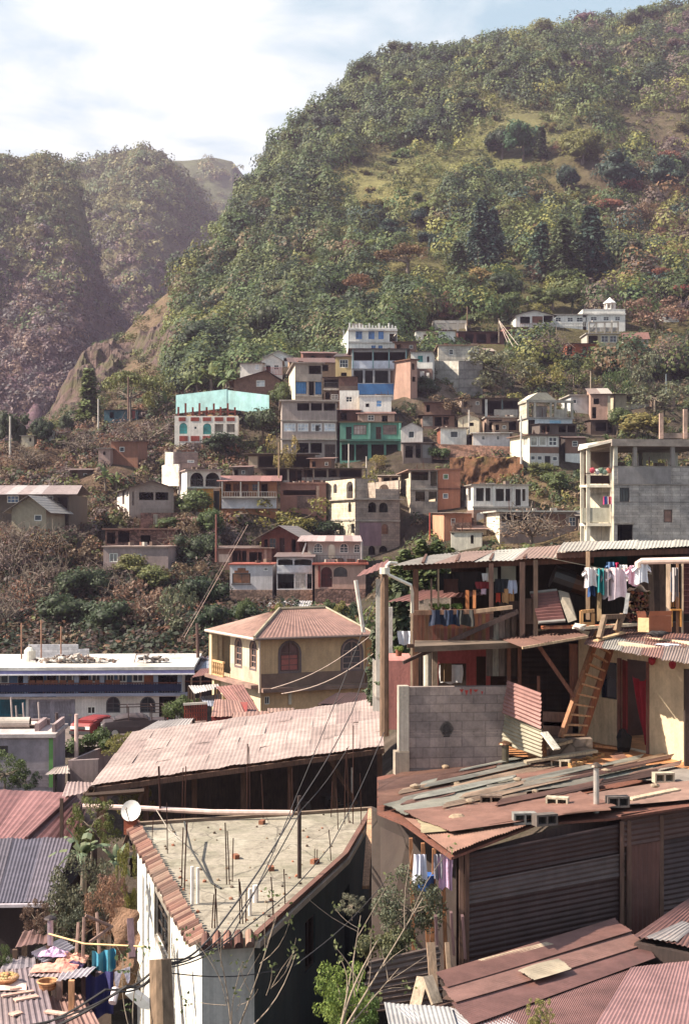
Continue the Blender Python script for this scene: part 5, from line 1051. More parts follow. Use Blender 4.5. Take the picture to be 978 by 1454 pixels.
for _ in range(15000):
 px=zr_.uniform(-80,1080);d=222+(640-222)*zr_.random()**1.15
 z=gz(px,d);py=HZ-z*F/d
 if py<np.interp(px,RX,RY)-6 or py>640:continue
 dn,ks,lab,sz=zone(px,py)
 va=float(fbm(px/75.,py/48.+3,3))+(.12 if dn>.85 else-.08 if dn<.6 else 0)+(.06 if px<480 else 0)
 if zr_.random()>min(1,dn+(.25+va*1.5)*(1 if dn>.3 else.6)):continue
 kind,c=ks[zr_.randrange(len(ks))];big=dn>.3 and zr_.random()<.30+va*1.6
 if va>.04:c=[G_DARK,G_MID,c,G_OLIVE][zr_.randrange(4)];k=zr_.uniform(.65,1.3)if big else zr_.uniform(.45,.8)
 else:c=[c,G_YEL,G_OLIVE,c][zr_.randrange(4)];k=zr_.uniform(.8,1.5)if big else zr_.uniform(.7,1.15)
 r=zr_.uniform(3.,6.)*(.75+.25*min(1,d/450))if big else zr_.uniform(.8,1.8)
 if blocks(px,d,z+r*.4,r*.8):continue
 pts.append(((px-CX)*d/F,d,z,r,tuple(x*k for x in c)))
mass('woodland',pts,70,1)
pts=[]
for _ in range(5200):
 px=zr_.uniform(-80,1080);d=zr_.uniform(96,232)
 z=gz(px,d);py=HZ-z*F/d;c=[G_PUR,G_BRN,G_BRN,G_OLIVE,G_DARK,G_RED][zr_.randrange(6)]if px<330 else[G_BRN,G_OLIVE,G_YEL,G_MID,G_DARK][zr_.randrange(5)]
 if px>330 and zr_.random()<.2:continue
 k=zr_.uniform(.7,1.2);r=zr_.uniform(.35,1.1)*(1.3 if px<330 else 1)
 if blocks(px,d,z+r*.4,r*.6):continue
 pts.append(((px-CX)*d/F,d,z,r,tuple(x*k for x in c)))
for _ in range(2400):
 px=zr_.uniform(-90,350);d=zr_.uniform(124,215)
 z=gz(px,d);r=zr_.uniform(.6,1.5)
 if blocks(px,d,z+r*.4,r*.6):continue
 c=[G_PUR,G_RED,G_BRN,G_PUR,G_OLIVE,G_DARK][zr_.randrange(6)];k=zr_.uniform(.45,.95);pts.append(((px-CX)*d/F,d,z,r,tuple(x*k for x in c)))
for _ in range(1300):
 px=zr_.uniform(330,1050);d=zr_.uniform(110,225)
 z=gz(px,d);r=zr_.uniform(.5,1.3)
 if blocks(px,d,z+r*.4,r*.6):continue
 c=[G_DARK,G_MID,G_BRN,G_OLIVE][zr_.randrange(4)];k=zr_.uniform(.45,.95);pts.append(((px-CX)*d/F,d,z,r,tuple(x*k for x in c)))
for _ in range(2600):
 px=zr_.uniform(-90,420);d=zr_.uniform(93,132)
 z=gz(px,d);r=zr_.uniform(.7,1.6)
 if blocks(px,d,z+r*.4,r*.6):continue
 c=[G_PUR,G_DARK,G_DARK,G_RED,G_BRN,G_DARK][zr_.randrange(6)];k=zr_.uniform(.35,.8);pts.append(((px-CX)*d/F,d,z,r,tuple(x*k*.75 for x in c)))  # valley scrub darkened in colour to stand for the shadow there
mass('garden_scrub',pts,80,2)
mc=[[(.135,.085,.105),(.10,.075,.09),(.17,.10,.095)],[(.15,.15,.055),(.10,.12,.045),(.20,.15,.07)],[(.08,.11,.05),(.10,.12,.06)]]
for(o,PX_,DD,Z),name,cs,nn in zip(MT,('spur_scrub','mountain_scrub','peak_scrub'),mc,(4200,4200,1000)):
 pts=[];dr=DD[69]
 for _ in range(nn*2):
  if len(pts)>=nn:break
  i=zr_.randrange(1,len(PX_)-1);t=zr_.random()**.8;d=dr-t*(dr-DD[0])*.9;j=int(np.searchsorted(DD,d));j=min(max(j,1),70)
  px=PX_[i]+zr_.uniform(-3,3);z=Z[i,j-1]+(Z[i,j]-Z[i,j-1])*(d-DD[j-1])/(DD[j]-DD[j-1])
  if px<-60 or px>440:continue
  py=HZ-z*F/d;q_=min(1,max(0,(py-300)/190+zr_.uniform(-.5,.5)));c=[((.13,.135,.055),(.09,.12,.05),(.17,.15,.065))[zr_.randrange(3)],((.135,.09,.095),(.10,.085,.085),(.17,.11,.085))[zr_.randrange(3)]][int(q_>.5)];k=zr_.uniform(.6,1.35)  # lower scrub takes the same purple, haze put into leaf colour
  pts.append(((px-CX)*d/F,d,z-.3,zr_.uniform(2.4,6.5)*dr/900,tuple(x*k for x in c)))
 mass(name,pts,26,3)
class Pl:
 def __init__(s,a,b,c):
  s.o=Vector(a);s.n=(Vector(b)-s.o).cross(Vector(c)-s.o).normalized()
  if s.n.z<0:s.n=-s.n
 def at(s,px,py,off=0):
  k=Vector(((px-CX)/F,1,(HZ-py)/F));return k*(s.o.dot(s.n)/k.dot(s.n))+s.n*off
def sheetq(mb,q,pitch=.1,amp=.012,col=SHEET,along=0,off=0,seed=0,th=True,rag=.0,dents=.01):
 """a corrugated sheet through four corners (fl, fr, br, bl); along=0: ribs run front to back, 1: ribs run left to right"""
 q=[Vector(p)for p in q]
 if along:q=[q[1],q[2],q[3],q[0]]
 la=max((q[1]-q[0]).length,(q[2]-q[3]).length);n=(q[1]-q[0]).cross(q[3]-q[0]).normalized()
 fl=n.z<0
 if fl:n=-n
 if abs(n.z)<.2 and n.y>0:n=-n
 nu=min(900,max(6,int(la/pitch*4)));nb=5;rr=random.Random(seed+int(abs(q[0].x)*91));a1,a2=rr.uniform(0,6),rr.uniform(0,6)
 i0=len(mb.v);A=(q[1]-q[0]).normalized();B_=(q[3]-q[0]).normalized()
 for j in range(nb+1):
  t=j/nb
  for i in range(nu+1):
   u=i/nu;p=q[0].lerp(q[1],u).lerp(q[3].lerp(q[2],u),t)
   if j in(0,nb):p=p+B_*(rag*math.sin(u*9+a1)+rag*.6*math.sin(u*31+a2))
   mb.v.append(tuple(p+n*(off+amp*math.sin(2*math.pi*u*la/pitch)+dents*math.sin(u*5+a1)*math.sin(t*4+a2))))
 for j in range(nb):
  for i in range(nu):
   k=i0+j*(nu+1)+i;mb.f.append((k,k+nu+1,k+nu+2,k+1)if fl else(k,k+1,k+nu+2,k+nu+1));mb.fc.append(col);mb.fu.append((q[0],A,B_))
def roofq(root,q,name='roof',mat='tin',cols=(SHEET,),n=4,rows=1,pitch=.12,amp=.014,seed=0,th=.0,dents=.012,rag=.03):
 mb=MB();rr=random.Random(seed);q=[Vector(p)for p in q]
 for r_ in range(rows):
  for k in range(n):
   a,b=k/n,min(1,(k+1)/n+.02/n);t0,t1=r_/rows,min(1,(r_+1)/rows+.04/rows)
   def pt(u,t):return q[0].lerp(q[1],u).lerp(q[3].lerp(q[2],u),t)
   c=cols[rr.randrange(len(cols))];kk=rr.uniform(.85,1.15)
   sheetq(mb,[pt(a,t0),pt(b,t0),pt(b,t1),pt(a,t1)],pitch,amp,tuple(x*kk for x in c),0,.012*((k+r_)%2)+.012*(rows-r_),seed+k*7+r_,rag=rag,dents=dents)
 return mb.build(name,mat,root)
def vray(px,py,z):
 d=(HZ-py)/F;return P(px,py,z/d)
hr,f,W,L_,zb,z1=house('long two storey blue and white building with a white flat roof and arches',-90,258,954,1038,d=85.5,r=3,L=9,col=S(214,204,200),roof='none',items=[Wn(-10,955,13,971,nz=1),Wn(84,955,104,970,nz=1),Wn(130,955,144,969,nz=1),Wn(152,954.5,162,968.5,nz=1),Wn(168,954.5,180,968.5,nz=1),Wn(188,954.5,204,968.5,nz=1),V(67,955,80,990),V(114,955,126,988),V(26,956,40,982),V(42,956,62,990),B(205,954,221,988,c=S(160,90,55),n='wood_panel',m='wood'),V(223,955,252,982),A(151,989,171,1012,f=(.05,.05,.06)),A(199,989,221,1012,f=(.05,.05,.06)),Wn(124,1003,136,1014,nz=1),V(226,989,250,1022),Dr(41,993,107,1036,c=S(150,142,152)),Dr(-40,993,37,1036,c=S(20,85,100))])
zf=(HZ-983)*86/F
m=MB(S(72,98,128))
wall_f=f;f.box(m,0,W,zf+.02,z1+.02,-.06,.012)
m=MB(S(80,108,140));a_=lambda x:f.sz(x,970)[0]
for x0_,x1_ in((-89,-40),(13.5,25.5),(62.5,66.5),(80.5,83.5),(104.5,113.5),(126.5,129.5),(144.5,151.5),(162.5,167.5),(180.5,187.5),(252.5,257.5)):f.box(m,a_(x0_),a_(x1_),zf+.02,z1,0,.014)
m.build('blue_wall','plaster',hr)
m=MB(S(150,152,172));f.box(m,-.2,W+.4,zf-.2,zf-.02,.0,.42);m.build('balcony_slab','plaster',hr)
m=MB(S(226,220,214));f.box(m,-.3,W+.8,z1+.12,z1+.30,-L_,.75);m.build('roof','concrete',hr)
m=MB(S(90,90,140));f.box(m,-.3,W+.82,z1-.12,z1+.12,0.6,.72,S(110,108,150));f.box(m,-.3,W+.84,z1-.17,z1-.10,.66,.85,S(220,215,215));m.build('fascia','paint',hr)
m=MB(S(35,40,70));zr1=zf+.62
f.box(m,0,W,zr1-.06,zr1,0.33,.4,S(110,65,55))
for k in range(95):a=W*k/95;f.box(m,a,a+.05,zf,zr1-.06,.35,.38)
f.box(m,0,W,zf+.08,zf+.5,.36,.365,S(45,50,80));m.build('railing','metal',hr)
for x in(38,110,146,222,256):
 m=MB(S(150,160,180));a=f.sz(x,970)[0];f.box(m,a-.14,a+.14,zf,z1-.1,.18,.32);m.build('column','plaster',hr)
ztop=z1+.30
def on_roof(px,d):return Vector(((px-CX)*d/F,d,ztop))
m=MB(S(200,198,205));a0,a1=f.sz(16,930)[0],f.sz(92,930)[0];f.box(m,a0,a1,ztop,ztop+.85,-6.3,-6.1);f.box(m,a1,a1+.7,ztop,ztop+.55,-6.3,-6.1);m.build('parapet','block',hr)
for px in(31,59,87):single(MB(S(150,110,90)).tube([on_roof(px,91),on_roof(px,91)+Vector((0,0,2.1+px%3*.2))],.05,6),'pole','wood',{31:'first',59:'middle',87:'last'}[px]+' thin pole from the left on the roof of the long blue building','pole','poles on the blue building roof')
t=thing('water_tank','squat white water tank on the roof of the long blue building','water tank',on_roof(43,89.5));c=on_roof(43,89.5)
m=MB(S(215,205,190));m.tube([c,c+Vector((0,0,.65))],.36,14);m.tube([c+Vector((0,0,.65)),c+Vector((0,0,.82)),c+Vector((0,0,.9))],[.36,.22,.1],14);m.build('tank','plastic',t)
MB(S(90,80,70)).tube([c+Vector((0,0,.9)),c+Vector((0,0,.95))],.1,10).build('lid','plastic',t)
m=MB()
for k in range(230):
 px=rnd.gauss(102,26)if k%3 else rnd.uniform(60,165);p=on_roof(max(48,min(px,170)),88.6+rnd.uniform(-.8,.9));h=.38*math.exp(-((px-105)/34)**2)*rnd.random()
 m.box(p+Vector((0,0,.06+h)),(rnd.uniform(.1,.55),rnd.uniform(.08,.3),rnd.uniform(.03,.12)),rnd.uniform(0,3),rx=rnd.uniform(-.5,.5),ry=rnd.uniform(-.5,.5),col=[S(200,185,175),S(150,125,110),S(225,218,210),S(120,95,85)][k%4])
o_=m.build('rubble','concrete',None);o_['kind']='stuff'
m=MB(S(190,170,160));c=on_roof(200,88.5)
for dx,dz in((-.4,0),(.35,0)):m.bar(c+Vector((dx,0,0)),c+Vector((dx+.15,0,.55)),.07)
m.bar(c+Vector((-.3,0,.5)),c+Vector((.55,0,.55)),.07);m.bar(c+Vector((-.3,.5,0)),c+Vector((.5,.4,.5)),.07);single(m,'broken_trestle','wood','broken wooden trestle lying right of the rubble on the blue building roof','trestle')
m=MB(S(50,45,45));c=on_roof(217,88.3)
for k in range(22):m.box(c+Vector((rnd.uniform(-.7,.8),rnd.uniform(-.3,.3),.1+.25*rnd.random())),(.4,.3,.12),rnd.random()*3,rx=rnd.random(),col=[S(50,45,45),S(100,90,85),S(190,180,175)][k%3])
single(m,'scrap_heap','cloth','dark scrap heap at the right end of the blue building roof','scrap')
for i,px in enumerate((46,57,68,78,90,102,118,127,140,155,166)):
 t_=f.sz(px,970)[0];m=MB(S(165,105,75));f.box(m,t_-.2,t_+.2,zf+.4,zf+.75,.04,.08);f.box(m,t_-.2,t_+.2,zf+.4,zf+.45,.05,.3)
 for s_ in(-.18,.18):f.box(m,t_+s_-.02,t_+s_+.02,zf,zf+.42,.05,.09);f.box(m,t_+s_-.02,t_+s_+.02,zf,zf+.42,.26,.3)
 single(m,'chair','wood','brown wooden chair behind the balcony railing of the long blue building','chair','chairs on the blue building balcony')
house('dark narrow annex with a blue-grey tin roof at the right end of the blue building',262,306,951,990,d=90,r=0,L=6,col=S(55,42,42),roof='shed',rc=S(150,155,175),peak=.3,oh=.5,items=[V(266,956,278,975),V(284,956,300,980),Lg(262,966,306,968,c=S(150,90,75),o=.3)])
def car(label,ctr,rz,col,kind,rack=False):
 L,Wd,H=(2.9,1.3,1.15)if kind=='suv' else(3.7,1.4,1.3)
 t=thing('parked_car',label,'car' if kind=='suv' else 'pickup truck',ctr);M=Matrix.Rotation(rz,4,'Z');c=Vector(ctr)
 def T(x,y,z):return c+M@Vector((x,y,z))
 def loft(secs,colr,name,mat,par):
  m=MB(colr);rings=[[T(x,-wb,zb),T(x,-wb*1.02,(zb+zt)/2),T(x,-wt,zt-.04),T(x,-wt+.08,zt),T(x,wt-.08,zt),T(x,wt,zt-.04),T(x,wb*1.02,(zb+zt)/2),T(x,wb,zb)]for x,wb,zb,wt,zt in secs]
  for a,b in zip(rings,rings[1:]):
   for k in range(8):m.poly([a[k],b[k],b[(k+1)%8],a[(k+1)%8]])
  m.poly(rings[0]);m.poly(rings[-1][::-1]);return m.build(name,mat,par)
 w=Wd/2
 loft([(-L/2,w*.9,.45,w*.88,.8),(-L/2+.15,w,.3,w*.96,.95),(-L/2+1.1,w,.28,w*.97,1.03),(L/2-.2,w,.3,w*.96,1.0),(L/2,w*.95,.42,w*.9,.85)],col,'body','paint',t)
 x0,x1=(-.7,L/2-.1)if kind=='suv' else(-.9,.7)
 cab=loft([(x0-.35,w*.92,1.0,w*.85,1.04),(x0+.2,w*.9,1.0,w*.78,H-.06),(x0+.6,w*.9,1.0,w*.78,H),(x1-.3,w*.9,1.0,w*.77,H-.02),(x1,w*.9,1.0,w*.82,1.12)],col,'cabin','paint',t)
 g=MB((.03,.035,.045))
 for s in(-1,1):
  g.poly([T(x0+.1,s*w*.9,1.1),T(x1-.35,s*w*.9,1.1),T(x1-.4,s*w*.83,H-.12),T(x0+.35,s*w*.83,H-.12)][::s])
 g.poly([T(x0-.25,-w*.8,1.08),T(x0-.25,w*.8,1.08),T(x0+.13,w*.74,H-.12),T(x0+.13,-w*.74,H-.12)][::-1]);g.poly([T(x1+.01,-w*.78,1.15),T(x1+.01,w*.78,1.15),T(x1-.2,w*.72,H-.14),T(x1-.2,-w*.72,H-.14)]);g.build('car_window','glass',t)
 for x in(-L*.31,L*.31):
  for s in(-1,1):
   m=MB((.02,.02,.02));m.tube([T(x,s*(w-.2),.28),T(x,s*(w+.02),.28)],.28,14);wh=m.build('wheel','rubber',t);MB((.4,.4,.4)).tube([T(x,s*(w+.021),.33),T(x,s*(w+.03),.33)],.18,10).build('rim','metal',wh)
 for s in(-1,1):
  m=MB((.8,.78,.7));m.box(T(-L/2-.01,s*w*.66,.72),(.06,.3,.16),rz);m.build('headlight','glass',t)
  m=MB((.4,.03,.02));m.box(T(L/2+.01,s*w*.8,.8),(.05,.16,.26),rz);m.build('tail_light','paint',t)
 MB((.05,.05,.05)).box(T(-L/2-.04,0,.45),(.12,Wd*.95,.18),rz).box(T(-L/2-.02,0,.72),(.05,Wd*.5,.14),rz).build('bumper','plastic',t)
 if rack:
  m=MB((.10,.06,.05))
  for x in(-.4,.9,1.6,2.3):
   for s in(-1,1):m.bar(T(x,s*w*.9,1.0),T(x,s*w*.9,1.75),.05)
   m.bar(T(x,-w*.9,1.75),T(x,w*.9,1.75),.04)
  for s in(-1,1):m.bar(T(-.9,s*w*.9,1.75),T(2.35,s*w*.9,1.75),.05);m.bar(T(.9,s*w*.9,1.4),T(2.35,s*w*.9,1.4),.04)
  m.build('rack','metal',t)
 return t
def gnd(px,d):return Vector(((px-CX)*d/F,d,gz(px,d)))
car('red off-road car with dark windows parked in front of the long blue building',vray(130,1047,-11.4),R(75),S(125,32,30),'suv')
car('dark pickup truck with a cargo rack parked in front of the arches',vray(192,1046,-11.3),R(12),S(62,50,52),'pickup',True)
o_=MB(S(120,105,100)).poly([vray(60,1060,-11.45),vray(300,1060,-11.45),vray(330,1030,-11.45),vray(-60,1030,-11.45)]).build('street','concrete',None);o_['kind']='structure'
hr,f,W,L_,zb,z1=house('grey concrete house with a green painted corner and a cluttered roof terrace',-80,76,1048,1120,d=61,r=2,L=3.2,col=S(150,140,148),roof='flat',oh=.12,rc=S(205,190,188),items=[Wn(-10,1059,12,1075,nz=1,f=S(60,50,50)),B(70,1048.5,76,1118,c=S(95,150,80)),B(-70,1094,70,1118,c=S(135,125,135),m='block')])
m=MB(S(175,150,150));f.box(m,0,W*.86,z1+.16,z1+.42,-L_+.1,-L_+.3);f.box(m,W*.80,W*.84,z1+.16,z1+.5,-L_+.3,-.8);f.box(m,W*.97,W*1.0,z1+.16,z1+.5,-L_+.1,-.5);m.build('parapet','concrete',hr)
c=f.pt(W*.72,z1+.42,-1.8);single(MB(S(205,190,180)).tube([c-f.u*1.5,c],.24,14,caps=False).tube([c,c-f.u*1.5],.20,14,S(60,50,48),caps=False),'drain_pipe','concrete','short concrete pipe lying on the roof terrace of the grey house','pipe')
c=f.pt(W*.5,z1+.3,-2);m=MB(S(215,200,190));m.grid(lambda u,v:c+Vector((1.7*u-.2,1.2*v-.3,.2*math.sin(u*6)*math.sin(v*3)+.05)),12,6);single(m,'tarpaulin','cloth','pale crumpled sheet beside the concrete pipe on the terrace','sheet')
for px,py0,py1,nm in((19,1022,990,'leaning pale'),(26,1022,1002,'short'),(36,1022,998,'white'),(58,1026,997,'pinkish')):pole('pole',nm+' pole standing on the terrace of the grey house',px,py0,py1,66,.05,S(190,170,165),px1=px-3)
pole('pole','tall pale pink pole between the grey house and the yard wall',109,1080,1014,62,.1,S(225,190,180))
pole('pole','thin dark post beside the terrace stair',81,1060,1012,64,.09,S(70,55,55))
m=MB(S(150,130,130));a,b,c_=P(97,1080,60),P(150,1052,67),P(192,1040,74);dn=Vector((0,0,-2.6))
m.prism([a+dn,P(140,1078,60)+dn*.8,P(140,1078,60),a],(0,.2,0));m.prism([a+dn,c_+dn,c_,a],(.15,.1,0));single(m,'yard_wall','concrete','low grey yard wall below the parked vehicles','wall')
m=MB(S(210,185,170));q=[P(64,1100,57),P(100,1098,57),P(98,1085,62),P(80,1088,62)];sheetq(m,q,.15,.015,S(205,180,168));m.bar(P(80,1125,58),P(80,1096,58),.08,col=DARK);m.bar(P(98,1125,58),P(98,1094,58),.08,col=DARK);single(m,'tin_shelter','tin','little tin shelter beside the grey house','roof')
t=thing('maroon_roofed_house','house with a dusty maroon tin hip roof at the left edge','house',P(60,1170,46))
Rt,Rb=P(107,1127,50),P(38,1192,43.5)
roofq(t,[P(-90,1200,43),Rb,Rt,P(-60,1118,52)],cols=(S(150,82,82),S(158,92,90),S(140,75,75)),n=5,pitch=.25,amp=.01)
roofq(t,[Rb,P(112,1192,45),P(122,1150,49),Rt],cols=(S(128,62,62),S(120,58,60)),n=3,pitch=.3,amp=.008)
MB(S(120,60,58)).tube([Rt+Vector((0,0,.03)),Rb+Vector((0,0,.03))],.07,6).build('ridge_cap','tin_plain',t)
m=MB(S(130,105,100));m.prism([P(-90,1205,43.3),P(112,1196,45.3),P(112,1196,45.3)+Vector((0,0,-3)),P(-90,1205,43.3)+Vector((0,0,-3))],(0,5,0));m.build('wall','plaster',t)
t=thing('purple_roofed_house','house with a bluish purple corrugated roof speckled with pale spots','house',P(40,1240,40))
roofq(t,[P(-90,1284,35.5),P(78,1282,35.5),P(105,1190,44),P(-70,1192,43)],cols=(S(108,98,116),S(114,102,118),S(100,92,112)),n=4,pitch=.11,amp=.012,mat='tin_clean')
m=MB(S(190,178,185));m.bar(P(-90,1287,35.4),P(79,1285,35.4),.1,.08);m.build('eave','paint',t)
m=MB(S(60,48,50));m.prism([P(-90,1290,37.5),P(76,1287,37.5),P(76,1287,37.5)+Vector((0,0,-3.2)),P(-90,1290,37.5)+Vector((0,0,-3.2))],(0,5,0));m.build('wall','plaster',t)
m=MB(S(110,90,85));m.prism([P(62,1290,36),P(79,1288,36),P(79,1288,36)+Vector((0,0,-3.2)),P(62,1290,36)+Vector((0,0,-3.2))],(0,.3,0));m.build('pillar','plaster',t)
yc=S(204,166,128)
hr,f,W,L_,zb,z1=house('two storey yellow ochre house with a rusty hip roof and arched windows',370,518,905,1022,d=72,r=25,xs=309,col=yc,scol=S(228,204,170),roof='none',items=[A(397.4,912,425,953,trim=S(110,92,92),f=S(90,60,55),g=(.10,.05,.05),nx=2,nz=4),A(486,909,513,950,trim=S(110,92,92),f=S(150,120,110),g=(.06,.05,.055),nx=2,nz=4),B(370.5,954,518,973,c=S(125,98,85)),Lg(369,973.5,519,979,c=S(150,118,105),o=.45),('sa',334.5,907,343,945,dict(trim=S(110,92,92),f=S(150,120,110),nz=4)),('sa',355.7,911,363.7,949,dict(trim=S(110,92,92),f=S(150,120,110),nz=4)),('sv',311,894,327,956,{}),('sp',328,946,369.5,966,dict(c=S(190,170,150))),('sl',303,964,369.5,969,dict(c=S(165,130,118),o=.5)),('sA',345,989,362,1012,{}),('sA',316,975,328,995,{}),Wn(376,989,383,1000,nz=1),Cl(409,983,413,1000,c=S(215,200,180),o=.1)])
zb_=z1+.02
e=[f.pt(-.55,zb_,.55),f.pt(W+.3,zb_,.55),f.pt(W+.3,zb_,-L_-.4),f.pt(-.55,zb_,-L_-.4)];r1,r2=f.pt(2.3,zb_+1.2,-L_*.48),f.pt(W-.9,zb_+1.22,-L_*.48)
cs=(S(165,112,95),S(176,124,102),S(158,104,90))
m=MB()
for q in([e[0],e[1],r2,r1],[e[3],e[0],r1,r1],[e[1],e[2],r2,r2],[e[2],e[3],r1,r2]):
 c=cs[len(m.f)%3];sheetq(m,q,.22,.012,c,dents=.006);
m.build('roof','tin',hr)
m=MB(S(190,168,130))
for a,b in((e[0],r1),(e[1],r2),(r1,r2)):m.tube([a+Vector((0,0,.04)),b+Vector((0,0,.05))],.09 if b is r1 or a is r1 else.06,6)
m.build('ridge_cap','tin_plain',hr)
m=MB(S(120,100,92));m.tube([e[0]-Vector((0,0,.06)),e[1]-Vector((0,0,.06))],.07,6);m.build('gutter','paint',hr);m=MB(S(205,185,170));m.tube([e[3]-Vector((0,0,.06)),e[0]-Vector((0,0,.06))],.08,6);m.tube([f.pt(-.1,z1,.1),f.pt(-.1,z1-2.8,.1)],.06,6);m.build('gutter','paint',hr)
fl=Fac(f.pt(0,0)-f.n*L_,f.r-math.pi/2);a0=fl.sz(311,930)[0];a1=fl.sz(327,930)[0]
zz=fl.sz(318,959)[1];m=MB(S(205,165,120));fl.box(m,a0-.3,a1,zz+.72,zz+.82,.3,.42);fl.box(m,a0-.3,a1,zz,zz+.08,.3,.42)
for k in range(7):a=a0-.3+(a1-a0+.3)*(k+.5)/7;m.tube([fl.pt(a,zz+.08,.36),fl.pt(a,zz+.25,.36),fl.pt(a,zz+.4,.36),fl.pt(a,zz+.55,.36),fl.pt(a,zz+.72,.36)],[.04,.075,.04,.07,.04],6)
m.build('banister','plaster',hr)
m=MB(S(215,190,150));fl.box(m,-.1,.3,zz,z1,.1,.45);fl.box(m,.1,.4,zz-3,zz,.0,.35);m.build('column','plaster',hr)
m=MB((.30,.075,.06));a0,zt=f.sz(400,931);a1,zz_=f.sz(422.5,951);f.box(m,a0,a1,zz_,zt,-.06,-.05);m.build('shutter','paint',hr)
house('low yellow side wing with brown base right of the yellow house',519,531,907,1010,d=75.6,r=25,L=5,col=S(190,140,95),roof='flat',oh=.1,rc=S(140,90,75),items=[B(519.2,950,531,972,c=S(115,88,78))])
def shack(label,q,cols,n=3,mat='tin',posts=True,wall=None,h=2.2,name='tin_shack',pitch=.15,cat='shack'):
 q=[Vector(p)for p in q];t=thing(name,label,cat,(q[0]+q[1])/2-Vector((0,0,h)))
 roofq(t,q,cols=cols,n=n,mat=mat,pitch=pitch)
 dn=Vector((0,0,-h));ins=(q[3]-q[0]).normalized()*.25
 if wall is not None:
  m=MB(wall);m.prism([q[0]+ins-Vector((0,0,.06)),q[1]+ins-Vector((0,0,.06)),q[1]+ins+dn,q[0]+ins+dn],(q[3]-q[0])*.85-Vector((0,0,.0)));m.build('wall','plaster',t)
 elif posts:
  for p in q:MB(S(95,72,60)).bar(p-Vector((0,0,.03)),p+dn,.1).build('post','wood',t)
 return t
shack('shack with a pale slanting tin awning against the yellow house',[P(337,1010,66),P(372,1018,66),P(345,972,70),P(306,975,70)],(S(200,180,170),S(165,95,80)),2,h=3)
shack('reddish shack with a rusty awning left of the yellow house corner',[P(300,1018,63),P(350,1018,63),P(340,995,67),P(305,993,67)],(S(165,95,78),S(180,120,100)),3,wall=S(150,60,55),h=2)
shack('small flat tin canopy behind the perforated brick wall',[P(276,985,72),P(312,978,72),P(310,972,76),P(268,974,76)],(S(205,195,195),),2)
shack('blue-grey tin canopy beside the yellow house column',[P(290,1000,70),P(314,1008,70),P(314,985,74),P(284,990,74)],(S(150,155,175),),2)
shack('rusty slanting roof between the blue annex and the yellow house',[P(272,962,80),P(312,956,80),P(310,947,84),P(285,950,84)],(S(140,75,62),),2)
m=MB(S(190,180,172));a,b=P(262,1026,64),P(293,1024,64)
m.obox(a-Vector((0,0,1.2)),b-a,(0,.2,0),(0,0,1.22),S(200,175,165));m.bar(a+Vector((-.05,0,.82)),b+Vector((.05,0,.82)),.12,.1)
nx,nz_=9,4;dd=b-a
for i in range(nx+1):m.bar(a+dd*(i/nx)+Vector((0,.1,0)),a+dd*(i/nx)+Vector((0,.1,.78)),.045,col=S(150,70,55))
for j in range(nz_+1):m.bar(a+Vector((0,.1,.78*j/nz_)),b+Vector((0,.1,.78*j/nz_)),.045,col=S(150,70,55))
m.obox(a+Vector((0,.3,0)),dd,(0,.05,0),(0,0,.8),S(70,40,36));single(m,'perforated_wall','brick','low wall of perforated red brick behind the big pinkish roof','wall')
shack('pale rusty tin roof at the back right of the big pinkish roof',[P(380,1012,56),P(420,1012,56),P(418,1006,60),P(380,1006,60)],(S(175,130,110),),2,h=1.5)
shack('dark red roof slope between the yellow house and the big pinkish roof',[P(450,1000,60),P(520,1000,62),P(525,984,66),P(478,984,66)],(S(125,65,52),S(110,60,50)),3,wall=S(80,55,48),h=2)
shack('dull red roof left of the barrel tiled fence',[P(330,1022,56),P(415,1020,56),P(415,1008,58),P(332,1012,58)],(S(165,95,75),S(180,125,105)),5,h=1.2)
shack('pale twisted tin sheets joining the left back corner of the big roof',[P(182,1046,50),P(262,1040,50),P(275,1020,56),P(225,1024,56)],(S(215,200,195),S(200,185,180)),3,h=1.5)
shack('small pale tin roof under the left eave of the big roof',[P(88,1132,44),P(150,1122,44),P(140,1112,49),P(96,1110,49)],(S(205,175,165),S(185,150,145)),3,h=1.6)
t=thing('big_shelter','large open shelter with a weathered pinkish grey corrugated roof','shelter',P(350,1100,40)-Vector((0,0,4)))
q=[P(130,1117,38),P(545,1061,40.5),P(540,992,52),P(188,1040,50)]
roofq(t,q,cols=(S(192,160,150),S(202,170,160),S(182,148,140),S(196,164,154)),n=11,rows=4,pitch=.13,amp=.005,seed=3,mat='tin',dents=.015)
m=MB(S(110,80,66));up=Vector((0,0,-.1));m.bar(q[0]+up,q[1]+up,.08,.14);m.bar(q[0]+up+Vector((.1,.9,0)),q[1]+up+Vector((0,.9,.02)),.08,.1);m.bar(q[0]+up,q[3]+up,.08,.12)
for k in range(1,9):a=k/9;m.bar(q[0].lerp(q[1],a)+up,q[3].lerp(q[2],a)+up,.06,.1)
m.build('roof_beam','wood',t)
for a,b in((.02,.1),(.17,.06),(.33,.08),(.5,.06),(.66,.1),(.82,.06),(.985,.04)):
 p=q[0].lerp(q[1],a).lerp(q[3].lerp(q[2],a),b);MB(S(105,75,60)).bar(p+up,p+up-Vector((0,0,5)),.14).build('post','wood',t)
m=MB(S(100,72,58));m.bar(q[0].lerp(q[1],.08)+Vector((0,.5,-2.2)),q[0].lerp(q[1],.17)+Vector((0,.4,-.15)),.1);m.build('brace','wood',t);m=MB(S(100,72,58));m.bar(q[0].lerp(q[1],.9)+Vector((0,.5,-1.6)),q[0].lerp(q[1],.8)+Vector((0,.4,-.15)),.1);m.build('brace','wood',t)
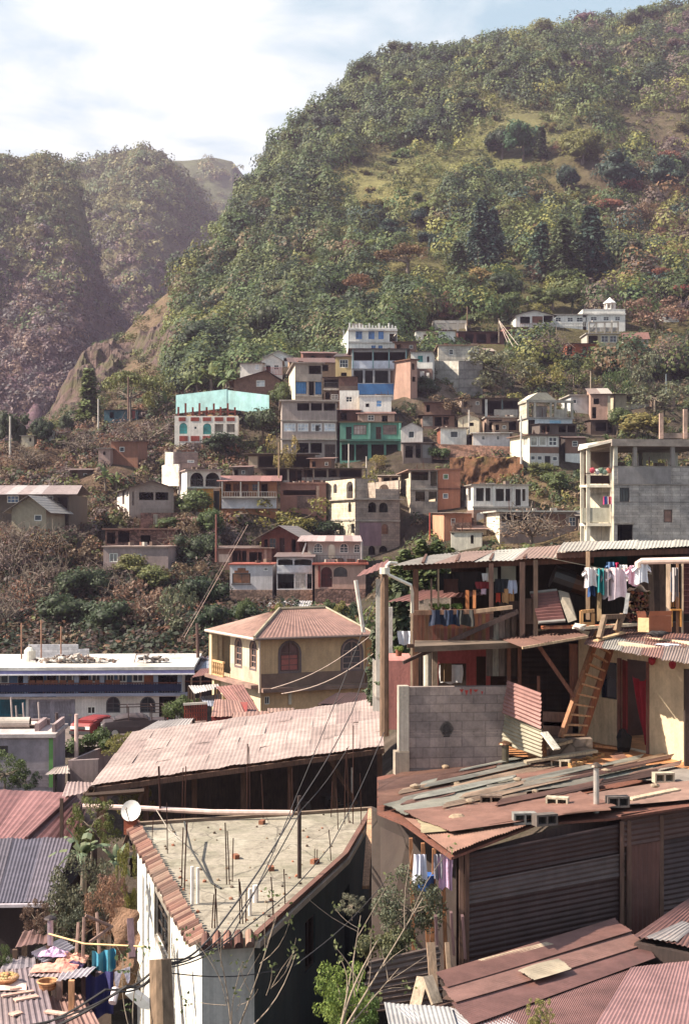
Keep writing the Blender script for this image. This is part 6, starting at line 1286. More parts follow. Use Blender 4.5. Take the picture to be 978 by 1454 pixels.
m=MB(S(75,58,50));m.prism([q[3]+Vector((0,-.4,-.3)),q[2]+Vector((0,-.4,-.3)),q[2]+Vector((0,-.4,-5)),q[3]+Vector((0,-.4,-5))],(0,.15,0));m.build('back_wall','wood',t)
m=MB(S(90,72,62));m.tube([P(122,1128,38),P(130,1121,37.8),P(160,1100,41)],.09,8);m.tube([P(122,1129,37.8),P(205,1123,37.9)],.07,6);m.build('gutter','metal',t)
single(MB(S(225,195,185)).tube([P(118,1145,37.3),P(190,1147,37.3),P(300,1153,37.4),P(415,1154,37.6)],.07,8),'drain_pipe','plastic','long pale pink drain pipe along the back of the flat roof','pipe')
m=MB()
for k in range(60):
 a=rnd.uniform(.05,.95);p=q[0].lerp(q[1],a)+Vector((0,rnd.uniform(1.5,6),rnd.uniform(-3.2,-2.2)));m.box(p,(rnd.uniform(.3,1.5),rnd.uniform(.1,.5),rnd.uniform(.1,.5)),rnd.random()*3,rx=rnd.uniform(-.4,.4),col=[S(90,70,58),S(60,50,45),S(120,95,75)][k%3])
o_=m.build('lumber_heap','wood',None);o_['kind']='stuff'
t=thing('porch_corner','small dull red roof corner on a white column behind the wooden pole','porch',P(535,900,46))
roofq(t,[P(505,820,44),P(552,806,44),P(552,795,49),P(516,810,49)],cols=(S(150,80,70),),n=2,pitch=.2)
MB(S(225,215,205)).bar(P(537,990,45),P(537,822,45),.16).build('column','plaster',t);MB(S(225,215,205)).prism([P(529,1010,45),P(541,1010,45),P(541,945,45),P(529,935,45)],(0,.2,0)).build('wall','plaster',t)
single(MB(S(215,200,190)).tube([P(516,898,60),P(505,824,60)],.09,7),'post','wood','pale leaning post at the right corner of the yellow house roof','post')
for a in[('column',537,992,34,122,50.,S(48,66,40),'tall dark cypress shrub behind the wooden pole',10),('column',562,1000,46,150,42.,S(50,64,38),'dense dark shrub column between the pole and the plank balcony',10)]:
 tree('shrub',a[7],a[0],a[1],a[2],a[3],a[4],a[6],d=a[5],k=a[8],z=(HZ-a[2])*a[5]/F,cat='shrub')if False else None
def treez(name,label,kind,px,py,w_,h_,col,d,k=None,cat='tree',group=None):return tree(name,label,kind,px,py,w_,h_,col,d=d,k=k,z=(HZ-py)*d/F,cat=cat,group=group)
treez('cypress','tall dark cypress just behind the wooden pole','column',538,1010,40,150,(.07,.085,.045),50,10)
treez('cypress','dark cypress between the pole and the plank balcony','column',568,1010,60,200,(.06,.075,.04),44,10)
for i,(px,py,w_,h_)in enumerate([(575,850,46,74),(598,845,44,84),(620,835,42,72),(560,850,36,50),(640,800,26,24)]):
 treez('cypress',['green pointed shrub over the left end of the upper tin roof','tallest green pointed shrub over the upper tin roof','right green pointed shrub over the upper tin roof','small pointed shrub next to the elbow pipe','tiny shrub by the white garden shed wall'][i],'column',px,py,w_,h_,(.10,.12,.045),62,10)
treez('bush','flowering bush below the parked red car','scrub',135,1062,62,34,G_MID,66,10,'bush')
treez('bush','dry yellow weeds along the yard wall','loose',178,1078,60,44,G_YEL,60,10,'bush')
treez('bush','green bush at the foot of the small canopies left of the yellow house','scrub',262,1016,54,34,G_MID,74,10,'bush')
treez('tree','dark leafy tree in front of the grey terrace house','loose',6,1124,70,66,G_MID,56,10)
treez('tree','loose shrub at the foot of the grey terrace house','loose',38,1124,44,36,G_DARK,56,11)
for i,(px,py)in enumerate([(345,866),(400,872),(425,874),(465,868),(480,870),(498,872),(352,872)]):
 treez('bush','green garden bush behind the roof of the yellow house','scrub',px,py+6,30,26,(G_MID,G_YEL,G_DARK)[i%3],108,10,'bush','bushes behind the yellow house roof')
def wire(label,pts,r=.02,col=(.03,.028,.03),sag=0,name='cable',group=None):
 P3=[P(*p)for p in pts];out=[]
 for a,b in zip(P3,P3[1:]):
  for k in range(12):t_=k/12;out.append(a.lerp(b,t_)-Vector((0,0,sag*math.sin(math.pi*t_))))
 out.append(P3[-1]);return single(MB(col).tube(out,r,5),name,'rubber',label,'cable',group)
wire('pale cable bundle climbing steeply over the dark valley trees',[(262,905,95),(352,745,120)],.02,S(170,140,125))
wire('second cable climbing beside the pale bundle over the valley',[(258,905,95),(346,748,120)],.012,S(130,105,100))
for i,(a,b)in enumerate((((708,455,205),(735,490,195)),((708,456,205),(728,492,195)),((708,457,205),(720,486,195)))):wire('pale steep cable below the dark pole above the village',[a,b],.03,S(190,170,160),group='steep cables above the village')
wire('thin cable drooping across the front of the yellow house',[(385,978,60),(530,900,55)],.018,S(170,150,140),.3)
wire('lower thin cable crossing the brown band of the yellow house',[(400,985,60),(535,925,50)],.018,S(170,150,140),.3)
pole('utility_pole','dark leaning pole in the valley left of the yellow house',282,945,885,92,.12,S(90,65,58),px1=280)
zs=-7.5
def on(px,py,z=zs):return vray(px,py,z)
t=thing('flat_roofed_house','white house with a flat bare concrete roof edged with clay tiles','house',(-2,33,-13))
A0,A1,A2,A3=on(190,1172),on(284,1337),on(362,1332),on(528,1150)
corner=[A0,A1,A2,on(432,1268),on(490,1215),A3]
m=MB(S(144,135,122));m.prism(corner[::1],(0,0,-.18));m.build('roof','slab',t)
m=MB()
for k in range(80):
 a,b_=rnd.random(),rnd.random();p=A0.lerp(A3,a).lerp(A1.lerp(A2,a),b_*.96+.02);s_=rnd.uniform(.012,.05);m.sphere(p+Vector((0,0,s_*.3)),s_,3,[S(150,130,110),S(110,92,80),S(170,110,85)][k%3],jit=.5,seed=k)
o_=m.build('grit','concrete',t);o_['kind']='stuff'
def side_wall(p,q,col,name='wall',inset=.12,zt=-7.7,zb=-13.2,mat='plaster',holes=()):
 u=Vector((q.x-p.x,q.y-p.y,0));ff=Fac(p,math.atan2(u.y,u.x));m=MB(col);wall(m,ff,0,u.length,zb,zt,holes);m.build(name,mat,t);return ff,u.length
cen=(A0+A1+A2+A3)/4
I=[p+(cen-p).normalized()*.22 for p in corner]
fw=Fac(I[0],math.atan2(I[1].y-I[0].y,I[1].x-I[0].x))
a0,zt=fw.sz(222,1265);a1,_=fw.sz(241,1300);zb_=fw.sz(231,1345)[1];zt=fw.sz(231,1282)[1]
a0,a1=min(a0,a1),max(a0,a1)
side_wall(I[0],I[1],S(232,226,216),holes=[(a0,a1,zb_,zt)]);window(t,fw,(a0,a1,zb_,zt),3,3,f_ if False else S(70,60,55),GLASS,trim=S(150,140,130))
side_wall(I[1],I[2],S(205,200,195));side_wall(I[2],I[3],S(62,78,84));  # front wall's greyer white has the grazing sun put into its colour
f3=Fac(I[3],math.atan2(I[4].y-I[3].y,I[4].x-I[3].x));L3=(I[4]-I[3]).length
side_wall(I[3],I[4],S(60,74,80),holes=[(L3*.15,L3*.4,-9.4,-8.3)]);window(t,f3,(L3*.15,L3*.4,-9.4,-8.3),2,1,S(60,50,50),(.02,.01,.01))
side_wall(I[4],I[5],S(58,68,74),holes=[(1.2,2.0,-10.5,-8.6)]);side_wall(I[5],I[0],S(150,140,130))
def tiles(p,q,out,name='tile_edge',w_=.19,ln=.33):
 L=(q-p).length;n=int(L/w_);u=(q-p).normalized();o=out.normalized();m=MB()
 for k in range(n):
  c=p+u*(k+.5)*L/n;col=[S(132,92,82),S(150,108,94),S(105,70,62),S(165,130,114)][rnd.randrange(4)];kj=rnd.uniform(-.03,.03);i0=len(m.v)
  for j in(0,1):
   for a in range(6):
    th_=math.pi*a/5;m.v.append(tuple(c-u*math.cos(th_)*w_*.44+o*(ln*(j-.35)+kj)+Vector((0,0,.05+math.sin(th_)*.11-.15*j))))
  for a in range(5):m.f.append((i0+a,i0+a+1,i0+a+7,i0+a+6));m.fc.append(col);m.fu.append(None)
  m.f.append(tuple(i0+6+a for a in range(6)));m.fc.append(tuple(x*.5 for x in col));m.fu.append(None)
 return m.build(name,'concrete',t)
tiles(A0,A1,Vector((-1,-.27,0)));tiles(A1,A2,Vector((.1,-1,0)))
m=MB(S(120,82,72))
for p,q in zip([A2,corner[3],corner[4]],[corner[3],corner[4],A3]):m.bar(p+Vector((0,0,.03)),q+Vector((0,0,.03)),.12,.09)
m.bar(A3+Vector((0,0,.03)),A0+Vector((0,0,.03)),.14,.1,col=S(150,128,112));m.build('roof_kerb','concrete',t)
m=MB(S(190,178,165))
for p,q in zip([A2,corner[3],corner[4]],[corner[3],corner[4],A3]):m.bar(p-Vector((0,0,.12)),q-Vector((0,0,.12)),.2,.12)
m.build('cornice','plaster',t)
m=MB(S(105,88,80));m.bar(on(200,1190)-Vector((.9,0,.2)),on(200,1190)-Vector((.9,0,5.7)),.3);m.build('pilaster','plaster',t)
for px,py,ytop,r_ in[(228,1166,1088,.028),(263,1160,1088,.016),(259,1160,1090,.013),(351,1155,1056,.016),(355,1155,1060,.013),(495,1168,1062,.014),(501,1170,1030,.014),(489,1170,1075,.012),(416,1160,1092,.012),(412,1162,1100,.012),(322,1256,1168,.014),(326,1256,1180,.013),(330,1252,1190,.012),(262,1262,1168,.016),(258,1258,1175,.013),(238,1212,1140,.012),(305,1318,1262,.014),(309,1318,1256,.012),(301,1318,1270,.012),(341,1312,1248,.013),(345,1312,1252,.012),(349,1310,1262,.012),(388,1300,1245,.013),(405,1288,1234,.012),(470,1222,1178,.012),(447,1228,1205,.01),(450,1228,1206,.01),(216,1200,1160,.01),(374,1162,1100,.012),(470,1160,1110,.012),(480,1178,1120,.012),(513,1175,1098,.012)]:
 p=on(px,py);h=(py-ytop)*p.y/F;l=rnd.uniform(-.06,.06)
 MB(S(72,46,40)).tube([p-Vector((0,0,.05)),p+Vector((l*.4,0,h*.5)),p+Vector((l,0,h))],r_,5).build('rebar','metal',t)
for px,py,ytop in((273,1285,1230),(363,1281,1257),(281,1283,1232),(355,1300,1262),(500,1130,1090)):
 p=on(px,py);MB(S(222,212,205)).tube([p,p+Vector((0,0,(py-ytop)*p.y/F))],.035 if px!=363 else.06,7).build('vent_pipe','plastic',t)
p=on(425,1247);po=MB(S(58,42,38)).tube([p,p+Vector((0,0,117*p.y/F))],.045,7);single(po,'pole','wood','thick dark pole carrying the cables on the flat roof','pole')
pts=[(262,1200,1)]
m=MB((.03,.03,.03));m.tube([on(262,1196)+Vector((0,0,.5)),on(272,1222)+Vector((0,0,.25)),on(300,1255)+Vector((0,0,.03)),on(314,1263)+Vector((0,0,.02))],.025,6);m.tube([on(222,1166)+Vector((0,0,.3)),on(240,1190)+Vector((0,0,.2)),on(262,1215)+Vector((0,0,.3))],.012,6,S(150,140,130));single(m,'hose','rubber','black hose lying curved over the flat roof','hose')
m=MB(S(150,85,60))
for px,py in((335,1219),(385,1236),(372,1170)):p=on(px,py);m.box(p+Vector((0,0,.04)),(.16,.1,.08),rnd.random()*3)
for px,py in((335,1219),(385,1236),(372,1170),(447,1226)):p=on(px,py);single(MB(S(150,95,70)).box(p+Vector((0,0,.05)),(.2,.12,.1),px),'brick','brick','loose brick fragment lying on the flat roof','brick','brick fragments on the flat roof')
c=P(186,1151,36.2);t2=thing('satellite_dish','pale round satellite dish at the back corner of the flat roof','satellite dish',c)
m=MB(S(205,200,198));nrm=Vector((-.25,-.9,.35)).normalized();x=nrm.cross(Vector((0,0,1))).normalized();y=x.cross(nrm)
m.grid(lambda u,v:c+(x*math.cos(u*6.2832)+y*math.sin(u*6.2832))*(.27*v)-nrm*(.07*(1-v*v)),20,4);m.grid(lambda u,v:c+(x*math.cos(-u*6.2832)+y*math.sin(-u*6.2832))*(.27*v)-nrm*(.07*(1-v*v)+.01),20,4);m.build('dish','paint',t2,True)
MB(S(150,140,135)).tube([c-y*.26,c+nrm*.3-y*.02],.014,5).tube([c+nrm*.3,c+nrm*.36],.035,7).build('arm','metal',t2);MB(S(110,80,70)).tube([c-nrm*.1,c-nrm*.14-Vector((0,0,.5))],.025,6).build('mast','metal',t2)
m=MB(S(165,92,70));c=P(186,1172,36.4);m.box(c,(.32,.25,.42));m.box(c+Vector((0,0,.23)),(.4,.3,.05));single(m,'brick_pier','brick','short red brick pier under the satellite dish','pier')
t=thing('tin_hut','long hut of dark corrugated sheets under a patched rusty roof','hut',(4,24,-6.9))
pr=Pl(P(978,1100,28),P(535,1105,29.5),P(640,1212,21.8))
out=[(535,1150),(572,1165),(640,1213),(760,1166),(865,1158),(990,1139),(990,1103),(905,1080),(880,1071),(750,1058),(600,1086),(535,1100)]
m=MB(S(110,66,52));m.prism([pr.at(x,y,-.05)for x,y in out],pr.n*-.04);m.build('roof_deck','wood',t)
br,br2,gy,rd,pk,yl=S(155,100,74),S(125,82,68),S(188,180,160),S(168,108,84),S(185,135,112),S(195,172,125)
STR=[]
for k in range(75):
 x0_=rnd.uniform(545,900);y0_=rnd.uniform(1088,1180)-(x0_-545)*.14;dx_=rnd.uniform(70,190);hy_=rnd.uniform(5,9);sl=-.215
 if not all((1072+max(0,(720-x)*.09)<y<(1150+(x-535)*.5 if x<650 else 1208-(x-650)*.24)-5)and x<975 for x,y in((x0_,y0_),(x0_+dx_,y0_+sl*dx_),(x0_+8,y0_-hy_),(x0_+dx_,y0_+sl*dx_-hy_))):continue
 STR.append(([(x0_,y0_),(x0_+dx_,y0_+sl*dx_),(x0_+dx_+6,y0_+sl*dx_-hy_),(x0_+8,y0_-hy_)],[S(196,140,108),S(205,198,180),S(150,98,78),S(185,175,158),S(120,80,66),S(205,165,130)][k%6]))
SH=[([(537,1113),(725,1080),(748,1062),(590,1087)],br),([(537,1131),(730,1094),(742,1079),(537,1110)],br2),([(537,1149),(700,1112),(735,1092),(537,1129)],br),([(575,1164),(720,1132),(700,1112),(545,1148)],gy),([(628,1130),(905,1086),(888,1071),(712,1096)],gy),([(620,1146),(915,1101),(935,1088),(650,1124)],S(165,160,146)),([(738,1114),(893,1086),(882,1071),(722,1096)],rd),([(640,1190),(875,1152),(815,1128),(572,1160)],rd),([(820,1153),(990,1136),(990,1104),(835,1131)],pk),([(600,1188),(686,1182),(655,1160),(592,1166)],yl),([(755,1168),(866,1158),(862,1147),(676,1184)],br),([(700,1140),(850,1117),(835,1106),(690,1124)],S(150,140,125)),([(905,1112),(990,1112),(990,1098),(935,1088)],S(150,135,125))]
m=MB()
for i,(q,c)in enumerate(SH):sheetq(m,[pr.at(x,y)for x,y in q],.085,.011,c,along=1,off=.012+.022*(i%4)+.003*i,seed=i,rag=.015,dents=.014)
for i,(q,c)in enumerate(STR):sheetq(m,[pr.at(x,y)for x,y in q],.085,.011,c,along=1,off=.07+.0035*i,seed=i+50,rag=.015,dents=.02)
q=[(640,1214),(764,1166),(676,1180),(574,1163)];sheetq(m,[pr.at(x,y)for x,y in q],.085,.013,br,along=0,off=.03,seed=4,rag=.02);m.build('roof','tin',t)
w0,w1=P(650,1214,22.4),P(1000,1140,25.6)
def panel(a,b,zt0,zt1,zb,col,along=1,off=0,mat='tin_rusty',name='wall_panel',pitch=.09):
 p,q_=w0.lerp(w1,a),w0.lerp(w1,b);m=MB();n=Vector((w1.y-w0.y,-(w1.x-w0.x),0)).normalized()*off
 sheetq(m,[Vector((p.x,p.y,zb))+n,Vector((q_.x,q_.y,zb))+n,Vector((q_.x,q_.y,zt1))+n,Vector((p.x,p.y,zt0))+n],pitch,.012,col,along=along,seed=int(a*100));return m.build(name,mat,t)
dkp=S(84,54,52)
panel(.02,.62,-5.05,-4.95,-5.55,S(78,48,45));panel(.02,.64,-5.5,-5.45,-5.85,S(108,88,86),off=.03);panel(.02,.62,-5.8,-5.8,-7.6,dkp);panel(.80,1,-5.3,-5.3,-7.6,S(92,66,68));panel(.62,1,-4.78,-4.78,-5.35,S(112,70,60),off=.05)
m=MB(S(70,50,46));m.prism([w0.lerp(w1,.0)*1.0+Vector((0,.35,-.1)),w0.lerp(w1,.66)+Vector((0,.35,.1)),Vector((w0.lerp(w1,.66).x,w0.lerp(w1,.66).y+.35,-7.6)),Vector((w0.x,w0.y+.35,-7.6))],(0,.05,0));m.build('inner_wall','wood',t)
dr_=panel(.645,.785,-5.35,-5.35,-7.2,S(125,68,55),along=0,off=.04,name='door',pitch=.11)
for a in(.01,.03,.63,.8,.66):p=w0.lerp(w1,a);MB(S(110,82,70)).bar(Vector((p.x,p.y-.06,-4.9)),Vector((p.x,p.y-.06,-7.4)),.07).build('post','wood',t)
m=MB(S(80,55,48));m.prism([Vector((w0.x,w0.y,-4.95)),pr.at(560,1140,-.1),pr.at(560,1140,-.1)-Vector((0,0,2.6)),Vector((w0.x,w0.y,-7.6))],(.04,.3,0));m.prism([pr.at(560,1140,-.1),pr.at(740,1075,-.1),pr.at(740,1075,-.1)-Vector((0,0,2)),pr.at(560,1140,-.1)-Vector((0,0,2.6))],(.04,.2,0));m.build('side_wall','wood',t)if False else None
for px,py,d in((583,1190,24.2),(600,1197,23.6),(616,1205,23),(628,1210,22.7)):MB(S(175,120,85)).bar(P(px,py,d),P(px,py,d)-Vector((rnd.uniform(-.1,.1),0,1.9)),.06).build('post','wood',t)
for dx,lab,c,h,w_ in((596,'white cloth bag hanging in the open left end of the hut',S(200,200,215),.45,.22),(632,'pale pink and white garment hanging beside the hut corner',S(205,170,200),.55,.24),(622,'grey cloth hanging under the eave of the hut',S(150,145,155),.4,.14)):
 m=cloth_at(dx,1213,22.6,w_,h,c);single(m,'garment','cloth',lab,'clothing')
c=P(604,1250,23);single(MB(S(60,100,170)).tube([c-Vector((0,0,.15)),c+Vector((0,0,.1))],[.13,.16],12),'bucket','plastic','blue bucket in the open left end of the hut','bucket')
def cinder(label,px,py,rz,col=S(190,178,160),tilt=0,pl=pr):
 c=pl.at(px,py,.03);M=Matrix.Rotation(rz,3,'Z')@Matrix.Rotation(tilt,3,'X');m=MB(col);L,W_b,H=.39,.19,.19
 def bx(x0,x1,y0,y1,z0,z1,cc=None):m.obox(c+M@Vector((x0,y0,z0)),M@Vector((x1-x0,0,0)),M@Vector((0,y1-y0,0)),M@Vector((0,0,z1-z0)),cc)
 t_=.032
 bx(-L/2,L/2,-W_b/2,W_b/2,0,t_);bx(-L/2,L/2,-W_b/2,W_b/2,H-t_,H)
 for x in(-L/2,-t_/2,L/2-t_):bx(x,x+t_,-W_b/2,W_b/2,t_+.001,H-t_-.001)
 bx(-L/2+t_,L/2-t_,W_b/2-.05,W_b/2-.02,t_+.001,H-t_-.001,tuple(x*.4 for x in col))
 return single(m,'cinder_block','concrete',label,'concrete block','concrete blocks holding down roofs',loc=tuple(c))
for a in[('pale block on the red sheet, nearest the yard corner of the hut roof',941,1113,.15),('pale block beside the row of stacked bricks',796,1093,-.35),('block standing in the middle of the red sheet, left of the tall chimney',791,1149,-.3),('grey flat block left of the middle of the roof edge',744,1172,.1,S(150,145,140)),('dark block right at the front edge of the hut roof',773,1174,.35,S(110,98,92)),('dark grey block right of the tall chimney',876,1148,.1,S(120,108,102)),('dark block beside the two stones on the left of the roof',697,1146,-.1,S(125,105,92))]:
 cinder(a[0],a[1],a[2],a[3],a[4]if len(a)>4 else S(205,190,168))
for i,(px,py,r_)in enumerate([(648,1168,.12),(647,1119,.09),(625,1133,.09),(699,1130,.1),(688,1136,.07),(632,1093,.06)]):
 single(MB(S(170,145,120)).sphere(pr.at(px,py,.06),r_,5,jit=.35,seed=i,sc=(1.3,1,.8)),'stone','rock' if False else 'concrete',['large stone near the pale yellow patch of the hut roof','flat pale stone on the upper left of the hut roof','pale stone by the lifted sheets on the left of the hut roof','upper of two stones beside the dark block','lower of two stones beside the dark block','tiny stone near the cracked block wall'][i],'stone')
m=MB()
for k in range(9):
 p=pr.at(812+k*5,1096-k*2.1,.08);m.box(p,(.085,.24,.16),.25,col=[S(190,140,90),S(175,125,82),S(200,155,105)][k%3])
for k in range(9):
 p=pr.at(812+k*5,1096-k*2.1,.08);single(MB([S(190,140,90),S(175,125,82),S(200,155,105)][k%3]).box(p,(.08,.24,.16),.25),'clay_brick','brick','ochre clay brick standing in the row on the hut roof','brick','row of clay bricks on the hut roof')
def chimney(label,px,pyb,pyt,r_,col,capc,plx=pr,d=None):
 b=plx.at(px,pyb)if d is None else P(px,pyb,d);h=(pyb-pyt)*b.y/F;t_=thing('chimney',label,'chimney',b)
 MB(col).tube([b-Vector((0,0,.05)),b+Vector((0,0,h))],r_,12).build('flue','metal',t_);MB(capc).tube([b+Vector((0,0,h+.02)),b+Vector((0,0,h+.05)),b+Vector((0,0,h+.09))],[r_*2.2,r_*1.9,r_*.5],12).build('cap','metal',t_)
chimney('tall pale metal chimney pipe in the middle of the hut roof',846,1150,1090,.05,S(190,182,175),S(95,80,70));chimney('short dark chimney pipe near the cracked block wall',717,1090,1058,.07,S(95,88,76),S(110,80,62))
def plank(label,a,b,w_=.15,th=.03,col=S(190,170,145),group=None,name='plank'):return single(MB(col).bar(a,b,w_,th),name,'wood',label,'plank',group)
plank('pale plank lying on the pink sheet right of the tall chimney',pr.at(893,1140,.07),pr.at(962,1126,.07),.16)
plank('long grey plank along the upper edge of the hut roof',pr.at(745,1088,.09),pr.at(848,1066,.09),.2,.04,S(150,135,115))
plank('narrow stick on the left part of the hut roof',pr.at(560,1146,.07),pr.at(612,1139,.07),.05)
plank('white board leaning against the hut roof beside the sheet fence',P(772,1040,29.2),P(790,1064,28.9),.18,.04,S(215,205,190))
zy=-4.72
yo=MB(S(190,130,85));yo.poly([vray(700,1070,zy),vray(900,1092,zy),vray(1100,1150,zy),vray(1150,1050,zy),vray(700,1038,zy)]);o_=yo.build('yard','brick',None);o_['kind']='structure'
t=thing('cream_room','cream painted room with a red curtained doorway and a rusty tin roof','room',(6.5,32,zy))
o1=Vector((5.42,33.0,0));fc=Fac(o1,math.atan2(29.0-33.0,7.36-5.42));Wc=math.hypot(4,1.94)
def hs(x0,y0,x1,y1):
 a0=fc.sz(x0,y0)[0];a1=fc.sz(x1,y0)[0];return(a0,a1,max(zy+.02,fc.sz((x0+x1)/2,y1)[1]),fc.sz((x0+x1)/2,y0)[1])
hd=hs(882,937,918,1066);hw=hs(851,940,875,992)
m=MB(S(222,200,168));wall(m,fc,0,Wc,zy-.3,-2.2,[hd,hw],th=.15);m.build('wall','plaster',t)
m=MB(S(88,58,50));m.prism([fc.pt(0,zy,-.02),fc.pt(0,-2.1,-.02),fc.pt(0,-2.1,-4),fc.pt(0,zy,-4)],fc.u*.15);m.prism([fc.pt(0,zy,-4),fc.pt(Wc,zy,-4),fc.pt(Wc,-2.2,-4),fc.pt(0,-2.1,-4)],-fc.n*.15);m.build('back_wall','plaster',t)
m=MB(S(35,42,58));m.poly([fc.pt(hw[0],hw[2],-.1),fc.pt(hw[1],hw[2],-.1),fc.pt(hw[1],hw[3],-.1),fc.pt(hw[0],hw[3],-.1)]);fc.box(m,hw[0],hw[0]+.05,hw[2],hw[3],-.1,-.05);fc.box(m,hw[1]-.05,hw[1],hw[2],hw[3],-.1,-.05);m.build('window','glass',t)
dw=hd[1]-hd[0];m=MB(S(120,35,35));m.prism([fc.pt(hd[0],zy+.05,-.05),fc.pt(hd[0]+dw*.42,zy+.05,.12),fc.pt(hd[0]+dw*.42,hd[3]-.03,.12),fc.pt(hd[0],hd[3]-.03,-.05)],fc.n*.04);dr_=m.build('door','wood',t)
m=MB(S(140,34,46));m.grid(lambda u,v:fc.pt(hd[0]+dw*(.36+.5*v*(1-u)+.62*u),hd[3]-.35-.1*math.sin(u*3)-(hd[3]-hd[2])*.7*v,-.06+.05*math.sin(u*16+v*3)),30,12);m.build('curtain','cloth',t)
m=MB(S(130,85,75));fc.box(m,hd[1],hd[1]+.08,zy,hd[3],.0,.03);fc.box(m,hd[0]-.1,hd[0],zy,hd[3],0,.05);m.build('door_frame','wood',t)
roofq(t,[P(828,917,30.2),P(1000,949,26.6),P(1010,905,30.5),P(842,889,32.8)],cols=(S(178,150,140),S(150,90,75),S(195,185,175),S(165,110,95)),n=6,rows=2,pitch=.085,amp=.012,mat='tin_rusty',seed=9)
m=MB(S(60,45,42));m.bar(P(975,950,29.1),P(975,1090,29.1),.12);m.build('pillar','wood',t)
for dx,py in((925,938),(954,944)):single(MB(S(150,45,55)).sphere(P(dx,py,29.6 if dx>930 else 30.4),.07,5,jit=.7,seed=dx,sc=(1,1,1.3)),'hanging_flower','cloth','red flower bunch hanging from the eave, '+('beside the doorway' if dx<930 else 'over the sunlit cream wall'),'flower')
t=thing('ladder','wooden ladder with ten rungs leaning up to the terrace','ladder',P(810,1046,30.3))
la,lb,ra,rb=P(796,1048,30.2),P(849,898,31.2),P(826,1047,30.4),P(868,916,31.3)
MB(S(165,115,85)).bar(la,lb,.09,.14).build('rail','wood',t);MB(S(150,95,70)).bar(ra,rb,.05,.2).build('rail','wood',t)
for k in range(10):u=.03+.88*k/9;MB(S(190,145,110)).bar(la.lerp(lb,u*.98),ra.lerp(rb,u),.14,.04).build('rung','wood',t)
for px in(605,633,638):pass
for i,(a,b,w_,c)in enumerate([((745,1082,29.3),(846,1066,29.6),.2,S(150,135,115)),((775,1062,30),(812,1052,30),.16,S(170,140,110)),((842,1058,31),(876,1062,31),.25,S(185,130,90)),((770,1020,30.6),(812,1022,30.6),.3,S(120,90,78)),((770,1034,30.6),(812,1036,30.6),.3,S(125,95,82))]):
 plank(['long worn plank at the upper edge of the hut roof by the yard','short plank under the foot of the ladder','ochre board on the yard floor left of the doorway','upper wide board of the low wall behind the ladder','lower wide board of the low wall behind the ladder'][i],P(*a),P(*b),.05 if i>2 else w_,w_ if i>2 else.05,c)
m=MB(S(130,112,100));m.box(P(808,1062,30.3),(.9,.5,.45));single(m,'rubble_step','stone','low rubble step under the ladder','step')
c=vray(884,1068,zy)
single(MB(S(25,22,24)).sphere(c+Vector((0,0,.22)),.2,5,jit=.6,seed=3,sc=(.8,.6,1.5)),'rubbish_bag','rubber','black rubbish bag beside the red doorway','bag')
t=thing('lean_to','dark lean-to with a rusty tin roof between block wall and ladder','lean-to',(4,31,zy))
roofq(t,[P(741,920,29.4),P(834,904,30.2),P(805,890,32.5),P(704,906,31.6)],cols=(S(140,90,68),S(125,78,62)),n=3,pitch=.09,mat='tin_rusty')
m=MB(S(185,160,130));m.bar(P(704,906,31.4),P(775,893,31.9),.1,.05);m.build('roof_batten','wood',t);m=MB(S(185,160,130));m.bar(P(741,920,29.4),P(834,904,30.2),.03,.05);m.build('roof_batten','wood',t)
for a,b,w_ in((P(765,918,30.3),P(815,990,30.3),.08),(P(813,914,31),P(815,1030,31),.16),(P(722,915,31.2),P(722,1000,31.2),.08),(P(737,920,31.2),P(737,1000,31.2),.08),(P(764,960,30.6),P(764,1000,30.6),.06)):MB(S(120,75,58)).bar(a,b,w_).build('post','wood',t)
m=MB(S(48,40,42));sheetq(m,[P(715,1060,33.5),P(850,1060,33.5),P(850,880,33.5),P(715,880,33.5)],.12,.012,S(60,50,52),along=1);m.build('back_wall','tin',t)
t=thing('tin_fence','fence of corrugated sheets, reddish above and pale below, beside the block wall','fence',P(745,1060,30))
m=MB();sheetq(m,[P(714,1012,30.2),P(769,1036,29.3),P(769,984,29.3),P(721,966,30.4)],.085,.014,S(172,108,98),along=1,off=.03,rag=.01);m.build('upper_sheet','tin',t)
m=MB();sheetq(m,[P(712,1056,30.2),P(769,1076,29.3),P(769,1032,29.3),P(716,1008,30.4)],.085,.014,S(178,165,135),along=1,rag=.01);m.build('lower_sheet','tin',t)
t=thing('block_wall','cracked grey concrete block wall with a soot blackened hole','wall',P(650,1080,31))
fb=Fac(P(580,1000,30.2),R(6));Wb=fb.sz(722,1000)[0];hc=fb.sz(634,1041);hh=(hc[0]-.07,hc[0]+.07,hc[1]-.08,hc[1]+.07,.07)
zt=fb.sz(650,975)[1]
m=MB(S(150,135,132));wall(m,fb,0,Wb,-5.4,zt,[hh],th=.2,back=True);m.build('wall','block',t)
m=MB(S(185,172,160));fb.box(m,-.22,-.002,zt-1.35,zt+.03,-.2,.06);fb.box(m,-.3,.0,-5.4,zt-1.36,-.25,.1,S(165,150,135));m.build('pillar','plaster',t)
m=MB((.03,.028,.03))
for k_,rr_ in enumerate((.85,.62,.42)):m.poly([fb.pt(hc[0]+.16*rr_*math.cos(a)*(1+.1*math.sin(a*3+k_)+.06*math.sin(a*7)),hc[1]+.05+rr_*math.sin(a)*(.24 if math.sin(a)>0 else.13),.003+.002*k_)for a in np.linspace(0,6.2832,33)[:-1]],[(.19,.165,.155),(.12,.10,.097),(.05,.042,.042)][k_]);m.build('soot_stain','plaster',t)
m=MB(S(170,60,55))
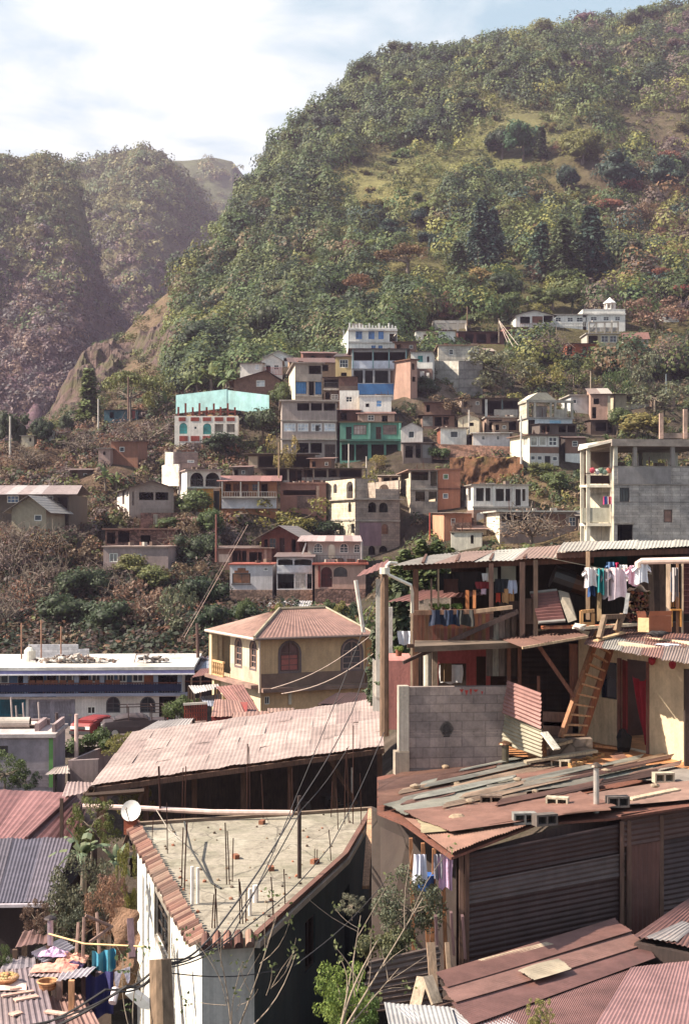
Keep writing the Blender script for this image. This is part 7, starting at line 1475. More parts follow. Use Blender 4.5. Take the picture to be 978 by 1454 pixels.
for px,py,w_,h in((655,981,.1,.07),(662,984,.08,.12),(668,983,.06,.14),(675,981,.12,.06),(684,984,.05,.07)):a,z=fb.sz(px,py);m.poly([fb.pt(a-w_/2,z+h/2,.005),fb.pt(a,z-h/2,.005),fb.pt(a+w_/2,z+h/2,.005)])
m.build('paint_mark','plaster',t)
t=thing('pink_room','pink plastered room behind and left of the block wall','room',P(600,1030,32))
m=MB(S(190,125,118));m.prism([P(549,1036,32.2),P(586,1036,32.2),P(586,938,32.2),P(549,938,32.2)],(0,2,0));m.prism([P(620,1000,33),P(700,1000,33),P(700,918,33),P(620,918,33)],(0,.1,0))if False else None;m.build('wall','plaster',t)
fp=Fac(P(618,950,33),0);wp=fp.sz(696,950)[0];m=MB(S(175,92,90));wall(m,fp,0,wp,-4.5,(HZ-905)*33/F,[(fp.sz(622,950)[0],fp.sz(662,950)[0],-4,(HZ-942)*33/F),(fp.sz(676,950)[0],fp.sz(690,950)[0],-4,(HZ-932)*33/F)],th=.1);m.build('inner_wall','plaster',t)
m=MB(S(205,195,180));m.tube([P(607,1000,32),P(607,915,32)],.1,10);m.bar(P(617,1000,32.2),P(617,915,32.2),.12,col=S(165,145,130));m.build('column','plaster',t)
m=MB(S(60,45,42));m.prism([P(590,1000,35),P(730,1000,35),P(730,900,35),P(590,900,35)],(0,.1,0));m.build('back_wall','plaster',t)
single(cloth_at(640,944,32.4,.5,.42,S(230,228,230)),'garment','cloth','white cloth hanging over the block wall','clothing')
m=MB(S(120,95,70));m.grid(lambda u,v:P(625+16*u,942+26*v,32.3)+Vector((0,.03*math.sin(u*9),0)),8,4);single(m,'garment','cloth','dark flowered cloth left of the white cloth above the block wall','clothing')
t=thing('plank_house','upper wooden house with a plank balcony under a long low tin roof','house',P(700,920,32))
roofq(t,[P(556,804,31),P(842,791,31.4),P(842,772,39.5),P(615,788,39.5)],cols=(S(205,188,172),S(185,140,120),S(215,205,190)),n=5,pitch=.1,mat='tin',seed=2,amp=.01)
roofq(t,[P(790,784,31.2),P(1010,776,31.4),P(1010,767,40),P(800,770,40)],cols=(S(205,195,180),S(190,175,160)),n=4,pitch=.1,mat='tin_clean',seed=5,amp=.01)
m=MB(S(95,62,50));m.bar(P(572,806,31.3),P(842,795,31.6),.08,.12);m.bar(P(790,789,31.3),P(1010,781,31.5),.08,.12)
for k in range(9):px=600+k*48;m.bar(P(px,801-k*2.4,31.4),P(min(1000,px+5),789-k*1.6,38.5),.06,.1)
m.build('roof_beam','wood',t)
zf2=-2.30
m=MB(S(120,100,85));m.prism([vray(588,918,zf2),vray(735,912,zf2),vray(850,898,zf2),vray(1010,890,zf2),Vector((9.5,40,zf2)),Vector((2,40,zf2))],(0,0,-.12));m.build('floor','concrete',t)
m=MB(S(62,44,38));m.prism([P(640,910,38),P(1010,910,38),P(1010,770,38),P(640,786,38)],(0,.1,0));m.build('back_wall','wood',t)
m=MB(S(215,205,185));m.poly([P(690,826,37.9),P(706,826,37.9),P(706,806,37.9),P(690,806,37.9)]);m.poly([P(711,826,37.9),P(732,826,37.9),P(732,804,37.9),P(711,804,37.9)]);m.build('window','glass',t)  # pale panes painted for daylight seen through gaps in the back wall
m=MB(S(22,70,66));m.poly([P(842,840,37.8),P(890,840,37.8),P(890,786,37.8),P(842,786,37.8)]);m.build('painted_panel','plaster',t)
m=MB()
for k in range(19):
 px=592+k*5.4;m.obox(P(px,916,31.1),P(px+5.2,916,31.1)-P(px,916,31.1),(0,.03,0),(0,0,(916-870)*31.1/F),tuple(x*rnd.uniform(.75,1.15)for x in S(120,72,52)))
m.build('plank_panel','wood',t)
m=MB(S(135,98,78));m.bar(P(588,870,31),P(700,868,31),.08,.1);m.bar(P(675,868,31),P(727,862,31),.1,.08,col=S(170,140,115));m.bar(P(578,917,31),P(700,918,31.1),.1,.08,col=S(90,65,55));m.build('rail','wood',t)
for px,c,w_,y0,y1 in((584,S(190,165,140),.05,835,975),(590,S(110,72,55),.12,808,978),(697,S(80,55,48),.1,800,905),(741,S(75,52,45),.12,798,905),(760,S(80,60,50),.1,795,905),(834,S(160,130,105),.09,783,880),(850,S(150,125,95),.1,838,882),(622,S(150,125,100),.04,808,862),(612,S(120,95,80),.04,822,865),(663,S(175,105,60),.08,838,866),(673,S(190,120,75),.07,838,864),(948,S(205,175,150),.1,800,880),(961,S(150,110,85),.06,800,900),(968,S(190,165,140),.05,800,900)):
 MB(c).bar(P(px,y1,31.2),P(px,y0,31.25),w_).build('post','wood',t)
MB(S(80,60,55)).bar(P(572,941,30.8),P(606,925,31),.07).bar(P(600,928,31),P(735,868,31),.08,.1).build('brace','wood',t)
m=MB(S(120,105,95))
for i,px in enumerate((690,699,708,717,724)):m.obox(P(px,960,31.3),P(px+8.4,960,31.3)-P(px,960,31.3),(0,.04,0),(0,0,(960-880+i*3)*31.3/F),[S(105,88,80),S(150,138,125),S(120,100,90),S(90,72,62),S(80,62,52)][i])
m.build('grey_boards','wood',t)
m=MB(S(85,62,52));m.prism([P(718,905,31.5),P(756,905,31.5),P(756,852,31.5),P(708,855,31.5)],(0,.06,0));m.build('balcony_side','wood',t)
m=MB()
for i,px in enumerate((905,913,922,930,938)):m.bar(P(px+3,885,32),P(px,800,32.2),.13,.05,col=[S(110,85,72),S(95,72,62),S(130,105,90),S(85,66,58),S(120,92,78)][i])
m.build('slab_wall','wood',t)
m=MB(S(115,68,66));m.prism([P(968,872,32),P(1000,872,32),P(1000,800,32),P(968,800,32)],(0,.05,0));
for k in range(9):m.bar(P(968,806+k*8,31.97),P(1000,806+k*8,31.97),.03,.02,col=S(150,95,90))
m.build('slatted_door','wood',t)
single(MB(S(225,195,180)).tube([P(906,806,30.4),P(905,800,30.4),P(910,797,30.4),P(1000,795,30.2)],.07,9),'drain_pipe','plastic','pale pink pipe running right above the terrace laundry','pipe')
for(fl_,fr_,bk)in((0,0,0),):pass
t3=thing('tin_roof','pale rusty tin roof seen behind the plank balcony','roof',P(600,850,36))
roofq(t3,[P(548,856,34.5),P(690,846,35),P(680,840,38),P(600,838,38)],cols=(S(205,190,185),S(165,95,85)),n=3,pitch=.15)
MB(S(215,210,205)).bar(P(553,862,34.5),P(553,1000,34.5),.14).build('post','plaster',t3)
single(MB(S(112,88,72)).tube([P(545.5,1045,30.5),P(545.5,808,30.5)],[.105,.09],10),'wooden_pole','bark','thick round wooden pole standing left of the upper tin roof','pole')
t3=thing('drain_elbow','white plastic drain pipe bending from the tin roof gutter to the post','pipe',P(550,815,30.3))
MB(S(220,210,195)).tube([P(563,800,30.6),P(553,799,30.4),P(549,803,30.3),P(549,813,30.3),P(553,817,30.3),P(583,831,30.5),P(585,842,30.6),P(585,870,30.8)],.036,8).build('pipe','plastic',t3);MB(S(215,205,190)).tube([P(546,806,30.35),P(546,815,30.35)],.115,10).build('collar','plastic',t3)
wire('clothes line stretched over the terrace',[(834,806,31),(906,804,31)],.008,S(200,190,170),.05,'clothes_line')
wire('clothes line running from the tin roof to the terrace corner',[(770,790,31.3),(925,815,31.8)],.008,S(200,190,170),.05,'clothes_line')
for i,(px,py,r_)in enumerate([(590,1128,.07),(735,1118,.06),(860,1106,.07),(930,1128,.06),(668,1150,.06),(760,1136,.05)]):single(MB(S(160,140,120)).sphere(pr.at(px,py,.16),r_,5,jit=.4,seed=i+30,sc=(1.4,1,.7)),'stone','concrete','small grey stone weighing down the sheets of the hut roof','stone','small stones on the hut roof')
def shirt(label,px,py,w_,h,col,d=31,sleeves=True,legs=False):
 m=MB(col);p=P(px,py,d);s_=rnd.random()*6
 def fn(u,v):return p+Vector((w_*(u-.5)*(1+.12*v+.05*math.sin(v*6+s_)),.05*math.sin(u*8+s_)+.03*math.sin(u*19),-h*v*(1+.07*math.sin(u*5+s_))))
 if legs:
  m.grid(lambda u,v:fn(u*.46,v),5,8);m.grid(lambda u,v:fn(.54+u*.46,v*.95),5,8);m.grid(lambda u,v:fn(u,v*.25),8,2)
 else:
  m.grid(fn,10,8)
  if sleeves:
   for sg in(-1,1):m.grid(lambda u,v:p+Vector((sg*(w_*.45+w_*.33*u),.05*math.sin(v*6),-.02-h*.22*u-h*.32*v*(1-.3*u))),4,4)
 return single(m,'garment','cloth',label,'clothing','laundry on the terrace line',loc=tuple(p))
for a in[('white blouse at the left end of the terrace line',838,806,.24,.42,S(225,215,215)),('blue jeans hanging behind the white blouse',839,820,.14,.42,S(45,75,125),31.1,False,True),('turquoise towel next to the white blouse',852,807,.13,.55,S(40,130,135),31,False),('grey shirt between turquoise towel and big pink shirt',861,808,.18,.62,S(150,140,145)),('big pale pink shirt in the middle of the terrace line',877,806,.36,.68,S(232,212,218)),('white vest behind the big pink shirt',884,802,.2,.35,S(225,222,222),31.3,False),('small bright pink garment pegged at the back',875,799,.06,.2,S(200,40,90),31.3,False),('blue patterned shirt pegged at the back of the line',866,798,.16,.3,S(90,120,160),31.3),('pink and white blouse hanging under the pale pipe',899,803,.22,.42,S(232,190,205),30.5),('white crumpled shirt at the end of the pale pipe',910,799,.26,.44,S(232,230,235),30.4),('grey trousers hanging at the right by the yellow chair',958,806,.14,.7,S(160,150,150),30.8,False,True),('blue top hanging right of the grey trousers',953,812,.12,.45,S(60,90,125),31.4,False)]:shirt(*a)
for i,(px,w_,c)in enumerate(((622,.36,S(35,42,62)),(641,.3,S(30,42,66)),(661,.34,S(52,50,48)))):
 shirt(['dark trousers over the left part of the balcony rail','navy trousers in the middle of the balcony rail','charcoal cloth at the right of the balcony rail'][i],px,866,w_,.34,c,30.95,False)
for i,(px,py,w_,h,c,d)in enumerate([(636,814,.5,.4,S(28,24,26),31.6),(662,812,.62,.44,S(38,28,28),31.6),(640,822,.34,.3,S(70,42,36),31.5),(687,826,.36,.16,S(120,40,45),31.4),(688,814,.13,.17,S(220,215,215),31.4),(712,822,.34,.3,S(45,45,50),31.5),(686,836,.12,.12,S(215,190,205),31.4),(727,824,.2,.3,S(190,195,215),31.5),(707,842,.1,.2,S(190,70,50),31.4),(721,836,.24,.32,S(190,140,95),31.5)]):
 m=cloth_at(px,py,d,w_,h,c);single(m,'garment','cloth',['black blanket under the tin roof, left one','broad black blanket under the middle of the tin roof','brown cloth in front of the black blankets','dark red towel under the tin roof','small white shirt above the dark red towel','charcoal jacket right of the dark red towel','pale lilac rag below the dark red towel','pale blue cloth lying on the bright shelf','orange red rag left of the tan cloth','tan patterned cloth in front of the balcony side'][i],'clothing')
single(cloth_at(576,896,31.3,.34,.3,S(190,190,200)),'garment','cloth','pale blue and white cloth hanging left of the plank balcony','clothing')
for i,(px,py,s_)in enumerate(((618,866,.16),(632,865,.13),(648,866,.15),(566,925,.12))):
 p=P(px,py,31.3);t3=thing('potted_plant',['bushy potted plant at the left of the balcony rail','small potted plant in the middle of the balcony rail','potted plant with red blossom on the balcony rail','potted plant on the ledge left of the plank balcony'][i],'potted plant',p)
 MB(S(150,85,60)).tube([p-Vector((0,0,.1)),p+Vector((0,0,.04))],[.06,.08],9).build('pot','concrete',t3)
 o_=bpy.data.objects.new('foliage',PROTO[('scrub',0)][0]);COL.objects.link(o_);o_.parent=t3;o_.scale=(s_,s_,s_*1.3);o_.color=(*G_BRIGHT,1)
def on2(px,py):return vray(px,py,zf2)
t3=thing('cardboard_box','open brown cardboard box on the terrace','box',P(928,896,30.2));c=P(905,897,30.2)
u_=Vector((.2,-.16,0));v_=Vector((.5,.12,0));m=MB(S(205,150,110));m.obox(c,u_,(0,0,.3),u_*.01+Vector((.01,.01,0)),S(215,170,130));m.obox(c+u_,v_,(0,0,.34),Vector((0,.012,0)),S(150,88,62));m.obox(c+v_,u_,(0,0,.3),Vector((.01,.01,0)));m.obox(c,v_,(0,0,.3),Vector((0,.01,0)));m.build('box','cloth',t3)
m=MB(S(140,80,56));m.obox(c+Vector((0,0,.3)),v_*.4,Vector((-.02,.06,.13)),Vector((0,.01,0)));m.obox(c+u_+Vector((0,0,.345)),v_,Vector((.02,-.03,.1)),Vector((0,.01,0)),S(165,100,72));m.build('flap','cloth',t3)
t3=thing('tin_sheet_stack','stack of roof sheets strapped together, leaning on the terrace','stack of sheets',P(780,885,31.2))
q=[P(764,884,30.9),P(802,881,30.9),P(790,838,31.5),P(752,842,31.5)];m=MB();sheetq(m,q,.09,.02,S(150,78,70),along=1);m.build('sheet','tin',t3);m=MB(S(175,165,155));m.tube([q[0],q[1]],.04,6);m.tube([q[3],q[2]],.04,6);m.build('edge_roll','tin_clean',t3)
m=MB(S(130,120,108));m.prism([P(806,884,30.8),P(818,880,30.8),P(806,842,31.4),P(792,838,31.4),P(794,850,31.3)],(.03,.08,0));single(m,'foam_pad','cloth','worn grey foam pad leaning beside the roof sheets','pad')
single(MB(S(66,62,62)).tube([P(784,818,32),P(812,828,32)],.27,14).tube([P(812,828,32),P(832,834,32)],.22,12,S(90,66,55)),'drum','metal','dark metal drum lying above the strapped roof sheets','drum')
m=MB(S(100,70,55));m.prism([P(742,886,31.2),P(762,886,31.2),P(760,850,31.3),P(741,850,31.3)],(0,.05,0));single(m,'board','wood','brown board left of the strapped roof sheets','board')
m=MB(S(200,150,100));a=P(825,887,30.8);
for p_,q_ in(((0,0,0),(0,0,.3)),((.26,.05,0),(.26,.05,.24)),((0,0,.28),(.28,.05,.3)),((0,0,.02),(.28,.05,.02))):m.bar(a+Vector(p_),a+Vector(q_),.07)
single(m,'stool','wood','small pale wooden stool on its side near the ladder top','stool')
m=MB(S(95,60,45));rr_=random.Random(4)
for k in range(70):
 u,v=rr_.random(),rr_.random();p=P(892+26*u+4*v,884-44*v,31.1);s_=rr_.uniform(.025,.045);m.tube([p,p+Vector((0,.3,0))],s_,6,tuple(x*rr_.uniform(.6,1.3)for x in S(110,70,50)))
o_=single(m,'firewood_pile','wood','pile of split firewood stacked under a white sack','firewood')
m=MB(S(215,210,205));m.grid(lambda u,v:P(888+34*u,840-8*math.sin(u*3)+6*v,31.0)+Vector((0,.3*v,.04*math.sin(u*13))),14,3);m.grid(lambda u,v:P(888-4*v+6*u,842+30*v,30.98)+Vector((0,0,.02*math.sin(v*9))),3,10);single(m,'sack','cloth','white sack draped over the firewood','sack')
t3=thing('chair','yellow wooden chair on the right of the terrace','chair',P(958,890,31.1));c=P(953,890,31.1)
for dx,dy,h in((0,0,.36),(.2,0,.36),(0,.2,.75),(.2,.2,.75)):MB(S(210,145,75)).bar(c+Vector((dx,dy,0)),c+Vector((dx,dy,h)),.035).build('leg','wood',t3)
MB(S(205,140,70)).box(c+Vector((.1,.1,.37)),(.24,.24,.03)).build('seat','wood',t3);m=MB(S(215,150,80));m.bar(c+Vector((0,.2,.72)),c+Vector((.2,.2,.72)),.03,.06)
for k in range(4):m.bar(c+Vector((.04+.04*k,.2,.42)),c+Vector((.04+.04*k,.2,.7)),.018)
m.build('backrest','wood',t3)
t3=thing('trestle','short rough wooden trestle at the top of the ladder','trestle',P(865,900,30.6))
for a,b,w_ in(((850,906,30.4),(858,874,30.6),.1),((874,896,30.8),(884,872,30.9),.1)):MB(S(135,112,92)).bar(P(*a),P(*b),w_).build('leg','wood',t3)
MB(S(110,88,72)).bar(P(856,876,30.6),P(884,875,30.9),.1).build('crossbar','wood',t3)
plank('thick pale board lying on the tin roof of the cream room',P(880,914,29.8),P(938,922,29.2),.18,.09,S(200,180,155))
plank('pale board at the foot of the terrace trestle',P(845,910,30.4),P(884,898,30.9),.16,.03,S(190,160,125));plank('pale curb board along the terrace edge',P(818,892,30.9),P(905,886,31.2),.3,.06,S(205,190,165))
m=MB()
for i in range(12):
 px=766+i*6+(22 if i>8 else 0);p=P(px,893-i*.2,31);col=[S(190,110,75),S(205,130,90),S(165,90,65)][i%3]
 m=MB(col);m.grid(lambda u,v:p+Vector((.02+.3*v,.09*math.cos(u*math.pi),.07*math.sin(u*math.pi))),5,2);single(m,'roof_tile','concrete','curved clay tile in the row along the terrace edge','roof tile','clay tiles on the terrace edge')
single(MB(S(215,205,195)).sphere(P(822,890,30.8),.1,6,jit=.8,seed=8,sc=(1.4,1,.7)),'rag','cloth','crumpled white rag on the clay tiles','cloth');single(MB(S(195,200,215)).sphere(P(945,916,29.5),.13,6,jit=.8,seed=9,sc=(2,1.2,.25)),'rag','cloth','pale blue rag on the tin roof of the cream room','cloth')
single(MB(S(45,40,42)).sphere(P(932,900,30),.1,6,jit=.8,seed=10,sc=(1.8,1,.6)),'shoe_heap','rubber','dark heap of old shoes in front of the cardboard box','shoes')
m=MB(S(50,36,31));m.prism([P(528,1420,25),P(660,1420,24.5),P(650,1190,25.5),P(585,1175,26.5),P(528,1150,28.5)],(0,.4,0));single(m,'retaining_wall','plaster','reddish brown earthen wall between the flat roofed house and the hut','wall')  # brown darkened to stand in for shade that does not fall here
m=MB(S(190,150,120));m.bar(P(527,1150,37),P(519,1260,34),.16,.1);single(m,'corner_board','wood','upright board at the back right corner of the flat roof','board')
t=thing('tin_fence','low rusty corrugated fence below the flowering bush','fence',P(570,1400,21.5));m=MB();sheetq(m,[P(515,1440,21.4),P(628,1425,21.8),P(622,1342,22),P(522,1365,21.6)],.09,.013,S(125,100,90),along=1,rag=.02);m.build('sheet','tin_rusty',t)
for px in(614,620,640):MB(S(150,125,105)).bar(P(px,1420,21.3),P(px-6,1338,21.6),.06).build('post','wood',t)
t=thing('lower_tin_roof','low hut roof of overlapping rusty sheets in the bottom right corner','roof',(4,20,-7))
pl2=Pl(P(600,1400,20.5),P(850,1345,22.5),P(978,1454,19))
SH2=[([(640,1500),(780,1480),(700,1430),(560,1430)],S(195,190,195),0),([(618,1392),(872,1314),(897,1333),(634,1412)],S(150,92,78),1),([(627,1410),(893,1331),(920,1347),(645,1432)],S(165,108,92),1),([(640,1430),(917,1345),(930,1364),(668,1460)],S(148,90,80),1),([(660,1500),(840,1480),(900,1376),(668,1456)],S(160,102,94),0),([(820,1500),(1030,1500),(1030,1362),(895,1376)],S(172,116,116),0),([(735,1392),(793,1374),(810,1390),(757,1406)],S(215,190,155),1),([(560,1500),(660,1500),(640,1432),(545,1425)],S(185,180,180),0)]
m=MB()
for i,(q,c,al)in enumerate(SH2):q=[pl2.at(x,y)for x,y in(q if al==0 else[q[0],q[3],q[2],q[1]]if False else q)];sheetq(m,q,.062,.006,c,along=al,off=[0,.12,.085,.05,.015,.03,.15,.02][i],seed=i+20,rag=.01,dents=.015)
m.build('roof','tin',t)
m=MB(S(90,66,58));m.prism([pl2.at(600,1430,-.15),pl2.at(1030,1520,-.15),pl2.at(1030,1370,-.15),pl2.at(880,1320,-.15),pl2.at(640,1392,-.15)],(0,0,-2.5));m.build('wall','wood',t)
t=thing('tin_roof','small pinkish rust roof at the right edge above the lower roof','roof',(6,22,-6));pl3=Pl(P(900,1327,22.4),P(978,1277,24.5),P(990,1345,21.8));m=MB();sheetq(m,[pl3.at(898,1328),pl3.at(990,1348),pl3.at(1010,1290),pl3.at(978,1276)],.085,.012,S(150,92,84),along=0);sheetq(m,[pl3.at(915,1334,.03),pl3.at(960,1340,.03),pl3.at(985,1318,.03),pl3.at(968,1310,.03)],.085,.012,S(200,185,180),along=0);m.build('roof','tin_rusty',t)
m=MB(S(60,45,42));m.prism([pl3.at(900,1330,-.1),pl3.at(990,1348,-.1),pl3.at(1010,1290,-.1),pl3.at(978,1278,-.1)],(0,0,-2));m.build('wall','wood',t)
plank('long pale plank lying across the lower rusty roof',pl2.at(684,1376,.1),pl2.at(780,1350,.1),.16,.05);plank('left one of two short boards leaning at the lower roof corner',P(588,1436,20),P(600,1388,20.3),.17,.05,S(170,150,130));plank('right one of two short boards leaning at the lower roof corner',P(620,1425,20),P(606,1386,20.2),.17,.05,S(175,155,135))
for i,(px,y0,y1)in enumerate(((622,1370,1300),(644,1355,1295),(660,1360,1300))):plank(['grey slat left of the hut corner','tall purple-grey board at the hut corner','short board right of the hut corner'][i],P(px,y0,22.1),P(px-4,y1,22.1),.14,.04,S(105,78,80))
t=thing('corrugated_roof','bottom left corrugated roof strewn with planks and baskets','roof',(-6,25,-9));pz=Pl(Vector((-7,27,-8.3)),Vector((-4,27,-8.3)),Vector((-6,22,-8.35)))
roofq(t,[pz.at(-120,1500),pz.at(90,1500),pz.at(60,1376),pz.at(-100,1380)],cols=(S(150,122,126),S(142,118,124),S(158,130,130)),n=4,pitch=.11,amp=.014,mat='tin_clean')
roofq(t,[pz.at(85,1500,-.25),pz.at(165,1480,-.25),pz.at(118,1395,-.2),pz.at(62,1402,-.2)],cols=(S(190,150,140),S(170,120,108)),n=3,pitch=.11,mat='tin')
m=MB(S(70,55,52));m.prism([pz.at(-120,1490,-.3),pz.at(100,1490,-.3),pz.at(60,1390,-.3),pz.at(-100,1390,-.3)],(0,0,-3));m.build('wall','plaster',t)
for i,(a,b,w_)in enumerate([((3,1418),(48,1411),.09),((21,1424),(54,1418),.16),((14,1408),(30,1406),.1),((65,1440),(110,1446),.13),((16,1445),(30,1441),.16)]):plank(['long thin lath on the bottom left roof','short thick pale plank on the bottom left roof','small slat beside the folded cloth','pale pink plank near the awning post','square board piece at the bottom left'][i],pz.at(*a,.05),pz.at(*b,.05),w_,.03,S(205,165,150))
def basket(label,c,r_,h,filled=False):
 t_=thing('basket',label,'basket',c);m=MB(S(190,135,95));m.grid(lambda u,v:c+Vector((math.cos(u*6.2832)*r_*(.78+.22*v),math.sin(u*6.2832)*r_*(.78+.22*v),h*v)),24,5,colfn=lambda u,v:S(190,135,95)if int(v*5)%2 else S(160,105,72));m.grid(lambda u,v:c+Vector((math.cos(-u*6.2832)*r_*.97*(.78+.22*v),math.sin(-u*6.2832)*r_*.97*(.78+.22*v),h*v)),24,3);m.build('body','wood',t_)
 m=MB(S(205,155,110));m.tube([c+Vector((math.cos(a)*r_,math.sin(a)*r_,h))for a in np.linspace(0,6.2832,25)],.02,5);m.build('rim','wood',t_)
 if filled:
  m=MB(S(215,175,130));rr=random.Random(2)
  for k in range(50):a=rr.uniform(0,6.28);q=r_*.9*math.sqrt(rr.random());m.sphere(c+Vector((math.cos(a)*q,math.sin(a)*q,h*.95+.05*(1-q/r_))),.045,3,col=tuple(x*rr.uniform(.7,1.2)for x in S(215,170,120)))
  m.build('dried_food','concrete',t_)
basket('wide woven basket heaped with dried food at the left edge',pz.at(8,1398,.02),.24,.12,True);basket('empty round woven basket beside the cloth covered shelf',pz.at(68,1404,.0),.18,.14)
m=MB(S(215,185,175));m.grid(lambda u,v:pz.at(-4+42*u,1410-12*v,.05+.03*math.sin(u*7)*math.sin(v*5)),14,8);single(m,'sack','cloth','pale folded sack beside the heaped basket','sack')
t=thing('cloth_covered_shelf','raised tin covered shelf in the bottom left yard','shelf',(-5.5,27,-9));ps=Pl(Vector((-6,27,-8.0)),Vector((-5,27,-8.0)),Vector((-6,28,-7.95)))
m=MB();sheetq(m,[P(80,1394,25.5),P(125,1385,25.6),P(140,1372,27),P(90,1378,27)],.11,.015,S(205,190,200));sheetq(m,[P(40,1386,26.6),P(92,1388,26.2),P(100,1360,28.4),P(52,1368,28)],.11,.012,S(190,165,165));sheetq(m,[P(44,1352,28),P(62,1368,27.6),P(108,1345,28.8),P(88,1332,29.4)],.13,.018,S(215,205,215));m.build('top','tin_clean',t)
for px,y0,y1,d,c in((102,1392,1475,25.4,S(205,150,110)),(85,1392,1420,26,S(150,120,110)),(140,1380,1440,26.5,S(120,95,95)),(120,1384,1430,26.5,S(120,90,85)),(52,1372,1400,27.5,S(110,85,80))):MB(c).bar(P(px,y0,d),P(px,y1,d),.1).build('post','wood',t)
def heap(label,px,py,d,w_,dp,h,col,seed,name='cloth_heap'):
 c=P(px,py,d);m=MB(col);m.grid(lambda u,v:c+Vector((w_*(u-.5),dp*(v-.5),h*math.sin(u*math.pi)**.6*math.sin(v*math.pi)**.6*(.8+2.2*float(fbm(u*4+seed*3,v*3,3)))+.05*float(fbm(u*11+seed,v*9,3)))),26,16);return single(m,name,'cloth',label,'cloth')
heap('salmon pink blanket spread on the tin covered shelf',78,1375,27,.85,.5,.12,S(225,145,130),1);heap('lilac cloth crumpled on the upper shelf sheet',76,1355,28,.55,.35,.12,S(195,160,190),3);heap('peach coloured sack at the back of the shelf',103,1362,28,.6,.5,.18,S(205,150,130),5);heap('dark patterned cloth beside the salmon blanket',104,1372,27.3,.4,.3,.1,S(85,62,95),7)
m=MB(S(45,42,92));m.grid(lambda u,v:P(122+40*u,1382+4*math.sin(u*5)+60*v,26)+Vector((0,.07*math.sin(u*12),0)),20,8);single(m,'tarpaulin','cloth','dark blue tarpaulin hanging below the towels','tarpaulin')
wire('long yellowish bamboo rod used as clothes line in the yard',[(70,1326,28),(120,1340,27.5),(205,1344,27)],.02,S(215,180,130),0,'bamboo_rod')
m=MB(S(60,130,155));m.grid(lambda u,v:P(131+34*u,1350+3*math.sin(u*6)+30*v*(1-.2*math.sin(u*7)),27)+Vector((0,.06*math.sin(u*16),0)),22,6,colfn=lambda u,v:S(60,130,155)if int(u*9)%3 else S(110,165,175));single(m,'towel','cloth','blue striped towel hanging in the bottom left yard','towel')
m=MB(S(215,205,222));m.grid(lambda u,v:P(163+22*u,1380-8*u+(14+10*math.sin(u*9))*v,26.6),12,5);single(m,'towel','cloth','white cloth hanging right of the blue striped towel','towel')
single(MB(S(225,205,205)).tube([P(160,1424,24),P(165,1404,24.2)],.07,10),'plastic_tube','plastic','short white plastic tube hanging on the cables','pipe')
m=MB(S(205,200,195));m.prism([P(178,1412,24),P(190,1408,24),P(214,1426,24),P(212,1434,24),P(200,1432,24)],(0,.15,.03));single(m,'plastic_scrap','plastic','broken white plastic sheet wedged beside the white house','scrap')
chimney('pale round chimney pipe behind the small rusty roof at bottom left',72,1338,1306,.06,S(175,155,165),S(70,60,60),d=28.5)
shack('small rusty roof weighted with laths left of the chimney pipe',[P(22,1346,28.5),P(70,1340,28.5),P(70,1322,30.5),P(35,1322,30.5)],(S(150,95,85),S(135,88,80)),3,h=1.5)
shack('grey plank roof beside the basket roof',[P(0,1378,27.4),P(52,1376,27.4),P(50,1360,28.6),P(10,1360,28.6)],(S(160,145,155),),2,h=1.2)
for i,(a,b)in enumerate((((108,1368,28),(112,1310,28.5)),((118,1365,28),(120,1302,28.2)),((122,1300,28.2),(160,1316,28.4)),((160,1315,28.4),(128,1338,28)),((142,1360,28.3),(138,1296,28.8)))):
 single(MB(S(125,100,92)).tube([P(*a),P(*b)],.035,6),'stick','bark','grey stick of the broken frame beside the dry thatch','stick','sticks of the broken frame')
single(MB(S(105,82,90)).bar(P(188,1360,27),P(185,1305,27.4),.12),'fence_post','wood','dark wooden post beside the white house wall','post')
m=MB(S(150,118,98));m.grid(lambda u,v:P(160+36*u,1290+130*v,29.5-1.2*v)+Vector((.05*math.sin(v*23),.1*math.sin(u*5+v*11),0)),10,20);o_=m.build('earth_slope','earth',None,True);o_['kind']='structure'
pt_=P(228,1362,15.5);single(MB(S(120,98,80)).tube([P(232,1520,15.2),P(228,1362,15.5)],[.14,.12],12),'utility_pole','bark','thick weathered utility pole in the foreground before the white house','pole')
for i,(pts,r_)in enumerate([([(-10,1470,15),(150,1405,15.3),(228,1368,15.5),(300,1330,18),(425,1140,27),(500,1010,40),(535,890,58)],.022),([(228,1372,15.5),(320,1325,18),(428,1150,27),(495,1060,34)],.016),([(228,1376,15.5),(345,1320,18),(470,1200,24),(545,1040,30.4)],.014),([(235,1362,15.5),(330,1328,18),(420,1132,27.6),(545,815,30.4)],.014),([(-10,1482,15),(180,1400,15.3),(230,1370,15.5)],.028),([(-10,1460,14.8),(170,1408,15.2),(230,1368,15.5)],.018),([(228,1380,15.5),(420,1370,19),(548,1250,26)],.012)]):
 wire(['thick black cable from the foreground pole over the flat roof toward the yellow house','black cable from the foreground pole to the rods of the flat roof','sagging cable from the foreground pole to the foot of the wooden pole','cable from the foreground pole up to the top of the wooden pole','thickest of the cables running left from the foreground pole','uppermost cable running left from the foreground pole','thin cable looping low to the brown earthen wall'][i],pts,r_*.62,(.035,.03,.032),.1)
treez('bush','large dark leafy bush beside the purple roof','loose',120,1340,110,150,(.10,.10,.065),31,10,'bush')
treez('bush','dense dark shrub between purple roof and the white house','loose',108,1370,96,96,(.07,.075,.05),30,11,'bush')
treez('bush','light green shrub under the dripping gutter corner','loose',130,1210,70,90,G_OLIVE,37,11,'bush')
treez('bush','green climber along the back corner of the white house','loose',178,1310,36,130,G_YEL,33,11,'bush')
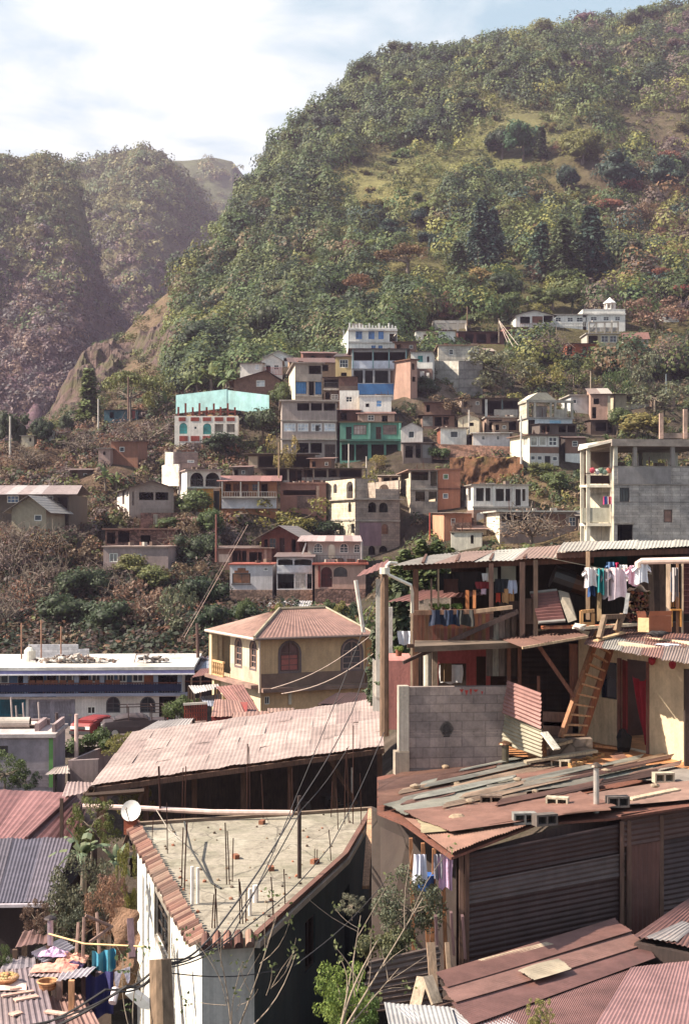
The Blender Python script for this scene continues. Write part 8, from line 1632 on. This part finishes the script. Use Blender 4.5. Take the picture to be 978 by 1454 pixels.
treez('bush','pale flowering bush under the big roof, left of the posts','loose',195,1170,60,60,G_YEL,40,10,'bush')
treez('bush','brown dried shrub in front of the purple roof eave','loose',52,1330,44,60,(.16,.10,.075),30,11,'bush')
treez('bush','green shrub at the far left edge of the yard','loose',2,1390,36,60,G_MID,28,10,'bush')
treez('agave','big leaved pale succulent below the gutter corner','banana',118,1250,110,90,(.14,.17,.10),34,0,'plant');treez('agave','second big leaved succulent near the satellite dish','banana',165,1260,70,80,(.13,.16,.09),34.5,1,'plant')
treez('dry_bush','reddish dry straw bush between the dark bush and the white house','loose',150,1345,60,110,(.30,.15,.11),30,10,'bush')
treez('dry_bush','upper pinkish dry bush below the two succulents','loose',158,1300,46,70,(.28,.16,.12),31,11,'bush')
treez('bush','dark bush with tiny pale flowers beside the open end of the hut','loose',578,1338,110,120,(.085,.095,.06),22.6,10,'bush')
treez('bush','smaller leafy part bush at the foot of the brown earthen wall','scrub',560,1356,80,50,(.12,.12,.06),22.2,10,'bush')
treez('bush','bright green bush at the bottom centre','loose',486,1470,92,124,(.16,.22,.055),20,10,'bush')
treez('bush','second bright green bush low behind the bare branches','loose',506,1480,80,96,(.13,.18,.05),21,11,'bush')
treez('plant','small yellow-green weed at the bottom edge of the lower roof','loose',766,1470,40,60,(.22,.22,.07),18,11,'plant')
treez('bush','small white flowering twig before the dark side of the flat roofed house','loose',500,1300,40,36,(.16,.16,.11),25,11,'bush')
def branchy(label,px,py,d,rays,seed):
 t_=thing('bare_shrub',label,'shrub',P(px,py,d));L=Lots();tr2=np.random.RandomState(seed)
 for(x,y,r_)in rays:
  p=np.array(P(px,py,d));q=np.array(P(x,y,d+tr2.uniform(-.5,.5)));L.limb(p,q,r_,r_*.35,6,.09,0,seg=7,col=1.7)
  for k in range(4):
   u=tr2.uniform(.35,.9);s0=p+(q-p)*u;dirn=(q-p)/np.linalg.norm(q-p);e=s0+(dirn+tr2.normal(size=3)*[.6,.3,.5])*np.linalg.norm(q-p)*.28;L.limb(s0,e,r_*.4,r_*.15,5,.1,0,seg=4,col=1.7)
   if tr2.rand()<.6:
    m_=10;ctr=e+tr2.normal(size=(m_,3))*.05;V_,Q_=cards(ctr,rdir(m_),.03,.6,.5);L.add(V_,Q_,np.tile([[.10,.12,.05]],(m_,1)),1)
 o=bpy.data.objects.new('branch',L.mesh('branch',['bark','leaf']));COL.objects.link(o);o.parent=t_
 o.data.transform(Matrix.Translation(-Vector(P(px,py,d))));o['wl']=t_['wl']
branchy('bare pale curving branches before the bright green bush',480,1475,17,[(536,1335,.02),(600,1275,.016),(566,1375,.013),(512,1300,.014)],1)
branchy('bare twigs sprouting at the bottom before the white house',330,1480,16.5,[(308,1335,.012),(393,1300,.013),(345,1365,.009),(420,1355,.011)],2)
branchy('thin bare twigs left of the foreground utility pole',190,1480,16,[(215,1335,.009),(175,1360,.008)],3)
cam=bpy.data.objects.new('camera',bpy.data.cameras.new('camera'));COL.objects.link(cam);scn.camera=cam
cam.location=(0,0,0);cam.rotation_euler=(R(90),0,0)
cam.data.sensor_fit='VERTICAL';cam.data.sensor_height=36;cam.data.lens=36*F/1454;cam.data.shift_y=(HZ-727)/1454
cam.data.clip_start=.5;cam.data.clip_end=20000
SUN_AZ,SUN_EL=-98,43
sd=Vector((math.sin(R(SUN_AZ))*math.cos(R(SUN_EL)),math.cos(R(SUN_AZ))*math.cos(R(SUN_EL)),math.sin(R(SUN_EL))))
su=bpy.data.objects.new('sun',bpy.data.lights.new('sun','SUN'));COL.objects.link(su)
su.rotation_euler=sd.to_track_quat('Z','Y').to_euler();su.data.energy=5.0;su.data.angle=R(.6);su.data.color=(1,.9,.74);su.location=(0,0,60)
w=bpy.data.worlds.new('World');scn.world=w;w.use_nodes=True;nt=w.node_tree;nt.nodes.clear()
out=nt.nodes.new('ShaderNodeOutputWorld');bg=nt.nodes.new('ShaderNodeBackground');nt.links.new(bg.outputs[0],out.inputs[0])
sk=nt.nodes.new('ShaderNodeTexSky');sk.sky_type='NISHITA';sk.sun_disc=False;sk.sun_elevation=R(SUN_EL);sk.sun_rotation=R(SUN_AZ)
sk.air_density=1.0;sk.dust_density=2.2;sk.ozone_density=1.0
tc=nt.nodes.new('ShaderNodeTexCoord')
n1=noise(nt,mapv(nt,tc.outputs['Generated'],(1.2,1.2,3.0)),5.2,8,.56,.3)
n2=noise(nt,mapv(nt,tc.outputs['Generated'],(1,1,2.2)),1.9,3,.5)
ad=N(nt,'ShaderNodeMath',operation='ADD');nt.links.new(n1,ad.inputs[0]);nt.links.new(n2,ad.inputs[1])
hf=N(nt,'ShaderNodeMath',operation='MULTIPLY');nt.links.new(ad.outputs[0],hf.inputs[0]);hf.inputs[1].default_value=.5
cl=ramp(nt,hf.outputs[0],[(.47,0),(.52,.4),(.575,1)])
tone=mix(nt,1,sk.outputs[0],(1.0,1.02,1.0),'MULTIPLY')
sx=N(nt,'ShaderNodeSeparateXYZ');nt.links.new(tc.outputs['Generated'],sx.inputs[0])
low=ramp(nt,sx.outputs['Z'],[(.0,.95),(.35,.9),(.7,.25)])
tone=mix(nt,low,tone,(1.9,2.75,3.1))
cm=N(nt,'ShaderNodeMath',operation='MULTIPLY');nt.links.new(cl,cm.inputs[0]);nt.links.new(ramp(nt,sx.outputs['Z'],[(.35,1),(.85,.5)]),cm.inputs[1])
c=mix(nt,cm.outputs[0],tone,(4.0,4.25,4.25))
nt.links.new(c,bg.inputs[0]);bg.inputs[1].default_value=.098
if HAZE:
 hz=MB();hz.obox((-2300,-70,-72),(4600,0,0),(0,1600,0),(0,0,452))
 m=bpy.data.materials.new('air');m.use_nodes=True;nt=m.node_tree;nt.nodes.clear()
 o_=nt.nodes.new('ShaderNodeOutputMaterial');pv=nt.nodes.new('ShaderNodeVolumePrincipled')
 pv.inputs['Color'].default_value=(.90,.73,1.0,1);pv.inputs['Density'].default_value=HAZE;pv.inputs['Anisotropy'].default_value=.3
 nt.links.new(pv.outputs[0],o_.inputs['Volume'])
 h=hz.build('haze',m);h['kind']='stuff'
scn.view_settings.view_transform='Standard';scn.view_settings.look='None';scn.view_settings.gamma=1;scn.view_settings.exposure=1.38
scn.cycles.volume_step_rate=1;scn.cycles.max_bounces=6;scn.cycles.volume_bounces=0;scn.cycles.diffuse_bounces=3;scn.cycles.transparent_max_bounces=8
scn.cycles.sample_clamp_indirect=4
